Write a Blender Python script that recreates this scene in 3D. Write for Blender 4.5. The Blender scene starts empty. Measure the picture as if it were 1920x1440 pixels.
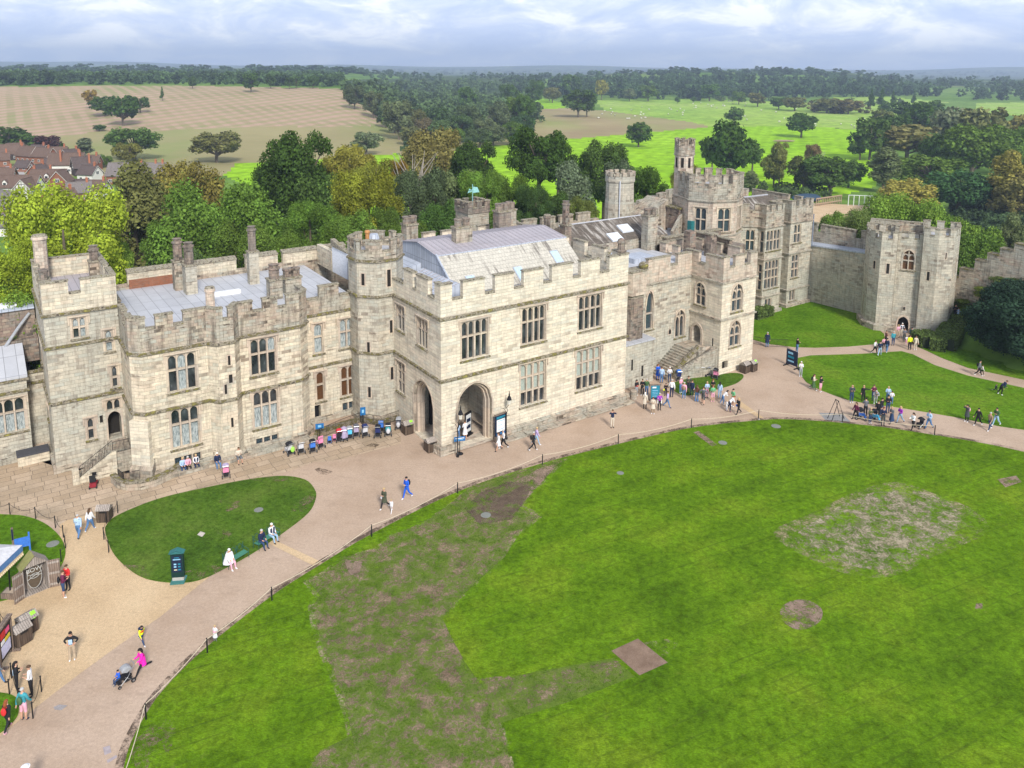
import bpy, bmesh, math, random
import numpy as np
from mathutils import Vector, Matrix, Quaternion
R=math.radians; random.seed(7)
SC=bpy.context.scene; COL=SC.collection
# ---------- camera geometry (a 28 mm view with a vertical lens shift, tripod height 34 m on a tower top)
F=1499.; PX,PY=959.,362.; NX,NY=894.,9800.; H=34.
def _n(v):
    l=math.sqrt(sum(a*a for a in v)); return tuple(a/l for a in v)
def _d(a,b): return sum(x*y for x,y in zip(a,b))
ZC=tuple(-a for a in _n(((NX-PX)/F,(NY-PY)/F,1.)))
YC=_n(tuple((0,0,1)[i]-ZC[2]*ZC[i] for i in range(3)))
XC=(-(ZC[1]*YC[2]-ZC[2]*YC[1]),-(ZC[2]*YC[0]-ZC[0]*YC[2]),-(ZC[0]*YC[1]-ZC[1]*YC[0]))
if XC[0]<0: XC=tuple(-a for a in XC)
def ray(px,py):
    d=((px-PX)/F,(py-PY)/F,1.); return (_d(d,XC),_d(d,YC),_d(d,ZC))
def at(px,py,z=0.):
    r=ray(px,py); t=(z-H)/r[2]; return (r[0]*t,r[1]*t)
def zat(py,x,y):            # height at which a vertical line over (x,y) reaches the row py
    lo,hi=-60.,80.
    for _ in range(40):
        m=(lo+hi)/2; p=[x*XC[i]+y*YC[i]+(m-H)*ZC[i] for i in range(3)]
        if PY+F*p[1]/p[2]>py: lo=m
        else: hi=m
    return lo
def projpx(x,y,z):
    p=[x*XC[i]+y*YC[i]+(z-H)*ZC[i] for i in range(3)]; return (PX+F*p[0]/p[2],PY+F*p[1]/p[2])
ANG=R(34.5486); UA=(math.cos(ANG),math.sin(ANG)); VA=(-UA[1],UA[0]); O=(-6.02,66.18)
def W(u,v): return (O[0]+u*UA[0]+v*VA[0], O[1]+u*UA[1]+v*VA[1])
def toUV(x,y):
    x-=O[0]; y-=O[1]; return (x*UA[0]+y*UA[1], x*VA[0]+y*VA[1])
# ---------- naming
def tag(o,label=None,cat=None,group=None,kind=None):
    if label: o['label']=label
    if cat: o['category']=cat
    if group: o['group']=group
    if kind: o['kind']=kind
    return o
def empty(name,loc,rz=0.,label=None,cat=None,group=None):
    o=bpy.data.objects.new(name,None); COL.objects.link(o); o.location=loc; o.rotation_euler=(0,0,rz)
    o.empty_display_size=.3
    return tag(o,label,cat,group)
def copy_tree(o,parent=None):
    c=o.copy(); COL.objects.link(c); c.parent=parent
    for ch in KIDS.get(o.name,[]): 
        k=copy_tree(ch,c); KIDS.setdefault(c.name,[]).append(k)
    return c
KIDS={}
# ---------- mesh builder
def uvbox(me):
    uvl=me.uv_layers.new(name='UVMap')
    n=len(me.loops)
    vi=np.empty(n,dtype=np.int32); me.loops.foreach_get('vertex_index',vi)
    co=np.empty(len(me.vertices)*3,dtype=np.float32); me.vertices.foreach_get('co',co); co=co.reshape(-1,3)
    npoly=len(me.polygons); nr=np.empty(npoly*3,dtype=np.float32); me.polygons.foreach_get('normal',nr); nr=nr.reshape(-1,3)
    lt=np.empty(npoly,dtype=np.int32); me.polygons.foreach_get('loop_total',lt)
    ln=np.repeat(nr,lt,axis=0); p=co[vi]
    h=np.hypot(ln[:,0],ln[:,1]); flat=h<.6
    hh=np.where(h<1e-6,1,h); tx=-ln[:,1]/hh; ty=ln[:,0]/hh
    u=np.where(flat,p[:,0],p[:,0]*tx+p[:,1]*ty); v=np.where(flat,p[:,1],p[:,2])
    uvl.data.foreach_set('uv',np.stack([u,v],1).ravel().astype(np.float32))
class MB:
    def __init__(s): s.v=[]; s.f=[]; s.m=[]
    def face(s,pts,m=0):
        b=len(s.v); s.v+=[tuple(p) for p in pts]; s.f.append(tuple(range(b,b+len(pts)))); s.m.append(m)
    def prism(s,poly,z0,z1,m=0,cap=True):     # poly CCW
        n=len(poly); b=len(s.v)
        z0s=z0 if isinstance(z0,(list,tuple)) else [z0]*n; z1s=z1 if isinstance(z1,(list,tuple)) else [z1]*n
        s.v+=[(p[0],p[1],z) for p,z in zip(poly,z0s)]+[(p[0],p[1],z) for p,z in zip(poly,z1s)]
        for i in range(n):
            j=(i+1)%n; s.f.append((b+i,b+j,b+n+j,b+n+i)); s.m.append(m)
        if cap:
            s.f.append(tuple(b+n+i for i in range(n))); s.m.append(m)
            s.f.append(tuple(b+i for i in reversed(range(n)))); s.m.append(m)
    def box(s,x0,y0,z0,x1,y1,z1,m=0): s.prism([(x0,y0),(x1,y0),(x1,y1),(x0,y1)],z0,z1,m)
    def obox(s,c,ax,hx,hy,z0,z1,m=0):         # centre c(x,y), axis direction ax, half sizes
        ux,uy=ax; P=[(c[0]+a*hx*ux-b*hy*uy,c[1]+a*hx*uy+b*hy*ux) for a,b in((-1,-1),(1,-1),(1,1),(-1,1))]
        s.prism(P,z0,z1,m)
    def tube(s,pts,r,n=8,m=0,cap=True):
        pts=[Vector(p) for p in pts]; rs=r if isinstance(r,(list,tuple)) else [r]*len(pts)
        b=len(s.v); up0=None
        for i,p in enumerate(pts):
            d=(pts[min(i+1,len(pts)-1)]-pts[max(i-1,0)]).normalized()
            if up0 is None: up0=Vector((0,0,1)) if abs(d.z)<.9 else Vector((1,0,0))
            a=d.cross(up0)
            if a.length<1e-4: a=d.cross(Vector((0,1,0)))
            a.normalize(); c=d.cross(a)
            for k in range(n):
                t=2*math.pi*k/n; q=p+a*math.cos(t)*rs[i]+c*math.sin(t)*rs[i]; s.v.append(tuple(q))
        for i in range(len(pts)-1):
            for k in range(n):
                k2=(k+1)%n; s.f.append((b+i*n+k,b+i*n+k2,b+(i+1)*n+k2,b+(i+1)*n+k)); s.m.append(m)
        if cap:
            s.f.append(tuple(b+k for k in reversed(range(n)))); s.m.append(m)
            e=b+(len(pts)-1)*n; s.f.append(tuple(e+k for k in range(n))); s.m.append(m)
    def lathe(s,c,prof,n=12,m=0,rot=0.):      # prof [(r,z)...]
        b=len(s.v)
        for r,z in prof:
            for k in range(n):
                t=rot+2*math.pi*k/n; s.v.append((c[0]+r*math.cos(t),c[1]+r*math.sin(t),z))
        for i in range(len(prof)-1):
            for k in range(n):
                k2=(k+1)%n; s.f.append((b+i*n+k,b+i*n+k2,b+(i+1)*n+k2,b+(i+1)*n+k)); s.m.append(m)
        e=b+(len(prof)-1)*n; s.f.append(tuple(e+k for k in range(n))); s.m.append(m)
        s.f.append(tuple(b+k for k in reversed(range(n)))); s.m.append(m)
    def ico(s,c,r,sub=1,m=0,sc=(1,1,1),jit=0.,cut=None):
        bm=bmesh.new(); bmesh.ops.create_icosphere(bm,subdivisions=sub,radius=1.)
        b=len(s.v)
        for v in bm.verts:
            k=1+random.uniform(-jit,jit); z=v.co.z
            if cut is not None: z=max(z,cut)
            s.v.append((c[0]+v.co.x*r*sc[0]*k,c[1]+v.co.y*r*sc[1]*k,c[2]+z*r*sc[2]*k))
        for f in bm.faces: s.f.append(tuple(b+v.index for v in f.verts)); s.m.append(m)
        bm.free()
    def mesh(s,name,off=(0,0,0),smooth=False,uv=True):
        me=bpy.data.meshes.new(name); o=off
        me.from_pydata([(a-o[0],b-o[1],c-o[2]) for a,b,c in s.v],[],s.f)
        if len(set(s.m))>1: me.polygons.foreach_set('material_index',s.m)
        if smooth: me.polygons.foreach_set('use_smooth',[True]*len(s.f))
        me.update()
        if uv: uvbox(me)
        return me
    def build(s,name,mats,parent=None,off=(0,0,0),smooth=False,loc=None,rz=0.,**kw):
        me=s.mesh(name,off,smooth)
        for m in (mats if isinstance(mats,(list,tuple)) else [mats]): me.materials.append(m)
        o=bpy.data.objects.new(name,me); COL.objects.link(o)
        if parent: o.parent=parent; KIDS.setdefault(parent.name,[]).append(o)
        if loc: o.location=loc
        if rz: o.rotation_euler=(0,0,rz)
        if kw: tag(o,**kw)
        return o
# ---------- materials
class NT:
    def __init__(s,name,rough=.8,spec=.3):
        m=bpy.data.materials.new(name); m.use_nodes=True; s.m=m; s.t=m.node_tree; s.n=s.t.nodes; s.l=s.t.links
        s.b=s.n['Principled BSDF']; s.b.inputs['Roughness'].default_value=rough
        s.b.inputs['Specular IOR Level'].default_value=spec
    def add(s,typ,**k):
        n=s.n.new(typ)
        for a,b in k.items():
            if a.startswith('_'): setattr(n,a[1:],b)
            else: n.inputs[a.replace('__',' ')].default_value=b
        return n
    def link(s,a,b): s.l.new(a,b)
    def coord(s,kind='Object'): return s.add('ShaderNodeTexCoord').outputs[kind]
    def map(s,src,sc=(1,1,1),rot=(0,0,0),loc=(0,0,0)):
        n=s.add('ShaderNodeMapping'); n.inputs['Scale'].default_value=sc; n.inputs['Rotation'].default_value=rot; n.inputs['Location'].default_value=loc
        s.link(src,n.inputs['Vector']); return n.outputs[0]
    def noise(s,vec,scale=1.,det=4.,rough=.55,dist=0.):
        n=s.add('ShaderNodeTexNoise',Scale=scale,Detail=det,Roughness=rough,Distortion=dist)
        if vec is not None: s.link(vec,n.inputs['Vector'])
        return n.outputs['Fac']
    def ramp(s,fac,stops,interp='LINEAR'):
        n=s.add('ShaderNodeValToRGB'); cr=n.color_ramp; cr.interpolation=interp
        while len(cr.elements)<len(stops): cr.elements.new(.5)
        for e,(p,c) in zip(cr.elements,stops):
            e.position=p; e.color=(c if len(c)==4 else (*c,1)) if isinstance(c,(tuple,list)) else (c,c,c,1)
        s.link(fac,n.inputs[0]); return n.outputs[0]
    def mix(s,fac,a,b,mode='MIX'):
        n=s.n.new('ShaderNodeMix'); n.data_type='RGBA'; n.blend_type=mode
        for v,i in ((fac,0),(a,6),(b,7)):
            if isinstance(v,(int,float)): n.inputs[i].default_value=v if i==0 else (v,v,v,1)
            elif isinstance(v,(tuple,list)): n.inputs[i].default_value=(*v,1)[:4]
            else: s.link(v,n.inputs[i])
        return n.outputs[2]
    def math(s,op,a,b=None):
        n=s.n.new('ShaderNodeMath'); n.operation=op
        for i,v in enumerate((a,b)):
            if v is None: continue
            if isinstance(v,(int,float)): n.inputs[i].default_value=v
            else: s.link(v,n.inputs[i])
        return n.outputs[0]
    def bump(s,h,st=.4,d=.05):
        n=s.add('ShaderNodeBump',Strength=st,Distance=d); s.link(h,n.inputs['Height']); s.link(n.outputs[0],s.b.inputs['Normal'])
    def col(s,c):
        if isinstance(c,(tuple,list)): s.b.inputs['Base Color'].default_value=(*c,1)[:4]
        else: s.link(c,s.b.inputs['Base Color'])
        return s.m
MC={}
def plain(c,rough=.7,name=None,metal=0.,spec=.3):
    key=(tuple(c),rough,metal)
    if key not in MC:
        t=NT(name or 'paint',rough,spec); v=t.noise(t.coord(),6.,3.)
        f=t.ramp(v,[(.3,.82),(.7,1.08)]); t.col(t.mix(1.,tuple(c),f,'MULTIPLY')); t.b.inputs['Metallic'].default_value=metal; MC[key]=t.m
    return MC[key]
def stone(name,base,alt,dark,grey,bw=.85,bh=.32,stain=.45,greyamt=.5,big=1.):
    t=NT(name,.92,.15); uv=t.coord('UV'); ob=t.coord()
    def brick(c1,c2,mo,w,h,off=(0,0,0)):
        n=t.add('ShaderNodeTexBrick',Scale=1.); n.offset=.5; n.offset_frequency=2; n.squash=1.
        n.inputs['Brick Width'].default_value=w; n.inputs['Row Height'].default_value=h; n.inputs['Mortar Size'].default_value=.018
        n.inputs['Mortar Smooth'].default_value=.5; n.inputs['Bias'].default_value=0.
        n.inputs['Color1'].default_value=(*c1,1); n.inputs['Color2'].default_value=(*c2,1); n.inputs['Mortar'].default_value=(*mo,1)
        v=t.map(uv,loc=off); 
        # wander the courses a little so that they are not ruled lines
        nz=t.add('ShaderNodeTexNoise',Scale=.7,Detail=2.); t.link(uv,nz.inputs['Vector'])
        mx=t.n.new('ShaderNodeMix'); mx.data_type='RGBA'; mx.blend_type='LINEAR_LIGHT'; mx.inputs[0].default_value=.045
        t.link(v,mx.inputs[6]); t.link(nz.outputs['Color'],mx.inputs[7]); t.link(mx.outputs[2],n.inputs['Vector']); return n
    rnd=brick((0,0,0),(1,1,1),(.5,.5,.5),bw,bh)
    rnd2=brick((0,0,0),(1,1,1),(.5,.5,.5),bw,bh*1.,(bw*7.3,bh*13,0))
    c=t.ramp(rnd.outputs[0],[(0.,[x*.91 for x in base]),(.25,alt),(.45,[x*1.05 for x in base]),(.62,[x*.86 for x in alt]),(.8,grey),(1.,[x*1.0 for x in alt])])
    # occasional brown, darker blocks, more where the wall is weathered
    wz=t.noise(ob,.33*big,4.,.6)
    pick=t.math('MULTIPLY',t.ramp(rnd2.outputs[0],[(.72,0.),(.86,1.)]),t.ramp(wz,[(.4,.0),(.6,stain*1.5)]))
    c=t.mix(pick,c,dark)
    g=t.ramp(t.noise(ob,.18*big,3.,.5),[(.38,0.),(.66,greyamt)])
    c=t.mix(g,c,grey)
    s_=t.map(uv,sc=(2.2,.28,1)); st=t.ramp(t.noise(s_,1.,5.,.65),[(.5,0.),(.72,stain)])
    c=t.mix(st,c,dark)
    st2=t.ramp(t.noise(t.map(uv,sc=(5.,.5,1),loc=(3,7,0)),1.,4.,.6),[(.58,0.),(.74,stain*.7)]); c=t.mix(st2,c,[x*.6 for x in dark])
    hs=t.noise(t.map(uv,sc=(.8,5.5,1),loc=(11,5,0)),1.,5.,.7); c=t.mix(t.math('MULTIPLY',t.ramp(hs,[(.56,0.),(.64,.8)]),t.ramp(t.noise(ob,.4*big,4.,.6),[(.42,.1),(.62,stain*1.9)])),c,[x*.8 for x in dark])
    c=t.mix(t.ramp(t.noise(ob,5.,4.,.7),[(.3,.22),(.7,0.)]),c,dark)
    mo=t.math('MULTIPLY',rnd.outputs['Fac'],.42); c=t.mix(mo,c,[x*.55 for x in dark])
    c=t.mix(1.,c,t.ramp(t.noise(ob,1.6,5.,.7),[(.3,.84),(.7,1.14)]),'MULTIPLY')
    h=t.math('ADD',t.math('MULTIPLY',rnd.outputs['Fac'],-1.),t.math('MULTIPLY',t.noise(ob,9.,4.,.7),.9))
    t.bump(h,.5,.05); return t.col(c)
CREAM=(.76,.69,.54); PINKS=(.77,.665,.525); BROWN=(.27,.21,.16); GREYS=(.62,.59,.49)
S_MAIN=stone('cream_sandstone',CREAM,PINKS,BROWN,GREYS,1.05,.30,.34,.35)
S_WING=stone('buff_sandstone',(.71,.635,.48),(.72,.60,.46),(.20,.15,.11),(.55,.53,.43),.9,.30,.55,.5)
S_GREY=stone('grey_sandstone',(.56,.52,.42),(.59,.52,.41),(.18,.14,.11),(.45,.45,.385),.75,.31,.6,.8)
S_OLD=stone('weathered_sandstone',(.52,.455,.345),(.47,.36,.28),(.11,.085,.065),(.42,.415,.35),.6,.28,.85,.8,2.)
S_DARK=stone('dark_weathered_stone',(.36,.29,.22),(.30,.21,.17),(.08,.065,.055),(.25,.235,.20),.55,.27,1.,.6,2.)
S_PINK=stone('pink_sandstone',(.62,.49,.385),(.62,.53,.425),(.21,.145,.115),(.50,.46,.375),.7,.33,.5,.4)
S_TRIM=stone('carved_trim_stone',(.60,.51,.385),(.58,.46,.365),(.24,.19,.15),(.44,.40,.34),2.5,1.5,.25,.3)
S_BRICK=stone('red_brick',(.36,.12,.06),(.42,.17,.09),(.13,.07,.05),(.3,.2,.15),.22,.075,.3,.3)
def moss():
    t=NT('mossy_coping',.95,.1); ob=t.coord(); a=t.noise(ob,2.2,5.,.7); b=t.noise(ob,9.,3.)
    c=t.ramp(a,[(.34,(.06,.05,.04)),(.44,(.34,.30,.23)),(.52,(.12,.10,.06)),(.60,(.20,.18,.06)),(.74,(.34,.30,.08))])
    c=t.mix(1.,c,t.ramp(b,[(.3,.7),(.7,1.2)]),'MULTIPLY'); t.bump(a,.6,.06); return t.col(c)
M_MOSS=moss()
def cope():
    t=NT('lichen_coping',.95,.1); ob=t.coord(); a=t.noise(ob,3.2,5.,.7)
    c=t.ramp(a,[(.34,(.05,.042,.035)),(.44,(.20,.17,.13)),(.52,(.36,.33,.26)),(.60,(.15,.13,.08)),(.74,(.32,.29,.10))]); t.bump(a,.6,.05); return t.col(c)
M_COPE=cope()
def lead(name,c1,c2,wx=.75,wy=3.2,dirt=.3):
    t=NT(name,.55,.4); uv=t.coord('UV'); n=t.add('ShaderNodeTexBrick',Scale=1.); n.offset=0.
    n.inputs['Brick Width'].default_value=wx; n.inputs['Row Height'].default_value=wy; n.inputs['Mortar Size'].default_value=.028; n.inputs['Mortar Smooth'].default_value=.6
    n.inputs['Color1'].default_value=(*c1,1); n.inputs['Color2'].default_value=(*c2,1); n.inputs['Mortar'].default_value=(*[x*.42 for x in c1],1)
    t.link(uv,n.inputs['Vector']); ob=t.coord()
    c=t.mix(t.ramp(t.noise(ob,.8,5.,.6),[(.4,0.),(.7,dirt)]),n.outputs[0],[x*.5 for x in c1])
    t.bump(n.outputs['Fac'],-.6,.04); return t.col(c)
M_LEAD=lead('lead_roof',(.43,.44,.475),(.48,.49,.525),.95,2.6,.22)
M_SEAM=lead('purple_seam_roof',(.36,.335,.365),(.40,.365,.39),.62,9.,.2)
M_LEAD2=lead('blue_lead',(.40,.44,.52),(.46,.50,.58),.5,3.,.35)
def slate(name,a,b,stn,w=.35,h=.28,streak=.8):
    t=NT(name,.85,.2); uv=t.coord('UV'); n=t.add('ShaderNodeTexBrick',Scale=1.); n.offset=.5
    n.inputs['Brick Width'].default_value=w; n.inputs['Row Height'].default_value=h; n.inputs['Mortar Size'].default_value=.012; n.inputs['Mortar Smooth'].default_value=.3
    n.inputs['Color1'].default_value=(*a,1); n.inputs['Color2'].default_value=(*b,1); n.inputs['Mortar'].default_value=(*[x*.5 for x in a],1)
    t.link(uv,n.inputs['Vector'])
    s=t.map(uv,sc=(2.2,.22,1),rot=(0,0,.25)); st=t.ramp(t.noise(s,1.,6.,.7),[(.50,0.),(.60,streak)])
    big=t.ramp(t.noise(t.coord(),.22,2.),[(.42,0.),(.56,1.)])
    c=t.mix(t.math('MULTIPLY',st,big),n.outputs[0],stn); c=t.mix(1.,c,t.ramp(t.noise(t.coord(),3.,4.),[(.3,.85),(.7,1.1)]),'MULTIPLY')
    t.bump(n.outputs['Fac'],-.5,.03); return t.col(c)
M_SLATE=slate('stone_slates',(.47,.445,.385),(.52,.49,.425),(.11,.095,.085))
M_HALL=slate('dark_slates',(.10,.085,.07),(.145,.12,.10),(.5,.47,.43),.4,.3,.7)
def tiles(name,a,b):
    return slate(name,a,b,[x*.5 for x in a],.28,.2,.4)
def glassm(name,c=(.012,.016,.02),lat=0.):
    t=NT(name,.12,.6)
    if lat:
        v=t.add('ShaderNodeTexChecker',Scale=1/lat); t.link(t.map(t.coord('UV'),rot=(0,0,.785)),v.inputs['Vector'])
        v.inputs['Color1'].default_value=(*c,1); v.inputs['Color2'].default_value=(c[0]*2+.02,c[1]*2+.03,c[2]*2+.04,1); return t.col(v.outputs[0])
    return t.col(t.ramp(t.noise(t.map(t.coord('UV'),sc=(.9,.5,1)),1.3,3.),[(.4,c),(.62,(.05,.06,.065)),(.7,(.10,.115,.125))]))
M_GLASS=glassm('dark_glass'); M_LATT=glassm('leaded_glass',(.02,.03,.035),.11)
M_LACE=NT('lace_curtain',.5,.3); 
_c=M_LACE.noise(M_LACE.map(M_LACE.coord('UV'),sc=(9,2,1)),1.,5.,.7); M_LACE=M_LACE.col(M_LACE.ramp(_c,[(.35,(.10,.13,.14)),(.55,(.36,.40,.40)),(.75,(.56,.59,.58))]))
M_BROWNG=plain((.10,.045,.018),.35,'brown_blind'); M_PALEG=plain((.36,.41,.37),.35,'pale_blind')
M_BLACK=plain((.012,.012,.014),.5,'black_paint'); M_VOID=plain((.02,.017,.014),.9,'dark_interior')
# ---------- wall building in the castle's own axes (u along the courtyard front, v away from it)
def rightn(p,q):
    dx,dy=q[0]-p[0],q[1]-p[1]; L=math.hypot(dx,dy); return (dx/L,dy/L),(dy/L,-dx/L),L
def offs(poly,d,closed=True):       # mitred outward offset of a CCW polygon
    n=len(poly); out=[]
    for i in range(n):
        p=poly[i]
        if not closed and i in(0,n-1):
            q=poly[1] if i==0 else poly[i-1]
            _,nn,_=rightn(p,q) if i==0 else rightn(q,p); out.append((p[0]+nn[0]*d,p[1]+nn[1]*d)); continue
        a=poly[i-1]; b=poly[(i+1)%n]; _,n1,_=rightn(a,p); _,n2,_=rightn(p,b)
        k=1+n1[0]*n2[0]+n1[1]*n2[1]; out.append((p[0]+(n1[0]+n2[0])*d/k,p[1]+(n1[1]+n2[1])*d/k))
    return out
def edgelist(poly,edges,closed=True):
    n=len(poly); return range(n if closed else n-1) if edges is None else edges
def facade(mb,p,q,z0,z1,holes=(),depth=.35,m=0):
    d,nn,L=rightn(p,q)
    xs=sorted(set([0.,L]+[min(max(h[0],0.),L) for h in holes]+[min(max(h[1],0.),L) for h in holes])); zs=sorted(set([z0,z1]+[h[2] for h in holes]+[h[3] for h in holes]))
    P=lambda s,z,t=0.:(p[0]+d[0]*s-nn[0]*t,p[1]+d[1]*s-nn[1]*t,z)
    for i in range(len(xs)-1):
        for j in range(len(zs)-1):
            a,b,c,e=xs[i],xs[i+1],zs[j],zs[j+1]; mx,mz=(a+b)/2,(c+e)/2
            if b-a<1e-5: continue
            if any(h[0]<mx<h[1] and h[2]<mz<h[3] for h in holes): continue
            mb.face([P(a,c),P(b,c),P(b,e),P(a,e)],m)
    for h in holes:
        a,b,c,e=h[:4]; D=depth if len(h)<5 or not h[4] else h[4]
        mb.face([P(a,c),P(a,e),P(a,e,D),P(a,c,D)],m); mb.face([P(b,c,D),P(b,e,D),P(b,e),P(b,c)],m)
        mb.face([P(a,e),P(b,e),P(b,e,D),P(a,e,D)],m); mb.face([P(a,c,D),P(b,c,D),P(b,c),P(a,c)],m)
def ring(mb,poly,out,z0,z1,edges=None,closed=True,inn=.04,m=0):
    o=offs(poly,out,closed); i_=offs(poly,-inn,closed); n=len(poly)
    for k in edgelist(poly,edges,closed):
        j=(k+1)%n; mb.prism([o[k],o[j],i_[j],i_[k]],[z0+ .0]*4,[z1-out*.3,z1-out*.3,z1,z1],m)
def archpts(x0,x1,zs,za,n=6):      # pointed arch from spring zs to apex za, left to right
    w=(x1-x0)/2; h=za-zs; cx=(x0+x1)/2; k=math.sqrt(1-.18**2)
    L=[(x0+w*i/n,zs+h*math.sqrt(1-(1-.82*i/n)**2)/k) for i in range(n+1)]
    return L+[(2*cx-x,z) for x,z in reversed(L[:-1])]
class Plane:
    def __init__(s,p,q): s.p=p; s.d,s.n,s.L=rightn(p,q)
    def P(s,x,z,t=0.): return (s.p[0]+s.d[0]*x-s.n[0]*t,s.p[1]+s.d[1]*x-s.n[1]*t,z)
    def box(s,mb,x0,x1,z0,z1,t0,t1,m=0,slope=0.):
        A=[s.P(x0,0,t0),s.P(x1,0,t0),s.P(x1,0,t1),s.P(x0,0,t1)]
        if t1<t0: A=A[::-1]
        mb.prism([(a[0],a[1]) for a in A],z0,[z1-slope,z1-slope,z1,z1] if t1>t0 else [z1,z1,z1-slope,z1-slope],m)
    def plate(s,mb,pts,t0,t1,m=0):   # polygon (x,z), CCW seen from outside, from depth t0 back to t1
        mb.face([s.P(x,z,t0) for x,z in pts],m)
        n=len(pts)
        for i in range(n):
            a,b=pts[i],pts[(i+1)%n]; mb.face([s.P(a[0],a[1],t1),s.P(b[0],b[1],t1),s.P(b[0],b[1],t0),s.P(a[0],a[1],t0)],m)
def spandrels(pl,mb,x0,x1,z1,zs,za,t0,t1,m=0):
    A=archpts(x0,x1,zs,za); n=len(A)//2; Lh=A[:n+1]; Rh=A[n:]
    pl.plate(mb,[(x0,z1)]+Lh+([(Lh[-1][0],z1)] if z1-za>1e-3 else []),t0,t1,m)
    pl.plate(mb,([(Rh[0][0],z1)] if z1-za>1e-3 else [])+Rh+[(x1,z1)],t0,t1,m)
def window(pl,parent,off,x0,x1,z0,z1,lights=2,rows=(.55,),glass=None,style='tudor',mat=None,lab=None,top=None,sill=True,hood=True):
    mat=mat or S_TRIM; fr=MB(); bw=.16; D=.32
    zt=z1
    if style=='gothic':
        zs=z0+(z1-z0)*.62; spandrels(pl,fr,x0,x1,z1,zs,z1-.02,.003,D,0)
        A=archpts(x0-.16,x1+.16,zs,z1+.16); B=archpts(x0,x1,zs,z1-.02)
        for i in range(len(A)-1):
            pl.plate(fr,[B[i+1],B[i],A[i],A[i+1]][::-1],-.09,.0)
        pl.box(fr,x0-.16,x0,z0,zs,-.05,0.); pl.box(fr,x1,x1+.16,z0,zs,-.05,0.)
    elif hood:
        pl.box(fr,x0-.3,x1+.3,z1+.1,z1+.24,-.14,.02,0,.04)
        pl.box(fr,x0-.3,x0-.18,z1-.55,z1+.1,-.1,.02); pl.box(fr,x1+.18,x1+.3,z1-.55,z1+.1,-.1,.02)
        pl.box(fr,x0-.16,x0,z0,z1+.0,-.025,.1); pl.box(fr,x1,x1+.16,z0,z1,-.025,.1); pl.box(fr,x0-.16,x1+.16,z1,z1+.1,-.025,.1)
    # sill
    if sill: pl.box(fr,x0-.2,x1+.2,z0-.2,z0-.02,-.16,.3,1,.08)
    lw=(x1-x0)/lights; mw=.13
    for i in range(1,lights):
        w=mw*(1.45 if lights==4 and i==2 else 1); pl.box(fr,x0+lw*i-w/2,x0+lw*i+w/2,z0,z1-(.35 if style=='gothic' and i*2!=lights else 0.02),.05,D)
    pl.box(fr,x0,x0+.08,z0,z1-(.9 if style=='gothic' else .01),.09,D); pl.box(fr,x1-.08,x1,z0,z1-(.9 if style=='gothic' else .01),.09,D)
    for r in rows:
        zr=z0+(z1-z0)*r
        for i in range(lights): pl.box(fr,x0+lw*i+(.08),x0+lw*(i+1)-(.08),zr-.07,zr+.07,.07,D)
    if style!='plain':
        for i in range(lights):
            a,b=x0+lw*i+.075,x0+lw*(i+1)-.075
            if style=='tudor': spandrels(pl,fr,a,b,z1,z1-.42,z1-.09,.13,D,0)
            else: zz=z1-(z1-z0)*.26 if lights>1 else z1-.3; spandrels(pl,fr,a,b,zz+.1,zz-.45,zz,.13,D,0)
    w=fr.build('window',[mat,M_MOSS],parent,off)
    if lab: w['label']=lab
    g=MB(); gl=glass or [M_GLASS]; nr=[0.]+list(rows)+[1.]
    mats=[]; 
    for r in range(len(nr)-1):
        for i in range(lights):
            mt=gl[r%len(gl)] if not isinstance(gl[0],list) else gl[r][i]
            if mt not in mats: mats.append(mt)
            a,b=x0+lw*i,x0+lw*(i+1); c,e=z0+(z1-z0)*nr[r],z0+(z1-z0)*nr[r+1]
            g.face([pl.P(a,c,D-.02),pl.P(b,c,D-.02),pl.P(b,e,D-.02),pl.P(a,e,D-.02)],mats.index(mt))
            if mt is M_GLASS: # thin white casement bars
                pass
    me=g.mesh('pane',off); 
    for mt in mats: me.materials.append(mt)
    o=bpy.data.objects.new('pane',me); COL.objects.link(o); o.parent=w
    return w
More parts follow.
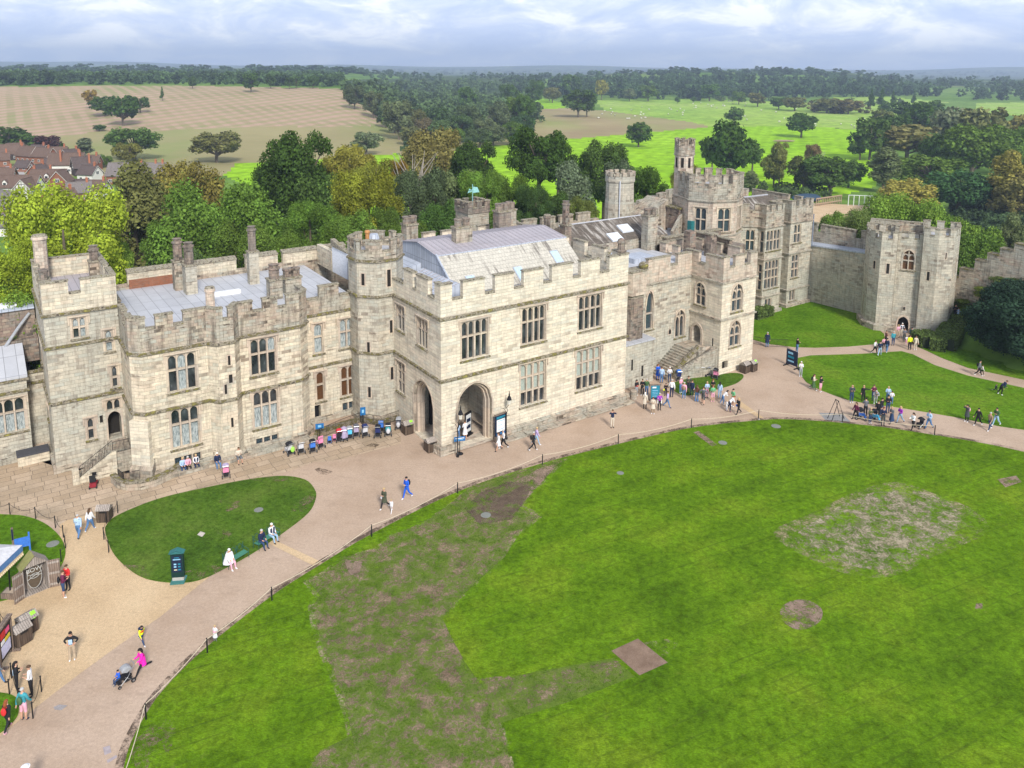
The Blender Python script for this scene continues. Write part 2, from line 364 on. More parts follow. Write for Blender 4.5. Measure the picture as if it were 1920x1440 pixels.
def parapet(mb,poly,edges,zb,zs,zm,merlons,closed=True,th=.45,cop=True):
    """zb base, zs sill of the embrasures, zm merlon tops; merlons {edge:[(s0,s1)..]}; material 0 stone, 1 coping"""
    inn=offs(poly,-th,closed); n=len(poly)
    for k in edgelist(poly,edges,closed):
        j=(k+1)%n; p,q=poly[k],poly[j]; d,nn,L=rightn(p,q)
        mb.prism([p,q,inn[j],inn[k]],zb,zs,0)
        ms=merlons.get(k) if isinstance(merlons,dict) else None
        if ms is None:
            c=max(1,int(round(L/2.3))); ms=[]
            w=L/(c+.0); ms=[(0,w*.32)]+[(w*(i+.68) if i else w*.68,w*(i+1.32)) for i in range(c-1)]+[(L-w*.32,L)] if c>0 else []
        pt=lambda s,t:(p[0]+d[0]*s-nn[0]*t,p[1]+d[1]*s-nn[1]*t)
        last=0.
        for s0,s1 in ms:
            a=inn[k] if s0<=.02 else pt(s0,th); b=inn[j] if s1>=L-.02 else pt(s1,th)
            P4=[pt(max(s0,0),0),pt(min(s1,L),0),b,a]
            z=zm+random.uniform(-.05,.05); mb.prism(P4,zs,z,0)
            if cop:
                e0=-.05 if s0<=.02 else -.06; 
                o0=pt(max(s0,0)-(.06 if s0>.02 else 0),-.06); o1=pt(min(s1,L)+(.06 if s1<L-.02 else 0),-.06)
                i0=pt(max(s0,0)-.06,th+.05) if s0>.02 else offs(poly,-th-.05,closed)[k]; i1=pt(s1+.06,th+.05) if s1<L-.02 else offs(poly,-th-.05,closed)[j]
                if s0<=.02: o0=offs(poly,.06,closed)[k]
                if s1>=L-.02: o1=offs(poly,.06,closed)[j]
                mb.prism([o0,o1,i1,i0],z-.003,z+.11,1)
        if cop:  # sills of the embrasures
            gaps=[]; cur=0.
            for s0,s1 in ms:
                if s0-cur>.25: gaps.append((cur,s0))
                cur=s1
            if L-cur>.25: gaps.append((cur,L))
            for a,b in gaps: mb.prism([pt(a+.02,-.06),pt(b-.02,-.06),pt(b-.02,th+.04),pt(a+.02,th+.04)],zs-.04,zs+.09,1)
def chimney(parent,off,u,v,z0,z1,w=.9,d=.9,kind='square',mat=None,top=None,cat='chimney'):
    mb=MB(); mat=mat or S_OLD
    zt=z1
    if kind=='oct':
        zs=z0+(z1-z0)*.55; mb.box(u-w/2,v-d/2,z0,u+w/2,v+d/2,zs); mb.box(u-w/2-.08,v-d/2-.08,zs,u+w/2+.08,v+d/2+.08,zs+.15,1)
        r=w*.42; mb.lathe((u,v),[(r,zs+.15),(r,z1-.5),(r+.1,z1-.45),(r+.1,z1-.3),(r*.85,z1-.25),(r*.9,z1-.1),(r+.05,z1)],8,2)
    elif kind=='round':
        mb.lathe((u,v),[(w*.5,z0),(w*.5,z1-.35),(w*.6,z1-.3),(w*.6,z1-.12),(w*.5,z1)],10,2)
        mb.lathe((u,v),[(w*.56,z1),(w*.5,z1+.12),(w*.2,z1+.16)],10,1)
    else:
        mb.box(u-w/2,v-d/2,z0,u+w/2,v+d/2,z1-.9); mb.box(u-w/2-.1,v-d/2-.1,z1-.9,u+w/2+.1,v+d/2+.1,z1-.72,1)
        n=2 if w>1.15 or d>1.15 else 1
        if n==1: mb.box(u-w*.4,v-d*.4,z1-.72,u+w*.4,v+d*.4,z1-.1,2); mb.box(u-w*.46,v-d*.46,z1-.1,u+w*.46,v+d*.46,z1+.05,1)
        else:
            for k in(-1,1):
                cu,cv=(u+k*w*.26,v) if w>=d else (u,v+k*d*.26); r=min(w,d)*.38 if w!=d else w*.24
                mb.lathe((cu,cv),[(r,z1-.72),(r,z1-.15),(r+.06,z1-.1),(r+.06,z1+.05)],8,2)
    return mb.build('chimney',[mat,M_COPE,top or S_DARK],parent,off)
def rooft(parent,off,poly,z,mat,name='roof'):
    mb=MB(); mb.prism(poly,z-.3,z); return mb.build(name,mat,parent,off)
def castle(name,label,cat,u,v,z=0.):
    x,y=W(u,v); o=empty(name,(x,y,z),ANG,label,cat); return o,(u,v,z)
def walls(root,off,poly,z0,z1,mat,holes={},edges=None,plinth=.25,strings=(),closed=True,depth=.35,name='wall',sm=None,pz=.55,sh=.22):
    mb=MB(); n=len(poly)
    for k in edgelist(poly,edges,closed): facade(mb,poly[k],poly[(k+1)%n],z0,z1,holes.get(k,()),depth)
    w=mb.build(name,mat,root,off)
    sb=MB()
    for z in strings: sb=MB(); ring(sb,poly,.17,z-sh,z,edges,closed,m=0); sb.build('string_course',sm or M_MOSS,root,off)
    if plinth:
        pb=MB(); ring(pb,poly,plinth,z0,z0+pz,edges,closed); pb.build('plinth',S_OLD if mat is not S_MAIN else S_MAIN,root,off)
    return w
def slit(pl,root,off,x,z,w=.22,h=1.2):
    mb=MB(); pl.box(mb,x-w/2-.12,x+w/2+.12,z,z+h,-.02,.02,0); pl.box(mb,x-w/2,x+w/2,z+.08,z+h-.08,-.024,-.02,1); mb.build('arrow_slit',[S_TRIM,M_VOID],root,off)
G2=[M_GLASS]; LACEL=[[M_LACE]*3,[M_LACE]*3]
def oct_(cu,cv,r,rot=22.5): return [(cu+r*math.cos(R(rot+45*k)),cv+r*math.sin(R(rot+45*k))) for k in range(8)]
# ---- main block with the carriage porch
root,off=castle('castle_building','cream stone block with corner carriage arches and a slated roof nearest the lawn','castle building',0,0)
BP=[(0,0),(21.7,0),(21.7,20),(0,20)]
pf=Plane((0,0),(21.7,0)); pl_=Plane((0,20),(0,0))
hf=[(1.6,5.3,.12,5.97,.95),(2.1,4.85,8.3,11.75),(8.6,11.3,8.45,11.9),(15.35,18.25,8.5,11.9),(8.5,11.4,2.4,6.45),(15.2,18.3,2.4,6.45)]
hl=[(14.85,18.55,.12,5.8,.95),(11.6,13.1,9.3,11.7),(15.75,17.6,9.0,11.6),(11.5,13.0,3.1,6.1)]
walls(root,off,BP,0,12.5,S_MAIN,{0:hf,3:hl},strings=(6.95,12.55),sh=.26,plinth=None)
for q in range(4):
    pb=MB()
    if q==0: ring(pb,[(6.2,0),(21.7,0)],.45,0,.75,None,False); pf.box(pb,5.5,6.21,0,.85,-.4,.05)
    elif q==1: pf.box(pb,-.3,1.35,0,.8,-.35,.05); pl_.box(pb,18.8,20.0,0,.8,-.35,.0)
    elif q==2: pl_.box(pb,13.4,14.6,0,.8,-.3,.05)
    if q<3: pb.build('plinth',S_OLD,root,off)
am=MB()
for P_,x0,x1,za,zs in((pf,1.6,5.3,5.97,3.9),(pl_,14.85,18.55,5.8,3.8)):
    spandrels(P_,am,x0,x1,za+.0,zs,za-.03,.003,.95,0)
    for g,t0,t1 in((.0,-.05,.3),(-.22,.25,.6),(-.4,.55,.92)):
        A=archpts(x0-.14-g,x1+.14+g,zs,za+.12+g); B=archpts(x0-g+.0,x1+g,zs,za-.03+g)
        for i in range(len(A)-1): P_.plate(am,[A[i],A[i+1],B[i+1],B[i]][::-1],t0,t1,1)
        P_.box(am,x0-.14-g,x0-g,.1,zs,t0,t1,1); P_.box(am,x1+g,x1+.14+g,.1,zs,t0,t1,1)
am.build('archway',[S_MAIN,S_TRIM],root,off)
rm=MB(); IN=.95
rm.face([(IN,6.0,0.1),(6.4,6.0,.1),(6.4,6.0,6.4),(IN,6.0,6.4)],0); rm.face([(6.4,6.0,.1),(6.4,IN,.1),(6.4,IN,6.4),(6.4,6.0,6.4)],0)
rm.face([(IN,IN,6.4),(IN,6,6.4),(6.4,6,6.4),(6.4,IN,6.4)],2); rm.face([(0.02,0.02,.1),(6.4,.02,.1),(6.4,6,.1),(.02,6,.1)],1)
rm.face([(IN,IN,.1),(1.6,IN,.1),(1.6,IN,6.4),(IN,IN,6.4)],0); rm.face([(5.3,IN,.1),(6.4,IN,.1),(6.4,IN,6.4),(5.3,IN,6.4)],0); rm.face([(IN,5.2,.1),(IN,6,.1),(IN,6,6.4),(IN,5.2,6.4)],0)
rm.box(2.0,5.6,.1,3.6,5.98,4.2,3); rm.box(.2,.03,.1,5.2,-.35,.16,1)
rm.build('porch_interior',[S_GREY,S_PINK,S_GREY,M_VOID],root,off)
bn=MB(); bn.box(5.5,1.6,.5,6.38,4.6,.68); bn.box(5.7,1.9,.1,6.3,2.2,.5); bn.box(5.7,4.0,.1,6.3,4.3,.5); bn.build('stone_bench',S_TRIM,root,off)
for (a,b,c,d) in hf[1:4]: window(pf,root,off,a,b,c,d,4,(.60,))
for (a,b,c,d) in hf[4:]: window(pf,root,off,a,b,c,d,4,(.34,.68),glass=[M_GLASS,M_PALEG,M_PALEG])
window(pl_,root,off,11.6,13.1,9.3,11.7,2,(.6,),glass=G2); window(pl_,root,off,15.75,17.6,9.0,11.6,3,(.6,),glass=G2); window(pl_,root,off,11.5,13.0,3.1,6.1,2,(.36,.7),glass=[M_LATT])
pp=MB(); parapet(pp,BP,[0,1,2,3],12.55,14.0,15.45,{0:[(0,1.15),(2.25,4.5),(5.6,7.65),(8.75,10.97),(12.0,14.5),(15.5,17.9),(19.15,21.7)],3:[(0,3.4),(4.6,7),(8.2,10.4),(13.07,14.9),(15.6,17.75),(18.95,20)],1:[(0,2.0),(3.2,5.2),(6.4,8.4),(9.6,20)]})
pp.build('battlement',[S_MAIN,M_COPE],root,off)
fn=MB(); fn.lathe((21.2,.6),[(.5,15.55),(.55,15.75),(.38,15.8),(.34,16.4),(.42,16.5),(.42,16.65),(.3,16.9),(.1,17.0)],8,0); fn.build('finial',[S_DARK],root,off)
rooft(root,off,[(.46,.46),(21.2,.46),(21.2,19.5),(.46,19.5)],12.9,M_LEAD)
rf=MB()
rf.face([(4.1,4.1,12.95),(19.75,4.1,12.95),(19.75,8.0,16.0),(4.1,8.0,16.0)],0)       # slates
rf.face([(4.1,19.4,12.95),(4.1,4.1,12.95),(4.1,8.,15.98),(4.1,11.7,16.55),(4.1,15.5,15.98)],2); rf.face([(19.75,4.1,12.95),(19.75,19.4,12.95),(19.75,15.5,15.98),(19.75,11.7,16.55),(19.75,8.,15.98)],2)
for v0,z0,v1,z1 in((7.8,15.98,11.7,16.6),(11.7,16.6,15.6,15.98)):
    rf.face([(3.95,v0,z0),(19.9,v0,z0),(19.9,v1,z1),(3.95,v1,z1)],1)
rf.face([(3.95,7.8,15.86),(19.9,7.8,15.86),(19.9,7.8,15.98),(3.95,7.8,15.98)],2); rf.face([(19.75,19.4,12.95),(4.1,19.4,12.95),(4.1,15.5,15.98),(19.75,15.5,15.98)],1)
for k in range(26): # standing seams
    u=4.15+k*.62; rf.tube([(u,7.8,16.0),(u,11.7,16.62),(u,15.6,16.0)],.035,4,1)
rf.tube([(4.05,4.0,12.97),(4.05,8.,16.05)],.09,6,2)
rf.build('roof',[M_SLATE,M_SEAM,M_LEAD2],root,off)
lr=MB(); lr.prism([(1.3,3.5),(4.05,3.5),(4.05,10.6),(1.3,10.6)],12.9,[13.35,14.2,14.2,13.35],1); lr.prism([(1.1,11.0),(4.05,11.0),(4.05,17),(1.1,17)],12.9,[13.7,14.6,14.6,13.7],1)
for k in range(10): lr.tube([(1.3,3.7+k*.7,13.39),(4.0,3.7+k*.7,14.22)],.035,4,0)
lr.build('side_roof',[M_SEAM,M_LEAD2],root,off)
sk=[(6.3,4.9),(11.9,5.0),(17.2,6.0)]
for u,v in sk:
    z=12.95+(v-4.1)*.782; s=MB(); s.prism([(u-.5,v-.65),(u+.5,v-.65),(u+.5,v+.65),(u-.5,v+.65)],[z-.55,z-.55,z+.45,z+.45],[z-.40,z-.40,z+.62,z+.62],0); s.prism([(u-.4,v-.55),(u+.4,v-.55),(u+.4,v+.55),(u-.4,v+.55)],[z-.5,z-.5,z+.4,z+.4],[z-.31,z-.31,z+.56,z+.56],1); s.build('skylight',[M_LEAD2,plain((.45,.62,.72),.15,'skylight_glass')],root,off)
chimney(root,off,8.4,10.4,16.2,18.7,1.9,.95,'square',S_OLD); chimney(root,off,6.7,18.6,12.9,17.8,1.4,1.2,'square',S_OLD)
chimney(root,off,17.2,16.2,12.9,18.6,1.7,1.2,'square',S_DARK); chimney(root,off,19.2,17.5,12.9,18.4,.9,1.2,'square',S_OLD)
# ---- octagonal stair turret in the angle
root,off=castle('stair_turret','octagonal stone stair turret with narrow slits rising in the angle beside the carriage porch','turret',-1.6,9.15)
OC=oct_(-.6,11.6,2.62); E5=[(a) for a in range(8)]
walls(root,off,OC,0,15.9,S_GREY,strings=(6.95,12.55,15.95),plinth=.3)
for e in range(8):
    p,q=OC[e],OC[(e+1)%8]; P_=Plane(p,q)
    if abs(P_.n[0])<.1 and P_.n[1]<0:
        for z in(3.9,8.6): slit(P_,root,off,1.35,z,.28,1.4)
        slit(P_,root,off,1.2,13.2,.36,1.8)
    elif P_.n[0]<-.3 and P_.n[1]<-.3:
        for z in(2.3,6.8): slit(P_,root,off,1.0,z,.26,1.2)
        slit(P_,root,off,.6,13.4,.3,1.3)
pp=MB(); parapet(pp,OC,None,15.95,16.75,17.75,{k:[(0,.55),(1.45,2.1)] if k%2 else [(0,.35),(.9,2.1)] for k in range(8)},th=.35); pp.build('battlement',[S_OLD,M_COPE],root,off)
rooft(root,off,offs(OC,-.36),16.4,M_LEAD)
vt=MB(); vt.lathe((-.6,11.9),[(.55,16.4),(.55,17.5),(.4,17.9)],8); vt.lathe((-1.6,11.2),[(.2,16.4),(.2,18.2),(.28,18.3),(.2,18.5)],8,1); vt.build('roof_vent',[M_LEAD2,plain((.45,.22,.08))],root,off)
# ---- long wing to the left
root,off=castle('castle_wing','long buff stone wing with a half-octagonal bay, left of the octagonal stair turret','castle wing',-22.1,10)
WP=[(-22.9,10.8),(-22.1,10),(-17,10),(-16.35,9.15),(-14.95,9.15),(-14.3,10),(-8.9,10),(-7.9,10.9),(-7.9,12.4),(-2.5,12.4),(-2.5,26),(-22.9,26)]
h1=[(1.9,4.15,7.0,10.15),(1.9,4.15,2.0,5.4),(1.95,4.2,.15,1.15,.3)]; h5=[(.9,3.15,6.95,10.2),(.95,3.15,2.0,5.35),(1.0,3.1,.1,1.0,.3)]
h8=[(1.15,2.05,6.9,9.75),(3.75,5.2,6.9,9.75),(1.25,2.05,2.1,4.95),(3.75,5.2,1.95,4.95),(3.8,5.1,.0+.1,1.25,.3),(1.0,1.6,.0,1.7,.5)]
walls(root,off,WP,0,10.75,S_WING,{1:h1,5:h5,8:h8},strings=(5.72,10.8),plinth=.3)
P1=Plane(WP[1],WP[2]); P5=Plane(WP[5],WP[6]); P8=Plane(WP[8],WP[9]); P3=Plane(WP[3],WP[4]); P11=Plane(WP[11],WP[0])
window(P1,root,off,*h1[0][:4],3,(.58,),glass=[[M_GLASS,M_LACE,M_GLASS],[M_GLASS,M_LACE,M_GLASS]]); window(P1,root,off,*h1[1][:4],3,(.6,),glass=[[M_LACE]*3,[M_GLASS]*3])
window(P5,root,off,*h5[0][:4],3,(.58,),glass=[[M_GLASS]*3,[M_GLASS,M_GLASS,M_LACE]]); window(P5,root,off,*h5[1][:4],3,(.6,),glass=[[M_LACE]*3,[M_GLASS]*3])
window(P1,root,off,*h1[2][:4],3,(),style='plain',glass=[M_LATT],sill=False,hood=False); window(P5,root,off,*h5[2][:4],3,(),style='plain',glass=[M_LATT],sill=False,hood=False)
window(P8,root,off,*h8[0][:4],1,(.55,),glass=[M_LACE]); window(P8,root,off,*h8[1][:4],2,(.55,),glass=[M_LACE]); window(P8,root,off,*h8[2][:4],1,(.55,),glass=[M_BROWNG],lab='window with brown blinds'); window(P8,root,off,*h8[3][:4],2,(.55,),glass=[M_BROWNG],lab='window with brown blinds')
window(P8,root,off,*h8[4][:4],2,(),style='plain',glass=[M_LATT],sill=False,hood=False)
mb=MB(); mb.face([P8.P(1.0,0,.5),P8.P(1.6,0,.5),P8.P(1.6,1.7,.5),P8.P(1.0,1.7,.5)]); mb.build('door',M_BLACK,root,off)
for x,z in((.9,8.6),(.5,5.9+.2),(.9,3.0)): slit(P3,root,off,x,z,.2,1.0)
slit(P3,root,off,.95,7.0,.3,.9)
pp=MB(); parapet(pp,WP,list(range(0,8))+[11],10.8,12.75,13.7,{0:[(0,1.2)],1:[(0,.42),(1.2,2.55),(3.35,5.1)],2:[(0,1.1)],3:[(0,.55),(1.0,1.4)],4:[(0,1.1)],5:[(0,1.25),(2.15,3.45),(4.25,5.4)],6:[(0,1.42)],7:[(0,1.5)],11:[(0,3),(4,6.5),(7.5,10),(11,13),(14.2,15.2)]},th=.4)
parapet(pp,WP,[8],10.8,12.25,13.3,{8:[(0,.1),(1.8,3.75),(5.2,5.4)]},th=.4); pp.build('battlement',[S_OLD,M_COPE],root,off)
rooft(root,off,[(-22.4,11.2),(-22,10.6),(-16.8,10.6),(-16.2,9.8),(-15.1,9.8),(-14.5,10.5),(-9,10.5),(-8.4,11),(-8.4,12.9),(-2.9,12.9),(-2.6,26),(-22.4,26)],12.1,M_LEAD)
chimney(root,off,-16.2,23.3,12.1,17.2,1.0,1.0,'oct',S_OLD); chimney(root,off,-15.6,21.4,12.1,17.1,1.05,1.3,'oct',S_GREY)
chimney(root,off,-9.5,21.5,12.1,18.0,.95,.9,'oct',S_GREY); chimney(root,off,-9.4,15.2,12.1,15.4,1.2,1.1,'oct',S_OLD); chimney(root,off,-7.4,16.2,12.1,14.5,1.6,1.1,'square',S_OLD)
chimney(root,off,-15.3,15.2,12.1,14.0,.8,.8,'round',S_OLD,S_PINK)
sk=MB(); sk.box(-14.2,18.6,12.1,-11.6,19.2,12.45); sk.build('skylight',plain((.75,.76,.78),.4),root,off)
bt=MB(); bt.prism([(-23.25,10.75),(-22.05,9.6),(-21.75,9.98),(-22.88,11.1)],0,[5.0]*4,0); bt.prism([(-23.5,10.6),(-22.0,9.2),(-21.6,9.98),(-22.88,11.1)],0,[.9,.9,1.6,1.6],1); bt.build('buttress',[S_MAIN,S_OLD],root,off)
# river side wall
root,off=castle('castle_wall','long battlemented wall along the far river side of the flat lead roofs','wall',-23,26)
RW=[(-22.9,26.0),(-.6,26.0)]
mb=MB(); mb.box(-22.9,26.02,-12,36,26.7,12.55); mb.box(-20.3,25.9,12.1,-16,26.02,13.0,1); mb.build('wall',[S_OLD,S_BRICK],root,off)
pp=MB()
for a,b in((-20.4,-16.1),(-15.3,-9.9),(-8.9,-5.5),(-4.9,-1.0),(-.3,2.3)):
    pp.box(a,26.02,12.55,b,26.6,13.7); pp.prism([(a-.05,25.9),(b+.05,25.9),(b+.05,26.8),(a-.05,26.8)],13.7,[13.8,13.8,14.0,14.0],1)
pp.build('battlement',[S_WING,M_COPE],root,off)
mb=MB(); mb.box(-1.05,17.6,12.1,-.75,21.6,14.9); mb.prism([(-1.15,17.5),(-.65,17.5),(-.65,21.7),(-1.15,21.7)],14.9,[15.0,15.0,15.7,15.7],1); mb.box(-1.1,21.7,12.1,-.6,25.9,14.3,2); mb.build('rendered_screen',[plain((.78,.80,.85),.8,'white_render'),M_COPE,S_WING],root,off)
# ---- tall tower block at the far left
root,off=castle('castle_tower','square stone tower block with a notched parapet and a doorway up steps, farthest left','castle tower',-28.4,15.16)
TP=[(-28.4,15.16),(-22.9,15.16),(-22.9,25),(-28.4,25)]
PT=Plane(TP[0],TP[1]); PL=Plane(TP[3],TP[0])
ht=[(2.0,3.05,11.4,13.1),(4.35,4.95,9.8,11.6,.2),(4.65,5.15,6.5,8.35),(2.5,3.05,2.3,4.15),(4.05,5.2,4.5,5.4),(4.1,5.15,1.85,4.35,1.2),(3.5,3.75,3.5,4.2,.2)]
walls(root,off,TP,0,13.72,S_GREY,{0:ht,3:[(4,4.8,8.0,10.2),(6.3,7.0,3.6,5.2)]},strings=(6.18,10.98,13.74),plinth=.22)
window(PT,root,off,*ht[0],2,(.5,),glass=[[M_GLASS,M_LACE],[M_LACE,M_LACE]]); window(PT,root,off,*ht[1][:4],1,(.45,),glass=[M_LACE]); window(PT,root,off,*ht[2],1,(.45,)); window(PT,root,off,*ht[3],1,(.5,)); window(PT,root,off,*ht[4],2,(),sill=False)
window(PL,root,off,4,4.8,8.0,10.2,1,(.5,)); window(PL,root,off,6.3,7.0,3.6,5.2,1,(.5,))
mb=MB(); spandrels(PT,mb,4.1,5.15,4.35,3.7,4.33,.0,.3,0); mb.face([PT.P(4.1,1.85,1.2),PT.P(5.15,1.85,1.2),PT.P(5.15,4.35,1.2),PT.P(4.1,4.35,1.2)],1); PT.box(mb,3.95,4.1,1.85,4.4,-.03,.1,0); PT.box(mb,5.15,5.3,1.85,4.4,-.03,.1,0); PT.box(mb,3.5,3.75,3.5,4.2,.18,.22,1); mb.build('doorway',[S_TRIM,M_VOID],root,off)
pp=MB(); parapet(pp,TP,None,13.74,15.25,16.3,{0:[(0,1.95),(2.85,5.5)],1:[(0,3),(4,9.84)],2:[(0,5.5)],3:[(0,2.5),(3.5,5.5),(6.5,8.2),(9.0,9.84)]},th=.4); pp.build('battlement',[S_WING,M_COPE],root,off)
rooft(root,off,offs(TP,-.42),14.6,M_SEAM)
chimney(root,off,-27.7,23.2,13.7,18.8,1.1,1.1,'round',S_PINK,S_PINK); chimney(root,off,-23.6,22.3,14.3,17.6,.9,.9,'oct',S_OLD)
chimney(root,off,-28.0,17.2,13.7,17.0,.8,1.2,'square',S_OLD)
# steps to the tower door
root,off=castle('entrance_steps','mossy stone steps with iron railings climbing to the door of the far left tower','steps',-26,13)
mb=MB(); n=9
for i in range(n): mb.box(-27.0+i*.28,12.45,0,-27.0+(i+1)*.28,14.0,.2*(i+1))
mb.box(-24.48,12.3,0,-23.0,15.1,1.82); mb.build('stair',S_OLD,root,off)
mb=MB(); mb.prism([(-27.0,12.1),(-24.4,12.1),(-24.4,12.43),(-27.0,12.43)],0,[.45,2.1,2.1,.45]); mb.box(-27.5,12.0,0,-27.02,12.6,1.2); mb.box(-24.55,12.0,0,-24.2,12.3,2.1); mb.build('side_wall',[S_WING],root,off)
def rail(mb,pts,h=.95,step=.14,r=.011,m=0):
    for a,b in zip(pts[:-1],pts[1:]):
        a=Vector(a); b=Vector(b); L=(b-a).length; k=max(1,int(L/step)); up=Vector((0,0,h)); lo=Vector((0,0,.08))
        mb.tube([a+up,b+up],.022,4,m); mb.tube([a+lo,b+lo],.015,4,m)
        for i in range(k+1): p=a+(b-a)*i/k; mb.tube([p+lo*.3,p+up],r if i%8 else .022,3,m,False)
mb=MB(); rail(mb,[(-26.95,12.27,.45),(-24.45,12.27,2.05)]); mb.build('railing',M_BLACK,root,off)
mb=MB(); rail(mb,[(-24.4,12.35,1.82),(-23.05,12.35,1.82)],1.0,.1,.016); mb.build('railing',M_BLACK,root,off)
mb=MB(); rail(mb,[(-24.4,10.4,.0),(-24.1,9.3,0),(-23.0,9.2,0)],1.3,.1,.018); mb.build('railing',M_BLACK,root,off)
# curved dwarf wall round the front corner
root,off=castle('dwarf_wall','low curved mossy stone wall round the corner of the long wing','wall',-24,8.3)
mb=MB(); CW=[(-24.9,10.9),(-24.6,9.6),(-24.0,8.75),(-23.1,8.25),(-22.0,8.2),(-20.7,8.75),(-19.6,9.65)]
ci=offs(CW,-.35,False)
for i in range(len(CW)-1): mb.prism([CW[i],CW[i+1],ci[i+1],ci[i]],0,.62)
mb.build('wall',S_OLD,root,off); mb=MB(); co_=offs(CW,.05,False); cj=offs(CW,-.42,False)
for i in range(len(CW)-1): mb.prism([co_[i],co_[i+1],cj[i+1],cj[i]],.62,.74)
mb.build('coping',M_MOSS,root,off)
# ---- low wing at the left edge
root,off=castle('low_wing','low stone range with a curtained window and lead roofs at the left edge','building',-36,19.3)
LP=[(-46,19.3),(-29.8,19.3),(-29.8,20.8),(-28.4,20.8),(-28.4,27),(-46,27)]
P0=Plane(LP[0],LP[1]); hw=[(13.6,16.0-.1,2.75,5.7),(9.2,11.6,2.75,5.7),(14.0-.6,15.2,0.0+.02,1.5,.5)]
walls(root,off,LP,0,7.3,S_GREY,{0:hw[:2]},strings=(6.4,7.4),plinth=.2)
window(P0,root,off,*hw[0],3,(.58,),glass=[[M_LACE]*3,[M_GLASS]*3]); window(P0,root,off,*hw[1],3,(.58,),glass=[[M_LACE]*3,[M_GLASS]*3])
mb=MB(); mb.prism([(-46,19.2),(-29.7,19.2),(-29.7,23.5),(-46,23.5)],7.4,[7.6,7.6,9.2,9.2]); mb.build('roof',M_LEAD,root,off)
mb=MB(); mb.box(-46,23.6,7.3,-28.45,26.9,9.4); mb.box(-31.6,24.4,9.4,-28.5,26.8,12.0); mb.box(-33.2,26.2,9.4,-31.7,27.4,12.2); mb.build('upper_wall',S_DARK,root,off)
mb=MB(); mb.box(-31.8,24.2,12.0,-28.5,27,12.15); mb.box(-31.2,25,12.15,-29.8,26.2,12.4,1); mb.build('roof',[M_LEAD2,plain((.75,.76,.8))],root,off)
mb=MB(); mb.tube([(-31.4,23.2,8.6),(-29.8,23.9,10.6),(-28.9,24.3,11.6)],.14,8); mb.build('duct',plain((.5,.51,.53),.3,metal=.6),root,off)
root,off=castle('platform','dark felt-topped stone platform between the low range and the tower','platform',-30,18.5)
mb=MB(); mb.box(-31.0,18.0,0,-28.65,19.25,.85,0); mb.box(-31.05,17.95,.85,-28.62,19.28,1.0,1); mb.build('base',[S_WING,plain((.07,.07,.08),.9)],root,off)
# ---- chapel link
root,off=castle('chapel','recessed stone chapel front with pointed windows between the main block and the porch tower','chapel',21.8,3.8)
CP=[(21.72,3.8),(35.1,3.8),(35.1,13),(21.72,13)]; PC=Plane(CP[0],CP[1])
hc=[(6.35,7.45,5.2,9.6),(11.05,12.55,3.4,6.6)]
walls(root,off,CP,0,10.45,S_GREY,{0:hc},edges=[0],strings=(10.5,),plinth=.3,sm=S_OLD)
window(PC,root,off,*hc[0],1,(.4,),style='gothic',glass=[M_LATT]); window(PC,root,off,*hc[1],2,(),style='gothic')
mb=MB(); PC.plate(mb,[(9.9,3.9),(10.5,3.9),(10.5,4.4),(10.2,4.9),(9.9,4.4)],-.03,.02,0); PC.plate(mb,[(10,4.0),(10.4,4.0),(10.4,4.35),(10.2,4.7),(10,4.35)],-.035,.0,1); mb.build('window',[S_TRIM,M_VOID],root,off)
pp=MB(); parapet(pp,CP,[0],10.5,12.05,13.15,{0:[(0,1.0),(2.0,3.0),(6.5,9.9),(11.1,13.38)]}); pp.build('battlement',[S_PINK,M_COPE],root,off)
BT=[(23.9,3.78),(24.7,2.6),(26.5,2.6),(27.3,3.78)]
mb=MB(); mb.prism(BT,0,9.6); mb.build('buttress',S_DARK,root,off)
mb=MB(); o1=[(23.7,3.75),(24.6,2.35),(26.6,2.35),(27.5,3.75)]; mb.prism([BT[0],BT[1],BT[2],BT[3]],9.6,9.9,1); mb.prism(o1,9.9,12.5,0); mb.prism([(23.6,4),(24.5,2.25),(26.7,2.25),(27.6,4)],12.5,12.62,1); mb.ico((26.6,2.9,12.9),.55,2,2,(1,1,.9)); mb.build('corner_turret',[S_PINK,M_COPE,M_MOSS],root,off)
mb=MB(); mb.box(21.72,1.9,0,27.6,3.78,4.75,0); mb.box(21.72,1.8,4.75,27.7,3.78,4.9,1); PX_=Plane((21.72,1.9),(27.6,1.9)); PX_.box(mb,2.6,2.85,1.9,3.1,-.005,.02,2); PX_.box(mb,4.1,4.4,.9,2.1,-.005,.02,2); PX_.box(mb,.25,1.25,0.02,2.1,-.006,.02,2); mb.build('lean_to',[S_GREY,M_LEAD,M_VOID],root,off)
rooft(root,off,[(21.8,4.3),(35,4.3),(35,11.7),(21.8,11.7)],12.2,M_LEAD)
mb=MB(); mb.face([(24.8,11.75,13.4),(39.2,11.75,13.4),(39.2,15.4,15.3),(24.8,15.4,15.3)],0); mb.face([(39.2,11.75,13.4),(39.2,19,13.4),(39.2,15.4,15.3)],1); mb.face([(24.8,19,13.4),(24.8,11.75,13.4),(24.8,15.4,15.3)],1); mb.face([(39.2,19.,13.4),(24.8,19.,13.4),(24.8,15.4,15.3),(39.2,15.4,15.3)],0)
mb.tube([(24.8,15.4,15.32),(39.2,15.4,15.32)],.09,6,2); mb.box(24.8,11.75,12.2,39.2,19,13.38,1)
for u,v in((33.6,13.5),(31.0,12.4)):
    z=13.4+(v-11.75)*.52; mb.prism([(u-.9,v-.6),(u+.9,v-.6),(u+.9,v+.6),(u-.9,v+.6)],[z-.3,z-.3,z+.3,z+.3],[z-.12,z-.12,z+.5,z+.5],3)
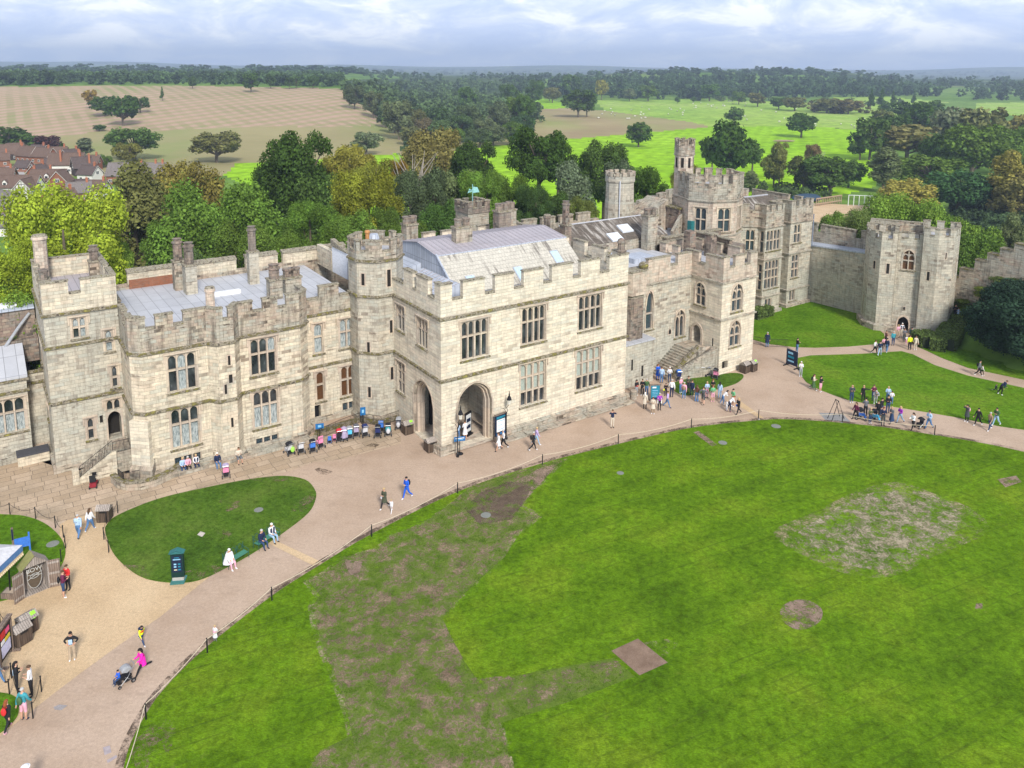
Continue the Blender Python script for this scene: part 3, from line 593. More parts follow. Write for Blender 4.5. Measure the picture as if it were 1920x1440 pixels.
mb.build('hall_roof',[M_HALL,S_OLD,M_LEAD,plain((.62,.66,.72),.4)],root,off)
chimney(root,off,34.9,10.6,12.1,17.2,1.6,1.1,'square',S_OLD); chimney(root,off,24.3,6.8,12.1,14.6,1.2,.7,'square',S_OLD); chimney(root,off,23.4,12.4,12.6,18.9,.95,.95,'oct',S_DARK); chimney(root,off,24.6,17.5,12.8,16.3,.8,.8,'round',S_DARK)
mb=MB(); mb.box(28.2,6.0,12.2,31.4,8.4,12.75); mb.box(28.0,8.8,12.2,30,10,12.7); mb.build('skylight',M_LEAD2,root,off)
# ---- porch tower with the outer stair
root,off=castle('porch_tower','square stone porch tower with pointed traceried windows and pink battlements beside the outdoor stair','castle tower',35.1,-.8)
QP=[(35.1,-.8),(40.8,-.8),(40.8,9),(35.1,9)]; PQ=Plane(QP[0],QP[1]); PR=Plane(QP[3],QP[0])
hq=[(1.65,3.4,6.95,10.1),(1.6,3.35,2.85,5.85),(.55,1.5,.0,1.35,.5)]; hr=[(5.9,7.4,7.3,9.9),(5.75,7.05,2.75,4.85,1.5),(8.6,8.85,2.6,3.9,.2)]
walls(root,off,QP,0,10.6,S_MAIN,{0:hq,3:hr},strings=(6.42,10.65),plinth=.25,sm=S_OLD)
window(PQ,root,off,*hq[0],2,(.42,),style='gothic',glass=[M_LATT]); window(PQ,root,off,*hq[1],2,(.42,),style='gothic',glass=[M_LATT]); window(PR,root,off,*hr[0],2,(.42,),style='gothic',glass=[M_LATT])
mb=MB(); spandrels(PR,mb,5.75,7.05,4.85,4.0,4.8,.0,.4,0); mb.face([PR.P(5.75,2.75,1.5),PR.P(7.05,2.75,1.5),PR.P(7.05,4.85,1.5),PR.P(5.75,4.85,1.5)],1)
A=archpts(5.45,7.35,3.95,5.15); B=archpts(5.75,7.05,3.95,4.85)
for i in range(len(A)-1): PR.plate(mb,[A[i],A[i+1],B[i+1],B[i]][::-1],-.12,0.)
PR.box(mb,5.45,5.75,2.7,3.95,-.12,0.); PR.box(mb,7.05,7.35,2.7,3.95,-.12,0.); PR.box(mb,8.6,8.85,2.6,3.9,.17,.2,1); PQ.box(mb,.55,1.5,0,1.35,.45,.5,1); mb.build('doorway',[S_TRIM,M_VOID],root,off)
pp=MB(); parapet(pp,QP,None,10.65,12.15,13.35,{0:[(0,1.0),(1.95,3.5),(4.5,5.7)],3:[(0,1.),(2,3),(4.2,6.2),(7.2,9.8)],1:[(0,1.2),(2.2,4),(5,7),(8,9.8)],2:[(0,5.7)]},th=.4); pp.build('battlement',[S_PINK,M_COPE],root,off)
rooft(root,off,offs(QP,-.42),12.0,M_LEAD)
mb=MB(); mb.box(36.2,9.1,0,46,9.7,13.6,0); mb.box(41,3.5,0,41.5,9.0,13.9,0); mb.box(40.85,3.3,13.9,41.65,9.1,14.05,1); mb.box(36.1,9.0,13.6,46.2,9.8,13.75,1); mb.box(38.6,4.2,12,39.6,5.2,14.6,0); mb.box(38.5,4.1,14.6,39.7,5.3,14.8,1); mb.box(37.0,6.0,12,38.0,7.0,14.9,0); mb.box(42,6,0,47,12,12.2,0); mb.build('roof_walls',[S_DARK,M_COPE],root,off)
root,off=castle('outdoor_stair','worn stone stair with a sloping rubble side wall climbing to the porch tower door','stairs',31,2)
mb=MB(); n=13
for i in range(n): mb.box(29.1+i*.30,1.35,0,29.1+(i+1)*.30,3.72,.208*(i+1))
mb.box(33.0,.3,0,35.05,3.72,2.7); mb.build('stair',S_OLD,root,off)
mb=MB(); mb.prism([(29.9,.55),(33.6,-.6),(35.05,-.6),(35.05,.28),(33.2,.9),(30.0,1.3)],0,[.4,2.9,3.0,3.0,3.0,.7],0); mb.prism([(29.85,1.0),(33.1,.45),(33.3,.95),(29.95,1.33)],[.5,2.9,2.9,.6],[.95,3.35,3.35,.95],1); mb.build('side_wall',[S_OLD,M_MOSS],root,off)
# ---- tall clustered tower behind
root,off=castle('clustered_tower','tall octagonal stone tower with a slender stair turret rising behind the porch tower','castle tower',48.3,13.2)
TC=oct_(48.3,13.2,4.25,205-22.5)
ho={}
for k in range(8):
    P_=Plane(TC[k],TC[(k+1)%8]); an=math.degrees(math.atan2(P_.n[1],P_.n[0]))%360
    if abs(an-205)<3: ho[k]=[(.9,2.4,13.2,16.2)]
    if abs(an-250)<3: ho[k]=[(.75,2.5,13.2,16.2)]
    if abs(an-295)<3: ho[k]=[(.75,2.5,13.2,16.2)]
walls(root,off,TC,0,17.2,S_PINK,ho,strings=(12.85,17.25),plinth=None,sm=S_OLD)
for k,h in ho.items(): window(Plane(TC[k],TC[(k+1)%8]),root,off,*h[0],2,(.5,),glass=[M_LATT])
pp=MB(); parapet(pp,TC,None,17.25,19.25,20.4,{k:[(0,.6),(1.25,2.0),(2.6,3.26)] for k in range(8)},th=.4); pp.build('battlement',[S_OLD,M_COPE],root,off)
rooft(root,off,offs(TC,-.45),18.6,M_LEAD)
ST=oct_(46.35,16.2,1.28,10); mb=MB(); mb.prism(ST,0,22.7); mb.build('turret',S_PINK,root,off)
mb=MB(); ring(mb,ST,.14,22.5,22.75); ring(mb,ST,.14,17.0,17.25); mb.build('string_course',S_OLD,root,off)
mb=MB()
for k in range(8):
    P_=Plane(ST[k],ST[(k+1)%8]); P_.box(mb,.3,.68,20.9,22.2,-.01,.02)
mb.build('turret_opening',M_VOID,root,off)
pp=MB(); parapet(pp,offs(ST,.08),None,22.75,23.9,24.6,{k:[(0,.25),(.75,1.04)] for k in range(8)},th=.3); pp.prism(offs(ST,-.25),22.75,23.3,0); pp.build('battlement',[S_OLD,M_COPE],root,off)
mb=MB(); mb.box(44.1,14.6,12.8,45.2,17.2,15.6,0); mb.box(43.9,14.4,15.6,45.4,17.4,15.8,1); mb.build('stair_hood',[S_DARK,M_MOSS],root,off)
# mass between the chapel and the end wing
root,off=castle('rear_range','flat lead-roofed stone range behind the chapel, under the tall tower','castle building',36,14)
mb=MB(); mb.box(39.3,9.9,-2,50,25.9,12.3,0); mb.box(35.2,19.1,-2,39.3,25.9,12.3,0); mb.build('wall',S_OLD,root,off)
mb=MB(); mb.box(39.35,10,12.3,50,25.8,12.42); mb.build('roof',M_LEAD,root,off)
mb=MB(); mb.prism([(40,17),(44.5,17),(44.5,21),(40,21)],12.42,[14.2,16.6,16.6,14.2],0); mb.prism([(41.5,13),(45,14.5),(45,15),(41.5,13.5)],12.42,[13.2,15.4,15.4,13.2],0); mb.build('stair_roof',[S_OLD],root,off)
mb=MB(); mb.box(43.9,12.2,12.42,44.6,12.9,14.4); mb.build('door',plain((.02,.16,.17),.5),root,off)
# far river side: round turret and walls
root,off=castle('river_turret','plain round stone turret with a pale drainpipe, left of the tall tower','turret',40.3,21.5)
mb=MB(); mb.lathe((40.3,22.0),[(2.0,0),(2.0,16.1),(1.95,16.15),(1.9,18.6),(2.05,18.8),(2.05,19.5),(1.5,19.5),(1.5,19.2)],12); mb.build('wall',S_GREY,root,off)
mb=MB()
for k in range(12):
    a=R(30*k+5); 
    if k%1==0: mb.obox((40.3+1.8*math.cos(a),22+1.8*math.sin(a)),(-math.sin(a),math.cos(a)),.3,.24,19.5,20.1)
mb.build('battlement',S_OLD,root,off)
mb=MB(); mb.tube([(38.9,20.45,12.5),(38.9,20.45,19)],.08,6); mb.build('drainpipe',plain((.55,.57,.62)),root,off)
root,off=castle('castle_wall','battlemented river wall running behind the dark slate hall roof towards the tall tower','wall',42,26)
mb=MB(); mb.box(22.5,24.0,-12,38.4,24.6,13.5,0)
u=22.7
while u<37: mb.box(u,24.02,13.5,u+2.2,24.5,14.4,0); mb.box(u-.05,23.95,14.4,u+2.25,24.65,14.55,1); u+=3.0
mb.prism([(42,22.5),(56,26),(56,26.6),(42,23.1)],-12,[13.8,14.8,14.8,13.8],0)
for k in range(5): a=k/5; mb.obox((43.5+13*a,23.2+3.25*a),(.97,.24),.95,.3,13.9+a,15.2+a,0)
mb.build('wall',[S_OLD,M_COPE],root,off)
root,off=castle('weathervane_turret','square weathered turret with broken battlements and a green weathervane behind the main roof','turret',18.8,24.6)
VP=[(17.2,23.6),(20.2,23.6),(20.2,26.6),(17.2,26.6)]; mb=MB(); mb.prism(VP,0,16.2); mb.build('wall',S_OLD,root,off)
pp=MB(); parapet(pp,offs(VP,.1),None,16.2,16.9,17.6,{k:[(0,.7),(1.3,2.0),(2.5,3.2)] for k in range(4)},th=.35); pp.prism(VP,16.2,16.4,0); pp.build('battlement',[S_DARK,M_COPE],root,off)
mb=MB(); mb.tube([(18.7,25,16.4),(18.7,25,19.6)],.05,6); mb.tube([(18.2,25,18.9),(19.2,25,18.9)],.05,5); mb.face([(18.7,25,18.5),(19.5,24.7,18.6),(19.3,24.8,19.2),(18.8,25,19.3)]); mb.face([(18.7,25.0,18.7),(18.1,25.2,18.5),(18.3,25.1,19.1)]); mb.build('weathervane',plain((.25,.5,.47),.6),root,off)
# ---- end wing with tall mullioned windows
root,off=castle('end_wing','three-storey grey stone wing with tall mullioned windows joining the curtain wall','castle wing',56.8,10.6)
EP=[(50,13.2),(55.2,13.2),(56.8,11.8),(56.8,10.6),(60.7,10.6),(60.7,12.6),(62.8,12.6),(62.8,11.0),(67.8,11.0),(67.8,22),(50,22)]
hE={0:[(2.2,3.0,10,12)],1:[(.5,1.7,8.9,11.9),(.5,1.7,3.6,7.2)],3:[],4-1:[(.3,.95,8.9,11.9),(.3,.95,3.6,7.2)]}
hE={0:[(2.6,3.5,9.6,11.8)],1:[(.45,1.7,8.9,11.9),(.45,1.7,3.6,7.2)],2:[(.25,.95,8.9,11.9),(.25,.95,3.6,7.2)],3:[(.35,3.35,9.1,11.9),(.35,3.35,3.7,7.6),(.75,2.2,.4,2.2)],7:[(.9,2.5,9.4,12.0),(.8,2.4,4.3,7.6),(.7,2.0,.9,2.4)]}
walls(root,off,EP,0,12.5,S_GREY,hE,strings=(2.68,8.02,12.52),plinth=.3,sm=S_OLD)
for k,L in hE.items():
    for h in L:
        P_=Plane(EP[k],EP[k+1]); w=h[1]-h[0]; big=h[3]-h[2]>2.5
        window(P_,root,off,*h,4 if w>2.5 else (1 if w<.9 else 2),((.36,.68) if big and h[2]<8 else (.5,)) if big else (),glass=[M_LATT],hood=False)
pp=MB(); parapet(pp,EP,list(range(9)),12.52,14.6,15.4,{0:[(0,1.2),(2,3.4),(4.2,5.2)],1:[(0,.8),(1.5,2.12)],2:[(0,1.2)],3:[(0,.6),(1.1,1.9),(2.4,3.2),(3.5,3.9)],4:[(0,2)],5:[(0,2.1)],6:[(0,1.6)],7:[(0,.9),(1.6,2.4),(3.1,3.9),(4.4,5.0)],8:[(0,1),(1.8,3),(4,11)]},th=.4); pp.build('battlement',[S_OLD,M_COPE],root,off)
mb=MB(); mb.box(50.2,13.4,12.6,67.3,21.6,13.2,1); mb.face([(50.5,14.2,13.25),(66.5,13.2,13.25),(64.5,16.5,15.5),(53,17,15.5)],0); mb.face([(66.5,13.2,13.25),(66.8,21,13.25),(64.5,16.5,15.5)],0); mb.face([(50.5,21,13.25),(50.5,14.2,13.25),(53,17,15.5)],0); mb.face([(66.8,21,13.25),(50.5,21,13.25),(53,17,15.5),(64.5,16.5,15.5)],0); mb.tube([(53,17,15.55),(64.5,16.5,15.55)],.12,6,1); mb.build('roof',[M_HALL,M_LEAD],root,off)
mb=MB(); mb.box(50,21.9,-12,72,22.5,14.2)
for k in range(5): mb.box(51+k*3.4,21.8,14.2,53.2+k*3.4,22.6,15.6)
mb.build('rear_battlement',S_OLD,root,off)
mb=MB(); mb.tube([(67.9,10.9,8.4),(67.9,10.9,13.2)],.09,6); mb.build('drainpipe',plain((.2,.23,.3)),root,off)
# ---- curtain wall
root,off=castle('curtain_wall','high plain grey curtain wall with a lead-topped walkway behind the small lawn','wall',69,8)
mb=MB(); mb.prism([(69,2.0),(71.2,2.0),(70.4,12.9),(68.2,12.9)][::1],-1.5,[8.75,8.75,8.3,8.3]); mb.build('wall',S_GREY,root,off)
mb=MB(); mb.prism([(68.85,2.0),(71.2,2.0),(70.4,12.9),(68.05,12.9)],[8.75,8.75,8.3,8.3],[8.95,8.95,8.5,8.5]); mb.build('walkway',M_LEAD2,root,off)
mb=MB()
for v0,v1,t in((2,12.9,10.1),(2.2,5.2,11.3),(6.2,11.4,11.2),(12.0,12.9,11.3)):
    f_=lambda v:71.2-.8*(v-2)/10.9
    mb.prism([(f_(v0)-.02,v0),(f_(v0)+.45,v0),(f_(v1)+.45,v1),(f_(v1)-.02,v1)],-12 if t==10.1 else 10.1,t,0)
    if t>10.5: mb.prism([(f_(v0)-.1,v0-.05),(f_(v0)+.55,v0-.05),(f_(v1)+.55,v1+.05),(f_(v1)-.1,v1+.05)],t,t+.14,1)
mb.build('battlement',[S_OLD,M_COPE],root,off)
# ---- twin-turreted gatehouse
DV=(math.cos(R(29)),math.sin(R(29))); RV=(DV[1],-DV[0]); GO=(66.3,-4.4)
def gl(r,d): return (GO[0]+RV[0]*r+DV[0]*d,GO[1]+RV[1]*r+DV[1]*d)
root,off=castle('gatehouse','twin-turreted pale stone gatehouse with a small pointed doorway between its turrets','gatehouse',66.3,-4.4)
GL=[gl(*p) for p in((-5.3,3.6),(-4.6,.9),(-3.3,-.3),(-1.45,0.05),(-1.4,1.2),(-1.4,6),(-5.3,6))]
GR=[gl(*p) for p in((1.45,1.2),(1.5,.05),(3.2,-.4),(5.0,.6),(5.7,3.0),(5.7,6),(1.45,6))]
GM=[gl(*p) for p in((-1.4,.75),(1.45,.75),(1.45,6),(-1.4,6))]
for P_,zt,nm in((GL,11.5,0),(GR,12.5,1)):
    walls(root,off,P_,-1,zt,S_GREY,plinth=None); mb=MB(); ring(mb,P_,.45,-1,.9,edges=range(5)); mb.build('plinth',S_OLD,root,off)
    L_={}
    for k in range(7):
        _,_,L=rightn(P_[k],P_[(k+1)%7]); L_[k]=[(0,L*.4),(L*.7,L)] if L<2.5 else [(0,L*.25),(L*.42,L*.62),(L*.8,L)]
    pp=MB(); parapet(pp,P_,None,zt,zt+.7,zt+1.55,L_,th=.4); pp.build('battlement',[S_GREY,M_COPE],root,off); rooft(root,off,offs(P_,-.42),zt+.2,M_LEAD)
PG=Plane(GM[0],GM[1]); hg=[(.75,2.05,0.02,2.0,.8),(.7,2.1,8.3,10.9)]
walls(root,off,GM,0,12.0,S_GREY,{0:hg},plinth=None)
window(PG,root,off,*hg[1],2,(.45,),style='gothic',glass=[plain((.12,.06,.03),.4,'amber_glass')])
mb=MB(); spandrels(PG,mb,.75,2.05,2.0,1.1,1.97,0.,.5); mb.face([PG.P(.75,0,.8),PG.P(2.05,0,.8),PG.P(2.05,2,.8),PG.P(.75,2,.8)],1)
A=archpts(.55,2.25,1.1,2.25); B=archpts(.75,2.05,1.1,1.97)
for i in range(len(A)-1): PG.plate(mb,[A[i],A[i+1],B[i+1],B[i]][::-1],-.07,0.,2)
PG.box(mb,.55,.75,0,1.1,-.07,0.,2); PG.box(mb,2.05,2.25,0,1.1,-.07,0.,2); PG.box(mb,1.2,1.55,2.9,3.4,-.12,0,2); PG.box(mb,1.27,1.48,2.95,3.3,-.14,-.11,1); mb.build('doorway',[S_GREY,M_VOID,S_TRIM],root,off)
pp=MB(); parapet(pp,GM,[0],12.0,12.4,13.1,{0:[(0,.4),(1.2,1.9),(2.5,2.85)]},th=.4); pp.prism(offs(GM,-.42),12.0,12.15); pp.build('battlement',[S_GREY,M_COPE],root,off)
rb=[gl(-5,6),gl(2.,6),gl(2.,9.5),gl(-5,9.5)]; mb=MB(); mb.prism(rb,-8,11.8); mb.build('rear_block',S_GREY,root,off)
pp=MB(); parapet(pp,rb,None,11.8,12.2,13.1,{0:[(0,1.2),(1.9,3.9),(4.8,7)],1:[(0,3.5)],2:[(0,7)],3:[(0,3.5)]},th=.5); pp.build('battlement',[S_OLD,M_COPE],root,off)
for P_,e,x,z,w,h in((GL,1,.9,8.0,.26,1.2),(GL,2,1.0,7.6,.34,1.5),(GR,1,.9,7.3,.3,1.3),(GR,2,1.1,10.2,.14,1.0),(GR,3,.8,3.0,.4,.9),(GR,3,1.6,8.2,.14,2.0),(GR,3,1.5,.6,.4,1.1),(GL,0,1.2,1.5,.12,2.4)): slit(Plane(P_[e],P_[e+1]),root,off,x,z,w,h)
# ---- stepped wall climbing the mound
root,off=castle('stepped_wall','weathered stone wall climbing the mound in big steps to the right of the gatehouse','wall',73,-8)
mb=MB(); S_=[(-6.2,6.9),(-7.6,8.2),(-9.4,9.7),(-10.8,10.8),(-12.2,11.7),(-13.8,12.6),(-16.2,13.8),(-19,15.0),(-23,16.4),(-28,17.4)]
S_=[(-3.5,6.2)]+S_
for (v1,z1),(v0,_) in zip(S_[:-1],S_[1:]):
    z=z1+.2; mb.box(73,v0,-2,73.9,v1,z,0); mb.box(72.9,v0-.05,z,74.0,v1,z+.16,1)
mb.build('wall',[S_OLD,M_MOSS],root,off)
# ---------- terrain
def sm(a,b,x):
    t=np.clip((x-a)/(b-a),0,1); return t*t*(3-2*t)
def hgt(x,y):
    x=np.asarray(x,float); y=np.asarray(y,float)
    u=(x-O[0])*UA[0]+(y-O[1])*UA[1]; v=(x-O[0])*VA[0]+(y-O[1])*VA[1]
    d=(u-68.3)*.956-(v+9)*.294
    sl=np.clip(.35+.10*(-v-6),.25,1.1); mound=np.clip(d*sl,0,13)*sm(-4.2,-7.5,v)
    out=np.maximum(v-24.,u-77.); t=sm(0,16,out)
    inn=-.06+mound
    a=x/np.maximum(y,1.); r=y
    val=-16+0*x
    val=val+sm(-.10,-.22,a)*sm(430,930,r)*27*(1-.35*sm(1100,1700,r))
    val=val+sm(1150,2000,r)*(20+22*sm(.0,.25,a)*(1-sm(.38,.5,a)))*(1-.8*sm(2300,3500,r))
    val=val+(sm(5500,8500,r))*(34+14*np.sin(a*9+1.)+9*np.sin(a*23)+26*sm(.35,.6,a))*(1-0*r)
    val=val+.8*np.sin(x*.011)*np.cos(y*.009)*sm(300,700,r)
    return inn*(1-t)+val*t
def hit(px,py,rmin=90.):
    r=ray(px,py); h=math.hypot(r[0],r[1]); dx,dy,dz=r[0]/h,r[1]/h,r[2]/h
    s=rmin*np.exp(np.arange(0,560)*.0088); z=H+dz*s; g=hgt(dx*s,dy*s); k=np.argmax(z<g)
    if not (z<g).any(): k=len(s)-1
    if k==0: return (dx*s[0],dy*s[0],float(g[0]))
    a,b=s[k-1],s[k]
    for _ in range(14):
        m=(a+b)/2
        if H+dz*m<float(hgt(dx*m,dy*m)): b=m
        else: a=m
    return (dx*b,dy*b,float(hgt(dx*b,dy*b)))
def inpoly(px,py,poly):
    c=False; n=len(poly); j=n-1
    for i in range(n):
        xi,yi=poly[i]; xj,yj=poly[j]
        if (yi>py)!=(yj>py) and px<(xj-xi)*(py-yi)/(yj-yi)+xi: c=not c
        j=i
    return c
def grass(name,a,b,c,sc=1.,stripes=None,speck=.25,far=False):
    t=NT(name,.95,.05); ob=t.coord(); n1=t.noise(ob,.16*sc,5.,.62); n2=t.noise(ob,2.2*sc,6.,.75,.4); n3=t.noise(ob,9.*sc,3.,.6)
    col=t.ramp(n1,[(.32,a),(.5,b),(.7,c)])
    col=t.mix(1.,col,t.ramp(n2,[(.3,.52),(.5,1.),(.72,1.5)]),'MULTIPLY')
    if not far:
        v=t.map(ob,sc=(1.,3.,1),rot=(0,0,.5)); col=t.mix(1.,col,t.ramp(t.noise(v,7.,4.,.8),[(.3,.6),(.5,1.),(.72,1.5)]),'MULTIPLY')
    if stripes:
        for rot,sp,amt in stripes:
            w=t.add('ShaderNodeTexWave',Scale=1./sp,Distortion=1.5,Detail=2.); w.inputs['Detail Scale'].default_value=.6
            t.link(t.map(ob,rot=(0,0,R(rot))),w.inputs['Vector']); col=t.mix(1.,col,t.ramp(w.outputs['Fac'],[(.2,1-amt),(.8,1+amt)]),'MULTIPLY')
    if name=='lawn_grass':
        w=t.add('ShaderNodeTexWave',Scale=1/3.4,Distortion=.25,Detail=2.); t.link(t.map(ob,rot=(0,0,R(64))),w.inputs['Vector']); col=t.mix(t.math('MULTIPLY',t.ramp(w.outputs['Fac'],[(.955,0.),(.99,.42)]),t.ramp(t.noise(ob,.35,3.),[(.42,0.),(.6,1.)])),col,(.05,.08,.01))
        col=t.mix(t.ramp(t.noise(ob,1.3,5.,.7),[(.62,0.),(.74,.35)]),col,(.22,.24,.05))
    if speck: col=t.mix(t.ramp(n3,[(.70,0.),(.78,speck)]),col,(.30,.36,.10))
    t.bump(n2 if far else t.noise(ob,7.,4.,.8),.9,.1); return t.col(col)
M_LAWN=grass('lawn_grass',(.064,.130,.004),(.100,.190,.006),(.152,.228,.012),1.,[(56,9.,.06),(12,3.6,.03)])
M_LAWN2=grass('dark_lawn_grass',(.046,.098,.010),(.074,.140,.014),(.115,.17,.028),1.3)  # deeper green grass colour for the oval and stair lawns
M_LAWN3=grass('end_lawn_grass',(.060,.135,.006),(.095,.195,.010),(.14,.22,.018),1.)
M_TERR=grass('meadow_grass',(.07,.14,.02),(.12,.21,.035),(.17,.25,.05),.05,None,0,True)
M_BRIGHT=grass('bright_pasture',(.19,.37,.010),(.235,.43,.012),(.27,.46,.02),.06,[(20,26.,.05)],0,True)
M_PALE=grass('grazed_pasture',(.20,.33,.05),(.26,.39,.06),(.32,.39,.12),.05,None,0,True)
def field(name,a,b,g,stripes,gm=(.46,.6)):
    t=NT(name,.95,.05); ob=t.coord(); col=t.ramp(t.noise(ob,.012,5.,.6),[(.35,a),(.65,b)])
    sk=t.noise(t.map(ob,sc=(1,.35,1)),.011,4.,.6); col=t.mix(t.ramp(sk,[(gm[0],0.),(gm[1],.75)]),col,g)
    for rot,sp,amt in stripes:
        w=t.add('ShaderNodeTexWave',Scale=1./sp,Distortion=.8,Detail=3.); w.inputs['Detail Scale'].default_value=.3
        t.link(t.map(ob,rot=(0,0,R(rot))),w.inputs['Vector']); col=t.mix(t.ramp(w.outputs['Fac'],[(.35,0.),(.75,amt)]),col,g if amt<.5 else b)
    return t.col(col)
M_STUB=field('stubble_field',(.30,.235,.14),(.43,.29,.215),(.21,.25,.08),[(-32,34,.8),(30,52,.45)],(.52,.69))
M_STUB2=field('pale_stubble_field',(.28,.23,.12),(.34,.28,.15),(.19,.26,.07),[(80,22,.3)],(.48,.66))
M_PLOUGH=field('ploughed_field',(.27,.18,.12),(.36,.27,.16),(.24,.30,.08),[(78,16,.4)],(.45,.7))
M_FAR=field('far_country',(.035,.06,.03),(.05,.085,.035),(.20,.25,.09),[],(.52,.60)); M_DKG=grass('woodland_floor',(.03,.055,.015),(.05,.08,.02),(.07,.10,.03),.1,None,0,True)
FIELDS=[([(-400,163),(0,163),(300,160),(480,163),(640,166),(690,205),(735,236),(500,238),(200,246),(60,258),(-400,262)],1),
 ([(-400,262),(60,254),(200,243),(500,235),(735,232),(760,262),(745,288),(600,300),(440,308),(420,330),(-400,330)],2),
 ([(985,206),(1062,203),(1135,208),(1290,228),(1335,238),(1180,251),(940,272),(760,296),(745,285),(900,262),(1000,245)],3),
 ([(420,330),(440,306),(600,300),(745,288),(760,296),(940,272),(1180,251),(1335,238),(1500,236),(1650,246),(1640,300),(1640,350),(1450,400),(600,420)],4),
 ([(1115,188),(1300,187),(1700,197),(1660,246),(1500,236),(1335,238),(1290,228),(1135,208)],5),
 ([(930,180),(985,178),(1050,192),(1060,203),(1000,207)],4),([(1560,181),(1660,181),(1780,192),(1700,197),(1580,193)],5),([(1830,193),(2200,190),(2200,220),(1830,216)],5),
 ([(640,150),(1000,140),(1010,250),(745,285),(700,215),(640,185)],6)]
def terrain():
    an=[R(-60+.25*i) for i in range(481)]; rd=[6.*1.0195**j for j in range(400)]
    A,Rr=np.meshgrid(an,rd); X=np.sin(A)*Rr; Y=np.cos(A)*Rr; Z=hgt(X,np.maximum(Y,1)); nr,na=X.shape
    vs=np.stack([X,Y,Z],-1).reshape(-1,3); J,I=np.meshgrid(np.arange(nr-1),np.arange(na-1),indexing='ij'); b=(J*na+I).ravel()
    fv=np.stack([b,b+1,b+na+1,b+na],1)
    cx,cy,cz=[((q[:-1,:-1]+q[1:,1:])/2).ravel() for q in(X,Y,Z)]
    pz=cx*XC[2]+cy*YC[2]+(cz-H)*ZC[2]; xs=PX+F*(cx*XC[0]+cy*YC[0]+(cz-H)*ZC[0])/pz; ys=PY+F*(cx*XC[1]+cy*YC[1]+(cz-H)*ZC[1])/pz
    d=np.hypot(cx,cy); ok=(d>190)&(d<2600)&(pz>1); mi=np.where(d>1900,7,0).astype(np.int32)
    for poly,m in FIELDS[::-1]:
        c=np.zeros(len(b),bool); j=len(poly)-1
        for i in range(len(poly)):
            xi,yi=poly[i]; xj,yj=poly[j]
            if yi!=yj: c^=((yi>ys)!=(yj>ys))&(xs<(xj-xi)*(ys-yi)/(yj-yi)+xi)
            j=i
        mi[c&ok]=m
    me=bpy.data.meshes.new('terrain'); me.vertices.add(len(vs)); me.vertices.foreach_set('co',vs.astype(np.float32).ravel()); me.loops.add(len(fv)*4); me.loops.foreach_set('vertex_index',fv.astype(np.int32).ravel()); me.polygons.add(len(fv)); me.polygons.foreach_set('loop_start',np.arange(0,len(fv)*4,4,dtype=np.int32)); me.update(calc_edges=True)
    me.polygons.foreach_set('material_index',mi); me.polygons.foreach_set('use_smooth',np.ones(len(fv),bool))
    for m in (M_TERR,M_STUB,M_STUB2,M_PLOUGH,M_BRIGHT,M_PALE,M_DKG,M_FAR): me.materials.append(m)
    o=bpy.data.objects.new('terrain',me); COL.objects.link(o); tag(o,kind='structure')
terrain()
# ---------- courtyard surfaces
def smooth(pts,k=4):   # closed Catmull-Rom
    out=[]; n=len(pts)
    for i in range(n):
        p0,p1,p2,p3=pts[i-1],pts[i],pts[(i+1)%n],pts[(i+2)%n]
        for j in range(k):
            t=j/k; out.append(tuple(.5*((2*p1[c])+(-p0[c]+p2[c])*t+(2*p0[c]-5*p1[c]+4*p2[c]-p3[c])*t*t+(-p0[c]+3*p1[c]-3*p2[c]+p3[c])*t**3) for c in(0,1)))
    return out
def sheet(name,pts,z,mat,sm_=True,thick=0.,pix=True):
    P=[at(*p) for p in pts] if pix else pts
    if sm_: P=smooth(P)
    bm=bmesh.new(); vs=[bm.verts.new((x,y,z)) for x,y in P]
    ar=sum(P[i-1][0]*P[i][1]-P[i][0]*P[i-1][1] for i in range(len(P)))
    f=bm.faces.new(vs if ar>0 else vs[::-1])
    if thick:
        lo=[bm.verts.new((v.co.x,v.co.y,z-thick)) for v in vs]; n=len(vs)
        for i in range(n):
            j=(i+1)%n; q=(vs[i],lo[i],lo[j],vs[j]); bm.faces.new(q if ar>0 else q[::-1])
    bmesh.ops.triangulate(bm,faces=bm.faces[:]); bm.normal_update()
    me=bpy.data.meshes.new(name); bm.to_mesh(me); bm.free(); me.materials.append(mat)
    o=bpy.data.objects.new(name,me); COL.objects.link(o); tag(o,kind='structure'); return o
def tarmac(name,a,b,c,gr=30.):
    t=NT(name,.9,.15); ob=t.coord(); col=t.ramp(t.noise(ob,.22,5.,.6),[(.3,a),(.5,b),(.7,c)])
    col=t.mix(1.,col,t.ramp(t.noise(ob,gr,2.,.6),[(.3,.82),(.7,1.16)]),'MULTIPLY')
    col=t.mix(1.,col,t.ramp(t.noise(ob,5.5,5.,.8),[(.3,.82),(.7,1.16)]),'MULTIPLY')
    col=t.mix(t.ramp(t.noise(t.map(ob,sc=(1,2.2,1),rot=(0,0,.6)),.7,6.,.75),[(.54,0.),(.70,.5)]),col,[x*.66 for x in b])
    t.bump(t.noise(ob,gr,3.),.3,.01); return t.col(col)
M_TAR=tarmac('pink_tarmac',(.375,.272,.196),(.435,.325,.243),(.47,.355,.27)); M_SAND=tarmac('sandy_gravel',(.46,.33,.195),(.53,.385,.235),(.57,.425,.265),22.)
M_TAR2=tarmac('dark_patch',(.27,.25,.25),(.31,.285,.28),(.34,.31,.30))
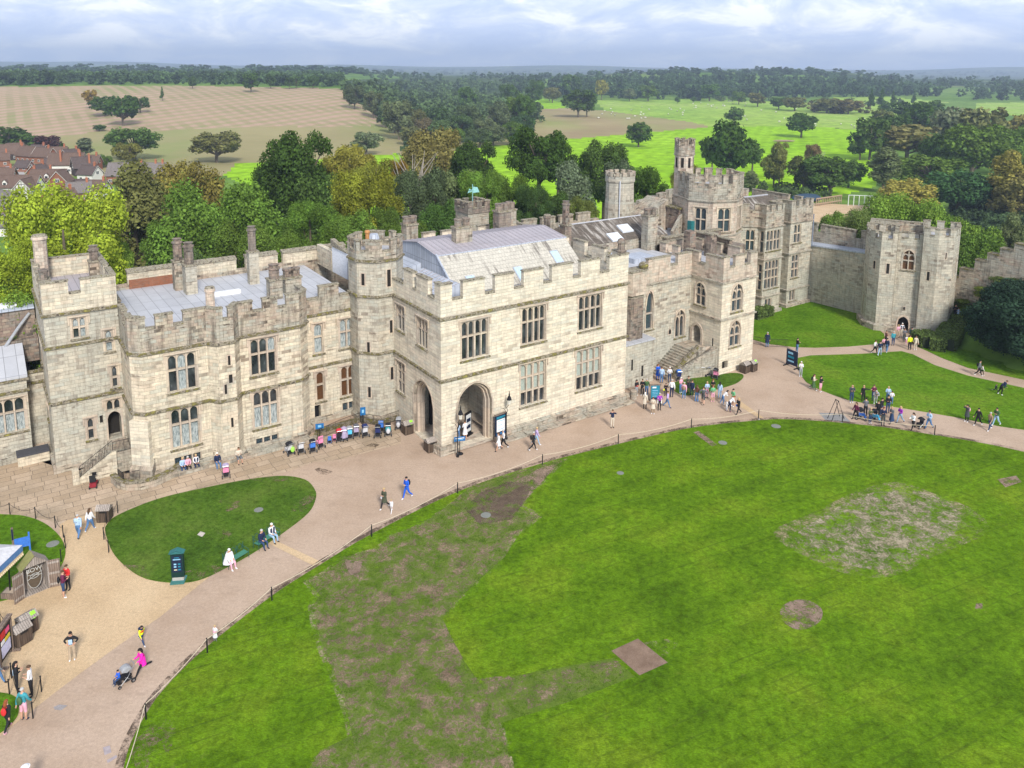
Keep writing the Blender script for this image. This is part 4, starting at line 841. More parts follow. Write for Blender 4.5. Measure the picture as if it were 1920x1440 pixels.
def flags():
    t=NT('stone_flags',.9,.15); ob=t.coord(); n=t.add('ShaderNodeTexBrick',Scale=1.); n.offset=.43; n.offset_frequency=2; n.squash=1.35; n.squash_frequency=3
    n.inputs['Brick Width'].default_value=1.15; n.inputs['Row Height'].default_value=.82; n.inputs['Mortar Size'].default_value=.02; n.inputs['Color1'].default_value=(.40,.30,.205,1); n.inputs['Color2'].default_value=(.50,.385,.28,1); n.inputs['Mortar'].default_value=(.13,.10,.075,1)
    t.link(t.map(ob,rot=(0,0,R(-34.5))),n.inputs['Vector']); c=t.mix(t.ramp(t.noise(ob,.35,4.,.6),[(.4,0.),(.7,.6)]),n.outputs[0],(.25,.20,.14)); c=t.mix(1.,c,t.ramp(t.noise(ob,6.,4.),[(.3,.85),(.7,1.12)]),'MULTIPLY')
    t.bump(n.outputs['Fac'],-.4,.02); return t.col(c)
M_FLAG=flags()
sheet('courtyard',[(-900,870),(-300,880),(0,800),(400,740),(800,700),(1180,680),(1400,590),(1640,560),(1790,575),(1830,640),(2100,700),(2600,860),(2800,1500),(2600,2600),(-700,2600)],0.,M_TAR,False)
sheet('paving',[(-700,900),(0,862),(60,860),(120,880),(300,890),(400,868),(560,820),(640,800),(690,800),(750,800),(752,832),(700,845),(640,861),(606,866),(590,866),(540,884),(470,900),(400,914),(300,938),(215,968),(205,972),(165,978),(115,988),(90,975),(0,958),(-300,985),(-800,1040)],.004,M_FLAG,False)
sheet('gravel',[(-300,1060),(-100,1110),(0,1100),(70,1080),(112,1030),(112,984),(125,976),(165,966),(205,960),(240,1000),(300,1060),(372,1084),(392,1082),(340,1124),(300,1157),(230,1205),(150,1263),(95,1305),(40,1348),(0,1380),(-300,1600),(-900,1500)],.008,M_SAND,False)
BIG=[(232,1440),(245,1395),(275,1338),(312,1288),(390,1212),(510,1118),(600,1060),(697,1002),(860,922),(1015,870),(1160,833),(1295,803),(1420,789),(1480,787),(1560,792),(1650,801),(1750,816),(1850,833),(1920,848)]
def open_sheet(name,edge,rest,z,mat,th=.12):
    E_=[at(*p) for p in edge]; O_=[at(*p) for p in rest]; n=len(E_); out=[]
    for i in range(n-1):
        p0,p1,p2,p3=E_[max(i-1,0)],E_[i],E_[i+1],E_[min(i+2,n-1)]
        for j in range(5):
            t=j/5; out.append(tuple(.5*((2*p1[c])+(-p0[c]+p2[c])*t+(2*p0[c]-5*p1[c]+4*p2[c]-p3[c])*t*t+(-p0[c]+3*p1[c]-3*p2[c]+p3[c])*t**3) for c in(0,1)))
    out.append(E_[-1]); return sheet(name,out+O_,z,mat,False,th,False),out
_,LEDGE=open_sheet('great_lawn',BIG,[(2150,890),(2500,1000),(2700,1500),(2300,2300),(900,2300),(215,1900),(222,1550)],.05,M_LAWN)
sheet('oval_lawn',[(198,1000),(200,985),(222,966),(300,935),(400,912),(470,899),(530,893),(572,900),(590,918),(592,935),(578,962),(530,1000),(470,1040),(420,1067),(380,1086),(345,1093),(300,1091),(265,1082),(235,1062),(211,1035)],.05,M_LAWN2,True,.12)
sheet('edge_lawn',[(-300,975),(-100,960),(0,965),(45,968),(82,981),(110,1004),(122,1028),(120,1050),(105,1075),(70,1102),(0,1128),(-200,1150)],.05,M_LAWN3,True,.12)
sheet('verge',[(-200,1150),(-20,1172),(14,1176),(10,1186),(-30,1230),(-200,1260)],.05,M_LAWN3,True,.12); sheet('verge',[(-200,1290),(-20,1298),(26,1306),(35,1325),(28,1350),(-20,1385),(-200,1450)],.05,M_LAWN3,True,.12)
sheet('stair_lawn',[(1258,722),(1272,738),(1300,741),(1345,730),(1378,720),(1393,709),(1391,702),(1370,700),(1330,706),(1285,712)],.05,M_LAWN2,True,.12)
sheet('end_lawn',[(1410,602),(1412,637),(1440,645),(1490,651),(1527,652),(1590,650),(1645,645),(1660,637),(1657,626),(1622,600),(1640,570),(1580,552),(1509,555),(1450,577)],.06,M_LAWN3,False,.14)
sheet('middle_lawn',[(1494,672),(1520,667),(1615,664),(1690,659),(1712,665),(1752,685),(1815,705),(1920,728),(2200,800),(2400,880),(2300,885),(1920,806),(1877,800),(1790,782),(1690,765),(1615,755),(1590,750),(1560,740),(1535,730),(1512,717),(1499,700)],.05,M_LAWN3,False,.12)
sheet('slope_lawn',[(1722,651),(1738,658),(1765,671),(1815,690),(1920,712),(2200,775),(2500,860),(2500,600),(1830,560),(1780,600),(1735,630)],.045,M_LAWN3,False,.1)
def dirt(name,a,b,lo,hi,sc=.9):
    t=NT(name,.97,.05); ob=t.coord(); c=t.ramp(t.noise(ob,1.1,6.,.75),[(.3,a),(.7,b)])
    c=t.mix(1.,c,t.ramp(t.noise(t.map(ob,sc=(1,2.5,1)),14.,4.,.8),[(.3,.6),(.7,1.5)]),'MULTIPLY'); t.col(c)
    gn=t.noise(ob,.8*sc,4.,.7,.3); g2=t.noise(ob,7.*sc,7.,.88); al=t.ramp(t.math('ADD',t.math('MULTIPLY',gn,.42),t.math('MULTIPLY',g2,.58)),[(lo,0.),(hi,1.)])
    t.link(al,t.b.inputs['Alpha']); t.bump(g2,.7,.06); return t.m
M_D1=dirt('worn_turf',(.145,.098,.068),(.30,.225,.15),.50,.59); M_D2=dirt('bare_soil',(.16,.11,.085),(.31,.23,.17),.44,.53); M_D3=dirt('sparse_turf',(.22,.19,.09),(.38,.33,.20),.50,.59); M_D6=dirt('straw_turf',(.23,.195,.12),(.42,.365,.26),.475,.575); M_D4=dirt('dark_soil',(.075,.055,.04),(.15,.11,.08),.47,.56)
M_OL=dirt('thin_olive_turf',(.066,.115,.014),(.125,.18,.025),.38,.47); M_D5=dirt('raked_soil',(.15,.10,.07),(.27,.19,.14),.20,.30)
BARE=[(1053,866),(1015,872),(960,890),(905,905),(880,915),(845,945),(790,985),(735,1005),(705,1030),(650,1045),(610,1075),(578,1090),(600,1118),(588,1135),(592,1165),(605,1215),(625,1260),(650,1330),(660,1380),(600,1410),(560,1480),(900,1500),(960,1440),(940,1360),(905,1290),(870,1240),(843,1190),(830,1160),(865,1120),(930,1060),(965,1005),(1010,970),(973,952),(1000,920),(1030,890)]
sheet('worn_patch',BARE,.054,M_OL,False); sheet('worn_patch',BARE,.058,M_D1,False)
BC=(sum(p[0] for p in BARE)/len(BARE),sum(p[1] for p in BARE)/len(BARE)); sheet('worn_patch',[(BC[0]+(x-BC[0])*1.05,BC[1]+(y-BC[1])*1.03+2) for x,y in BARE],.056,M_D3,False)
sheet('worn_patch',[(1050,868),(1010,880),(965,905),(930,925),(880,960),(900,985),(960,970),(985,940),(1025,895)],.062,M_D2,False); sheet('worn_patch',[(1000,905),(985,940),(960,975),(900,985),(870,955),(900,925),(950,905)],.064,M_D4,False); pass
sheet('worn_patch',[(600,1085),(640,1080),(680,1110),(760,1110),(835,1095),(820,1130),(812,1165),(826,1210),(860,1262),(885,1330),(760,1330),(660,1250),(610,1180),(600,1120)],.062,M_D1,False)
sheet('worn_patch',[(870,1290),(1000,1262),(1150,1235),(1190,1270),(1060,1320),(930,1360)],.0565,M_OL,False); sheet('worn_patch',[(875,1275),(1000,1265),(1110,1245),(1160,1240),(1170,1270),(1060,1310),(930,1350)],.0585,M_D1,False)
sheet('bare_patch',[(1196,1199),(1252,1244),(1199,1268),(1146,1222)],.062,M_D5,False); sheet('bare_patch',[(1150,1215),(1250,1200),(1275,1210),(1210,1262)],.058,M_D3,False)
sheet('bare_patch',[(1463,1145),(1480,1130),(1510,1126),(1538,1140),(1541,1160),(1525,1176),(1495,1182),(1470,1168)],.062,M_D2)
sheet('bare_patch',[(1610,945),(1650,925),(1720,935),(1755,975),(1760,1000),(1700,1020),(1660,1010),(1640,1035),(1600,1010),(1590,970)],.064,M_D6)
sheet('bare_patch',[(1450,1000),(1530,960),(1600,925),(1680,905),(1760,930),(1830,960),(1850,1000),(1760,1040),(1680,1080),(1600,1080),(1520,1050)],.058,M_D3); sheet('bare_patch',[(1490,1010),(1550,965),(1620,930),(1700,918),(1790,950),(1790,1000),(1700,1050),(1640,1070),(1550,1045)],.061,M_D6)
sheet('bare_patch',[(250,1395),(300,1350),(330,1370),(300,1440),(255,1440)],.058,M_D1)
for q in([(645,1050),(680,1055),(672,1085),(655,1078)],[(1300,812),(1310,809),(1345,835),(1335,838)],[(1830,1133),(1842,1133),(1842,1143),(1828,1143)],[(1870,900),(1905,893),(1915,905),(1885,915)]): sheet('bare_patch',q,.066,M_D2,False)
for q in([(420,945),(450,940),(452,950),(425,962)],[(405,940),(418,935),(420,946)],[(230,1060),(270,1062),(282,1080),(250,1085)],[(550,945),(585,925),(590,935),(570,960),(545,960)],[(470,900),(520,893),(560,900),(500,906)],[(340,1075),(400,1060),(425,1068),(380,1086),(345,1090)],[(390,1000),(420,990),(440,1005),(400,1015)]): sheet('bare_patch',q,.058,M_D1,False)
# soil margin along the lawn edge
sm_=[(x,y) for x,y in LEDGE]; io=offs(sm_,-.42,False); 
mb=MB()
for i in range(len(sm_)-1): mb.face([(*sm_[i],.0605),(*sm_[i+1],.0605),(*io[i+1],.0605),(*io[i],.0605)])
mb.build('soil_margin',M_D4,None,kind='structure')
for q,m in(([(590,880),(598,877),(625,884),(612,891),(600,889)],M_D4),([(686,836),(697,831),(712,834),(703,839)],M_D4),([(100,1326),(112,1321),(127,1323),(115,1332),(103,1331)],M_TAR2),([(1535,774),(1580,776),(1594,790),(1590,792),(1548,788)],plain((.27,.265,.26),.8)),([(1378,757),(1388,752),(1432,783),(1425,785)],M_SAND),([(486,1010),(505,1008),(605,1055),(590,1062)],M_SAND)): sheet('ground_patch',q,.012,m,False)
# ---------- covers
def disc(name,px,py,r,mat,z=.07,label='',n=16,cat='cover'):
    x,y=at(px,py); mb=MB(); mb.lathe((0,0),[(r,-.04),(r,.0),(r*.93,.012)],n); o=mb.build(name,mat,loc=(x,y,z),label=label,cat=cat)
mcov=plain((.20,.21,.19),.7)
for px,py,r,l in((99,1021,.42,'round grated cover in the lawn at the left edge'),(485,957,.35,'round grated cover in the dark oval lawn'),(911,967,.4,'round white-rimmed cover in the worn part of the great lawn'),(1455,800,.45,'pale round cover in the great lawn near its upper edge'),(1355,831,.4,'small pale round cover in the great lawn below the crowd'),(1163,888,.3,'grey disc in the great lawn beside the worn strip')): disc('drain_cover',px,py,r,mcov,.062,l)
for q,l in(([(385,1001),(376,998),(370,1004),(379,1008)],'square stone slab set in the dark oval lawn'),):
    P=[at(*p) for p in q]; mb=MB(); mb.prism(P[::-1] if sum(P[i-1][0]*P[i][1]-P[i][0]*P[i-1][1] for i in range(4))<0 else P,.03,.075); mb.build('stone_slab',plain((.5,.45,.4)),label=l,cat='slab')
for q,l in(([(193,1402),(206,1398),(209,1411),(196,1416)],'square metal manhole plate in the path at the bottom left'),([(200,1426),(218,1416),(220,1420),(202,1431)],'long metal manhole plate below the square one')):
    P=[at(*p) for p in q]; P=P if sum(P[i-1][0]*P[i][1]-P[i][0]*P[i-1][1] for i in range(4))>0 else P[::-1]; mb=MB(); mb.prism(P,.0,.018); mb.build('manhole_plate',plain((.36,.31,.32)),label=l,cat='manhole')
# ---------- trees
def leafmat(name):
    m=bpy.data.materials.new(name); m.use_nodes=True; t=m.node_tree; n=t.nodes; l=t.links; n.clear()
    out=n.new('ShaderNodeOutputMaterial'); oi=n.new('ShaderNodeObjectInfo'); tc=n.new('ShaderNodeTexCoord'); ge=n.new('ShaderNodeNewGeometry')
    nz=n.new('ShaderNodeTexNoise'); nz.inputs['Scale'].default_value=2.6; nz.inputs['Detail'].default_value=3; l.new(tc.outputs['Object'],nz.inputs['Vector'])
    r1=n.new('ShaderNodeMapRange'); r1.inputs['From Min'].default_value=.3; r1.inputs['From Max'].default_value=.7; r1.inputs['To Min'].default_value=.62; r1.inputs['To Max'].default_value=1.5; l.new(nz.outputs['Fac'],r1.inputs[0])
    r2=n.new('ShaderNodeMapRange'); r2.inputs['To Min'].default_value=.7; r2.inputs['To Max'].default_value=1.35; l.new(ge.outputs['Random Per Island'],r2.inputs[0])
    mu=n.new('ShaderNodeMath'); mu.operation='MULTIPLY'; l.new(r1.outputs[0],mu.inputs[0]); l.new(r2.outputs[0],mu.inputs[1])
    hs=n.new('ShaderNodeHueSaturation'); l.new(oi.outputs['Color'],hs.inputs['Color']); l.new(mu.outputs[0],hs.inputs['Value'])
    r3=n.new('ShaderNodeMapRange'); r3.inputs['To Min'].default_value=.485; r3.inputs['To Max'].default_value=.515; l.new(nz.outputs['Fac'],r3.inputs[0]); l.new(r3.outputs[0],hs.inputs['Hue'])
    d=n.new('ShaderNodeBsdfDiffuse'); tr=n.new('ShaderNodeBsdfTranslucent'); mx=n.new('ShaderNodeMixShader'); mx.inputs[0].default_value=.22
    l.new(hs.outputs[0],d.inputs[0]); l.new(hs.outputs[0],tr.inputs[0]); l.new(d.outputs[0],mx.inputs[1]); l.new(tr.outputs[0],mx.inputs[2]); l.new(mx.outputs[0],out.inputs[0]); return m
M_LEAF=leafmat('foliage'); 
def barkm():
    t=NT('bark',.95,.05); return t.col(t.ramp(t.noise(t.map(t.coord(),sc=(4,4,1)),3.,4.),[(.3,(.07,.055,.04)),(.7,(.19,.16,.12))]))
M_BARK=barkm(); M_DEAD=plain((.36,.32,.27),.9,'dead_wood')
def crown_arrays(seed,kind,nl,nleaf,leaf):
    g=np.random.default_rng(seed); C=[]; Rr=[]
    for i in range(nl):
        t=g.uniform(0,2*math.pi); 
        if kind=='round':
            z=.12+.76*((i+.5)/nl); w=math.sqrt(max(0,1-(2*z-1.02)**2)); rr=w*(.80 if nl>10 else .66)*math.sqrt(g.uniform(.12,1)); C.append((rr*math.cos(t),rr*math.sin(t),z)); Rr.append(g.uniform(.15,.30) if nl>10 else g.uniform(.26,.40))
        elif kind=='spread':
            z=.15+.7*g.uniform(0,1); w=math.sqrt(max(.1,1-(1.7*(z-.5))**2)); rr=w*.76*math.sqrt(g.uniform(.1,1)); C.append((rr*math.cos(t),rr*math.sin(t),z)); Rr.append(g.uniform(.17,.31))
        elif kind=='tall':
            z=(i+.5)/nl; w=(1-(2*z-.9)**2*.8); rr=max(0,w)*.55*math.sqrt(g.uniform(.1,1)); C.append((rr*math.cos(t),rr*math.sin(t),.08+.84*z)); Rr.append(g.uniform(.17,.30))
        else:  # conifer
            z=(i+.5)/nl; w=(1-z)*.8; rr=w*.8*math.sqrt(g.uniform(.2,1)); C.append((rr*math.cos(t),rr*math.sin(t),.05+.93*z)); Rr.append(.10+.22*(1-z))
    C=np.array(C); Rr=np.array(Rr); zs={'round':.62,'spread':.60,'tall':.42,'conifer':.40}[kind]
    pr=Rr**2/np.sum(Rr**2); P=[];N=[]
    need=nleaf
    while need>0:
        k=g.choice(nl,need*2,p=pr); d=g.normal(size=(need*2,3)); d/=np.linalg.norm(d,axis=1)[:,None]
        rad=np.where(g.uniform(size=need*2)<.72,g.normal(1,.15,need*2),g.uniform(.35,.9,need*2))
        q=C[k]+d*Rr[k][:,None]*rad[:,None]*np.array([1,1,zs])
        D=np.linalg.norm((q[:,None,:]-C[None])/np.array([1,1,zs]),axis=2)/Rr[None]; D[np.arange(len(k)),k]=9
        ok=(D.min(1)>.78)&((d[:,2]>-.75)); q=q[ok][:need]; d=d[ok][:need]; P.append(q); N.append(d); need-=len(q)
    P=np.concatenate(P); N=np.concatenate(N); n=len(P)
    N=N+g.normal(size=(n,3))*.55; N/=np.linalg.norm(N,axis=1)[:,None]
    T=np.cross(N,g.normal(size=(n,3))); T/=np.linalg.norm(T,axis=1)[:,None]; B=np.cross(N,T)
    s=(leaf*g.uniform(.55,1.35,n))[:,None]; a=g.uniform(.55,1.,n)[:,None]
    A=np.array([1,1,1/{'round':1.8,'spread':1.5,'tall':2.7,'conifer':3.}[kind]])
    V=np.stack([P-T*s*A,P+(-B*s*a*.8+N*s*.15)*A,P+T*s*A,P+(B*s*a*.8-N*s*.15)*A],1).reshape(-1,3)
    # keep within unit crown
    V[:,2]=np.clip(V[:,2],-.05,1.08); return V,C,Rr
def quadmesh(name,V,mat,col=None):
    n=len(V)//4; me=bpy.data.meshes.new(name); me.vertices.add(len(V)); me.vertices.foreach_set('co',V.astype(np.float32).ravel()); me.loops.add(n*4); me.loops.foreach_set('vertex_index',np.arange(n*4,dtype=np.int32)); me.polygons.add(n); me.polygons.foreach_set('loop_start',np.arange(0,n*4,4,dtype=np.int32))
    me.update(calc_edges=True); me.materials.append(mat); return me
PROTO={}
def proto(kind,seed,lod):
    key=(kind,seed,lod)
    if key not in PROTO:
        nl={'round':34,'spread':30,'tall':26,'conifer':18}[kind]; nleaf,leaf={-1:(42000,.0215),0:(17000,.034),1:(5200,.058),2:(1500,.105)}[lod]
        if kind=='spread': nleaf=int(nleaf*.85)
        V,C,Rr=crown_arrays(seed*17+3,kind,nl,nleaf,leaf); me=quadmesh('crown',V,M_LEAF)
        tb=MB(); tb.tube([(0,0,-.45),(.01,0,-.2),(0,.01,.1),(.02,0,.45),(0,0,.75)],[.075,.06,.052,.035,.012],7)
        for k in range(0,len(C),2):
            c=C[k]; z0=max(-.1,c[2]*.45-.08); tb.tube([(0,0,z0),(c[0]*.5,c[1]*.5,(z0+c[2])*.5+.02),(c[0]*.95,c[1]*.95,c[2])],[.03,.02,.007],5)
        tm=tb.mesh('trunk',uv=False); tm.materials.append(M_BARK); PROTO[key]=(me,tm)
    return PROTO[key]
ORD=['first','second','third','fourth','fifth','sixth','seventh','eighth','ninth','tenth','eleventh','twelfth','thirteenth','fourteenth','fifteenth','sixteenth','seventeenth','eighteenth','nineteenth','twentieth']
DUP={}
def later(label,o,px): DUP.setdefault(label,[]).append((px,o))
def tree(px,topy,basey,wpx,colr,kind,label,group,cat='tree',lod=None,crown=.8,name='tree',z=None):
    """basey>0 pixel row of the foot; basey<0: minus the distance in metres when the foot is hidden"""
    if basey>0: x,y,g=hit(px,basey)
    else:
        r=ray(px,topy); h=math.hypot(r[0],r[1]); x,y=r[0]/h*-basey,r[1]/h*-basey; g=float(hgt(x,y))
    if z is not None: g=z
    top=zat(topy,x,y); ht=max(2.,top-g); d=math.hypot(x,y); rad=wpx/2/F*d/.96
    if lod is None: lod=-1 if (d<140 and rad>3.2) else 0 if d<230 else (1 if d<480 else 2)
    sd=random.randint(0,1 if lod<0 else 3 if lod<2 else 4); me,tm=proto(kind,sd,lod)
    root=empty(name,(x,y,g),random.uniform(0,6.28),label,cat,group); later(label,root,px)
    c=bpy.data.objects.new('crown',me); COL.objects.link(c); c.parent=root; ch=min(ht*crown,rad*{'round':2.1,'spread':1.7,'tall':3.2,'conifer':4.}[kind]); c.location=(0,0,ht-ch); c.scale=(rad,rad,ch)
    j=random.uniform(.9,1.12); c.color=(colr[0]*j*1.25,colr[1]*j*1.15*random.uniform(.96,1.04),colr[2]*j,1)
    t=bpy.data.objects.new('trunk',tm); COL.objects.link(t); t.parent=root; k=max(ch,(ht-.0)/1.45*.0+ch); t.location=(0,0,ht-ch); t.scale=(rad,rad,ch)
    if ht-ch>ch*.45:
        mb=MB(); mb.tube([(0,0,-1.),(0,0,(ht-ch)*.5),(0,0,ht-ch*.6)],[rad*.085,rad*.07,rad*.055],7); mb.build('trunk',M_BARK,root)
    return root
DK=(.048,.092,.022); DK2=(.062,.116,.030); MID=(.088,.155,.03); GRN=(.10,.185,.035); LIME=(.22,.31,.035); OLV=(.125,.14,.052); AUT=(.20,.155,.035); GG=(.115,.155,.075); YG=(.20,.21,.045); BRT=(.13,.225,.04); PUR=(.06,.03,.035); WIL=(.16,.20,.10)
BH='trees in the belt behind the castle'
for px,ty,by,w,c,k,l in [
 (112,362,-94,225,LIME,'round','big bright lime-green tree behind the far left tower'),(15,452,-88,140,LIME,'round','lime-green tree cut by the left edge, above the low range'),(200,446,-98,95,BRT,'round','fresh green tree between the tower chimney and the long wing'),(50,520,-86,150,BRT,'round','green tree crown beside the left edge just above the low range roof'),
 (245,306,-150,205,OLV,'tall','feathery olive-grey poplar behind the far left tower'),(255,500,-115,120,(.06,.085,.05),'round','low dark grey-green bush tree under the olive poplar'),(345,306,-175,150,(.17,.16,.045),'round','yellowish olive tree right of the feathery poplar'),
 (402,343,-122,245,GRN,'round','broad green chestnut tree behind the tall twin chimneys'),(350,470,-108,130,(.09,.15,.06),'round','pale green small tree in front of the broad chestnut'),(562,243,-158,150,DK,'round','tallest very dark oak behind the long wing'),(610,330,-150,150,DK2,'round','dark oak lower right of the tallest dark one'),(515,300,-162,100,DK,'round','dark oak shoulder left of the tallest dark one'),
 (655,272,-168,110,YG,'spread','light yellow-green tree right of the tallest dark oak'),(705,296,-150,95,(.14,.17,.03),'spread','yellow-green tree between the dark oak and the bare branches'),(690,325,-125,150,(.15,.17,.025),'round','autumn-tipped green maple behind the octagonal turret'),(580,378,-112,120,GRN,'round','mid green tree above the flat lead roof'),(655,400,-112,130,GRN,'round','green tree directly above the octagonal turret'),(735,390,-122,90,MID,'round','green tree between the octagonal turret and the stone chimney'),
 (815,243,-215,120,(.155,.155,.055),'round','bronze-olive tree beside the bare branches'),(893,262,-205,105,DK,'round','dark green tree right of the bronze-olive one'),(1012,235,-185,125,DK,'spread','tall dark oak standing before the bright pasture'),(1048,268,-190,80,DK,'spread','dark oak limb crown right of the tall dark oak'),
 (790,318,-135,135,(.075,.11,.06),'round','grey-green tree left of the weathervane'),(860,318,-140,110,GG,'round','grey-green tree behind the weathervane'),(905,322,-135,100,GRN,'round','fresh green tree right of the weathervane'),(960,330,-138,105,MID,'round','green tree above the main roof'),(1005,352,-132,90,(.05,.10,.03),'round','dark green tree above the right end of the main roof'),
 (1072,300,-165,125,(.12,.165,.11),'tall','silvery grey-green willow behind the dark slate hall'),(1135,266,-195,105,DK2,'round','dark tree behind the round river turret'),(1160,300,-180,80,(.08,.12,.07),'round','grey-green tree left of the round river turret'),(1225,318,-150,95,(.05,.10,.02),'round','dark green tree between the round turret and the tall tower'),(1090,372,-128,80,(.11,.15,.04),'round','olive green tree above the dark slate hall'),(1040,362,-150,70,DK,'round','dark tree above the small chimneys'),
 (745,300,-175,40,AUT,'round','small golden tree under the bare branches'),(700,470,-112,80,BRT,'round','bright green tree top right of the octagonal turret'),
 (470,345,-170,90,(.09,.12,.05),'round','small grey-green tree left of the tallest dark oak'),(305,420,-120,90,MID,'round','green undergrowth tree under the feathery poplar'),(130,560,-84,120,BRT,'round','leafy green crown low behind the far left tower'),(930,395,-124,120,DK2,'round','dark green tree close behind the paired chimneys'),(830,380,-124,120,(.06,.12,.03),'round','dark green tree close behind the weathervane turret'),(1200,372,-135,80,MID,'round','green bush tree beside the round river turret foot'),(440,430,-108,150,MID,'round','dark green lower crown between the tall chimneys'),(540,440,-106,130,MID,'round','dark green lower crown behind the single tall chimney'),(640,455,-108,110,MID,'round','dark green lower crown beside the white rendered screen'),(760,420,-112,110,MID,'round','dark green lower crown behind the square stone chimney')]:
    tree(px,ty,by,w,c,k,l,BH)
FT='single trees and clumps standing in the fields'
for px,ty,by,w,c,k,l in [
 (407,246,305,95,OLV,'spread','sparse olive oak standing in front of the pale stubble'),(252,238,300,90,DK2,'spread','spreading dark oak behind the village roofs'),(240,268,308,48,(.15,.16,.04),'round','yellowish round tree before the spreading dark oak'),(160,258,296,45,(.10,.13,.08),'tall','grey-green willow above the brick houses'),(687,246,290,62,(.12,.16,.09),'spread','small pale tree alone on the stubble beside the dark oaks'),
 (20,238,285,62,DK,'round','dark tree at the left edge behind the village'),(62,252,285,55,DK2,'round','dark green tree above the timbered houses'),(92,256,290,50,PUR,'round','purple-leaved beech behind the village'),(118,268,292,34,DK,'conifer','dark fir right of the purple beech'),(190,290,312,34,GRN,'round','small green bush beside the tall brick chimneys'),(200,292,314,22,MID,'round','low green bush right of the brick chimneys'),
 (198,180,218,52,DK,'spread','left oak of the dark clump on the big stubble field'),(231,178,236,58,DK,'spread','tallest middle oak of the dark clump on the stubble field'),(263,180,212,34,DK,'spread','right oak of the dark clump on the stubble field'),(172,168,205,26,AUT,'spread','golden tree behind the dark clump on the stubble'),(305,162,189,11,DK2,'conifer','single slim cypress on the stubble field'),(186,234,246,24,DK,'round','dark thorn bush low on the stubble field'),
 (361,144,166,17,DK,'round','small round oak at the top of the stubble field'),(471,138,173,33,DK,'round','larger round oak at the top of the stubble field'),(508,138,166,22,DK,'round','oak next to the wood at the field top'),(543,145,167,17,DK,'round','small oak by the wood edge'),(556,142,166,18,DK2,'round','second small oak by the wood edge'),(587,142,166,22,DK,'round','oak at the right end of the field top'),
 (1084,168,220,62,DK,'round','dark round clump on the brown field'),(1100,172,219,40,DK,'round','right half of the dark clump on the brown field'),(1036,164,193,32,(.12,.13,.05),'round','bronze tree on the hill left of the brown field'),
 (1197,230,276,56,DK2,'round','small round oak on the bright pasture with a dead tree beside it'),(1376,200,233,36,DK2,'spread','ragged oak standing behind the big cedar-shaped tree'),(1502,211,258,58,DK2,'spread','lone spreading oak right of the big one on the pasture'),
 (1368,226,346,112,DK,'spread','large dark spreading oak above the clustered tower'),(1410,262,330,52,DK2,'spread','side limb crown of the large dark spreading oak'),(1335,262,322,46,DK,'spread','left limb crown of the large dark oak')]:
    tree(px,ty,by,w,c,k,l,FT)
RT='trees in the park to the right'
rt=[(1285,305,-215,55,YG),(1450,290,350,52,(.13,.16,.05)),(1460,265,352,36,(.15,.18,.06)),(1405,320,360,45,GG),(1505,292,362,60,(.075,.09,.035)),(1555,295,368,105,DK2),(1520,270,330,30,(.17,.14,.08)),(1590,300,352,60,DK2),(1655,275,362,80,GG),(1630,225,300,65,DK2),(1612,245,300,48,DK),(1700,235,300,110,(.15,.15,.06)),(1670,215,270,60,DK),(1740,292,358,115,MID),(1795,318,402,105,(.05,.12,.045)),(1885,282,412,90,(.19,.19,.05)),(1900,330,420,90,(.17,.17,.06)),(1850,350,392,60,OLV),(1760,250,330,70,DK2),(1820,235,340,110,MID),(1890,235,330,90,MID),(1840,205,300,80,(.12,.14,.06)),(1780,200,290,70,(.14,.17,.11)),(1720,195,262,60,DK),(1650,205,245,44,(.10,.13,.04)),(1900,215,290,60,(.15,.15,.05)),
 (1632,166,208,18,DK),(1652,165,206,20,DK),(1673,170,204,14,DK),(1713,170,198,12,DK),(1662,192,222,30,DK2),(1705,190,235,70,DK),(1745,188,230,40,DK2),(1700,338,405,110,(.24,.23,.055)),(1690,376,-138,150,BRT),(1610,395,-128,110,(.13,.2,.06)),(1740,402,-140,90,GRN),(1815,412,-158,110,BRT),(1838,440,-150,90,GRN),(1870,470,-160,80,MID),(1900,400,-170,70,GG),(1560,400,-140,60,GRN),(1880,450,-200,70,(.09,.13,.08)),(1800,470,-150,60,BRT)]
NM={0:'dark green'}
def cname(c):
    r,g,b=c
    if g<.09 and r<g: return 'dark green'
    if r>.18: return 'golden green'
    if b>.08: return 'silvery green'
    if r>=g*.98: return 'bronze'
    if g>.16: return 'fresh green'
    if r>.1: return 'olive'
    return 'mid green'
def where(px,py):
    if px>1580 and py>370: return 'behind the gatehouse and curtain wall'
    if px<1480: return 'between the clustered tower and the pasture'
    if px<1600: return 'above the roof of the end wing'
    if px<1700: return 'in the park above the curtain wall'
    return 'in the wooded park near the right edge'
for px,ty,by,w,c in rt:
    k='conifer' if w<22 else ('tall' if c in((.19,.19,.05),GG) else 'round')
    tree(px,ty,by,w,c,k,'%s %s tree %s'%('broad' if w>85 else ('slim' if w<35 else 'rounded'),cname(c),where(px,ty if by>0 else 400)),RT)
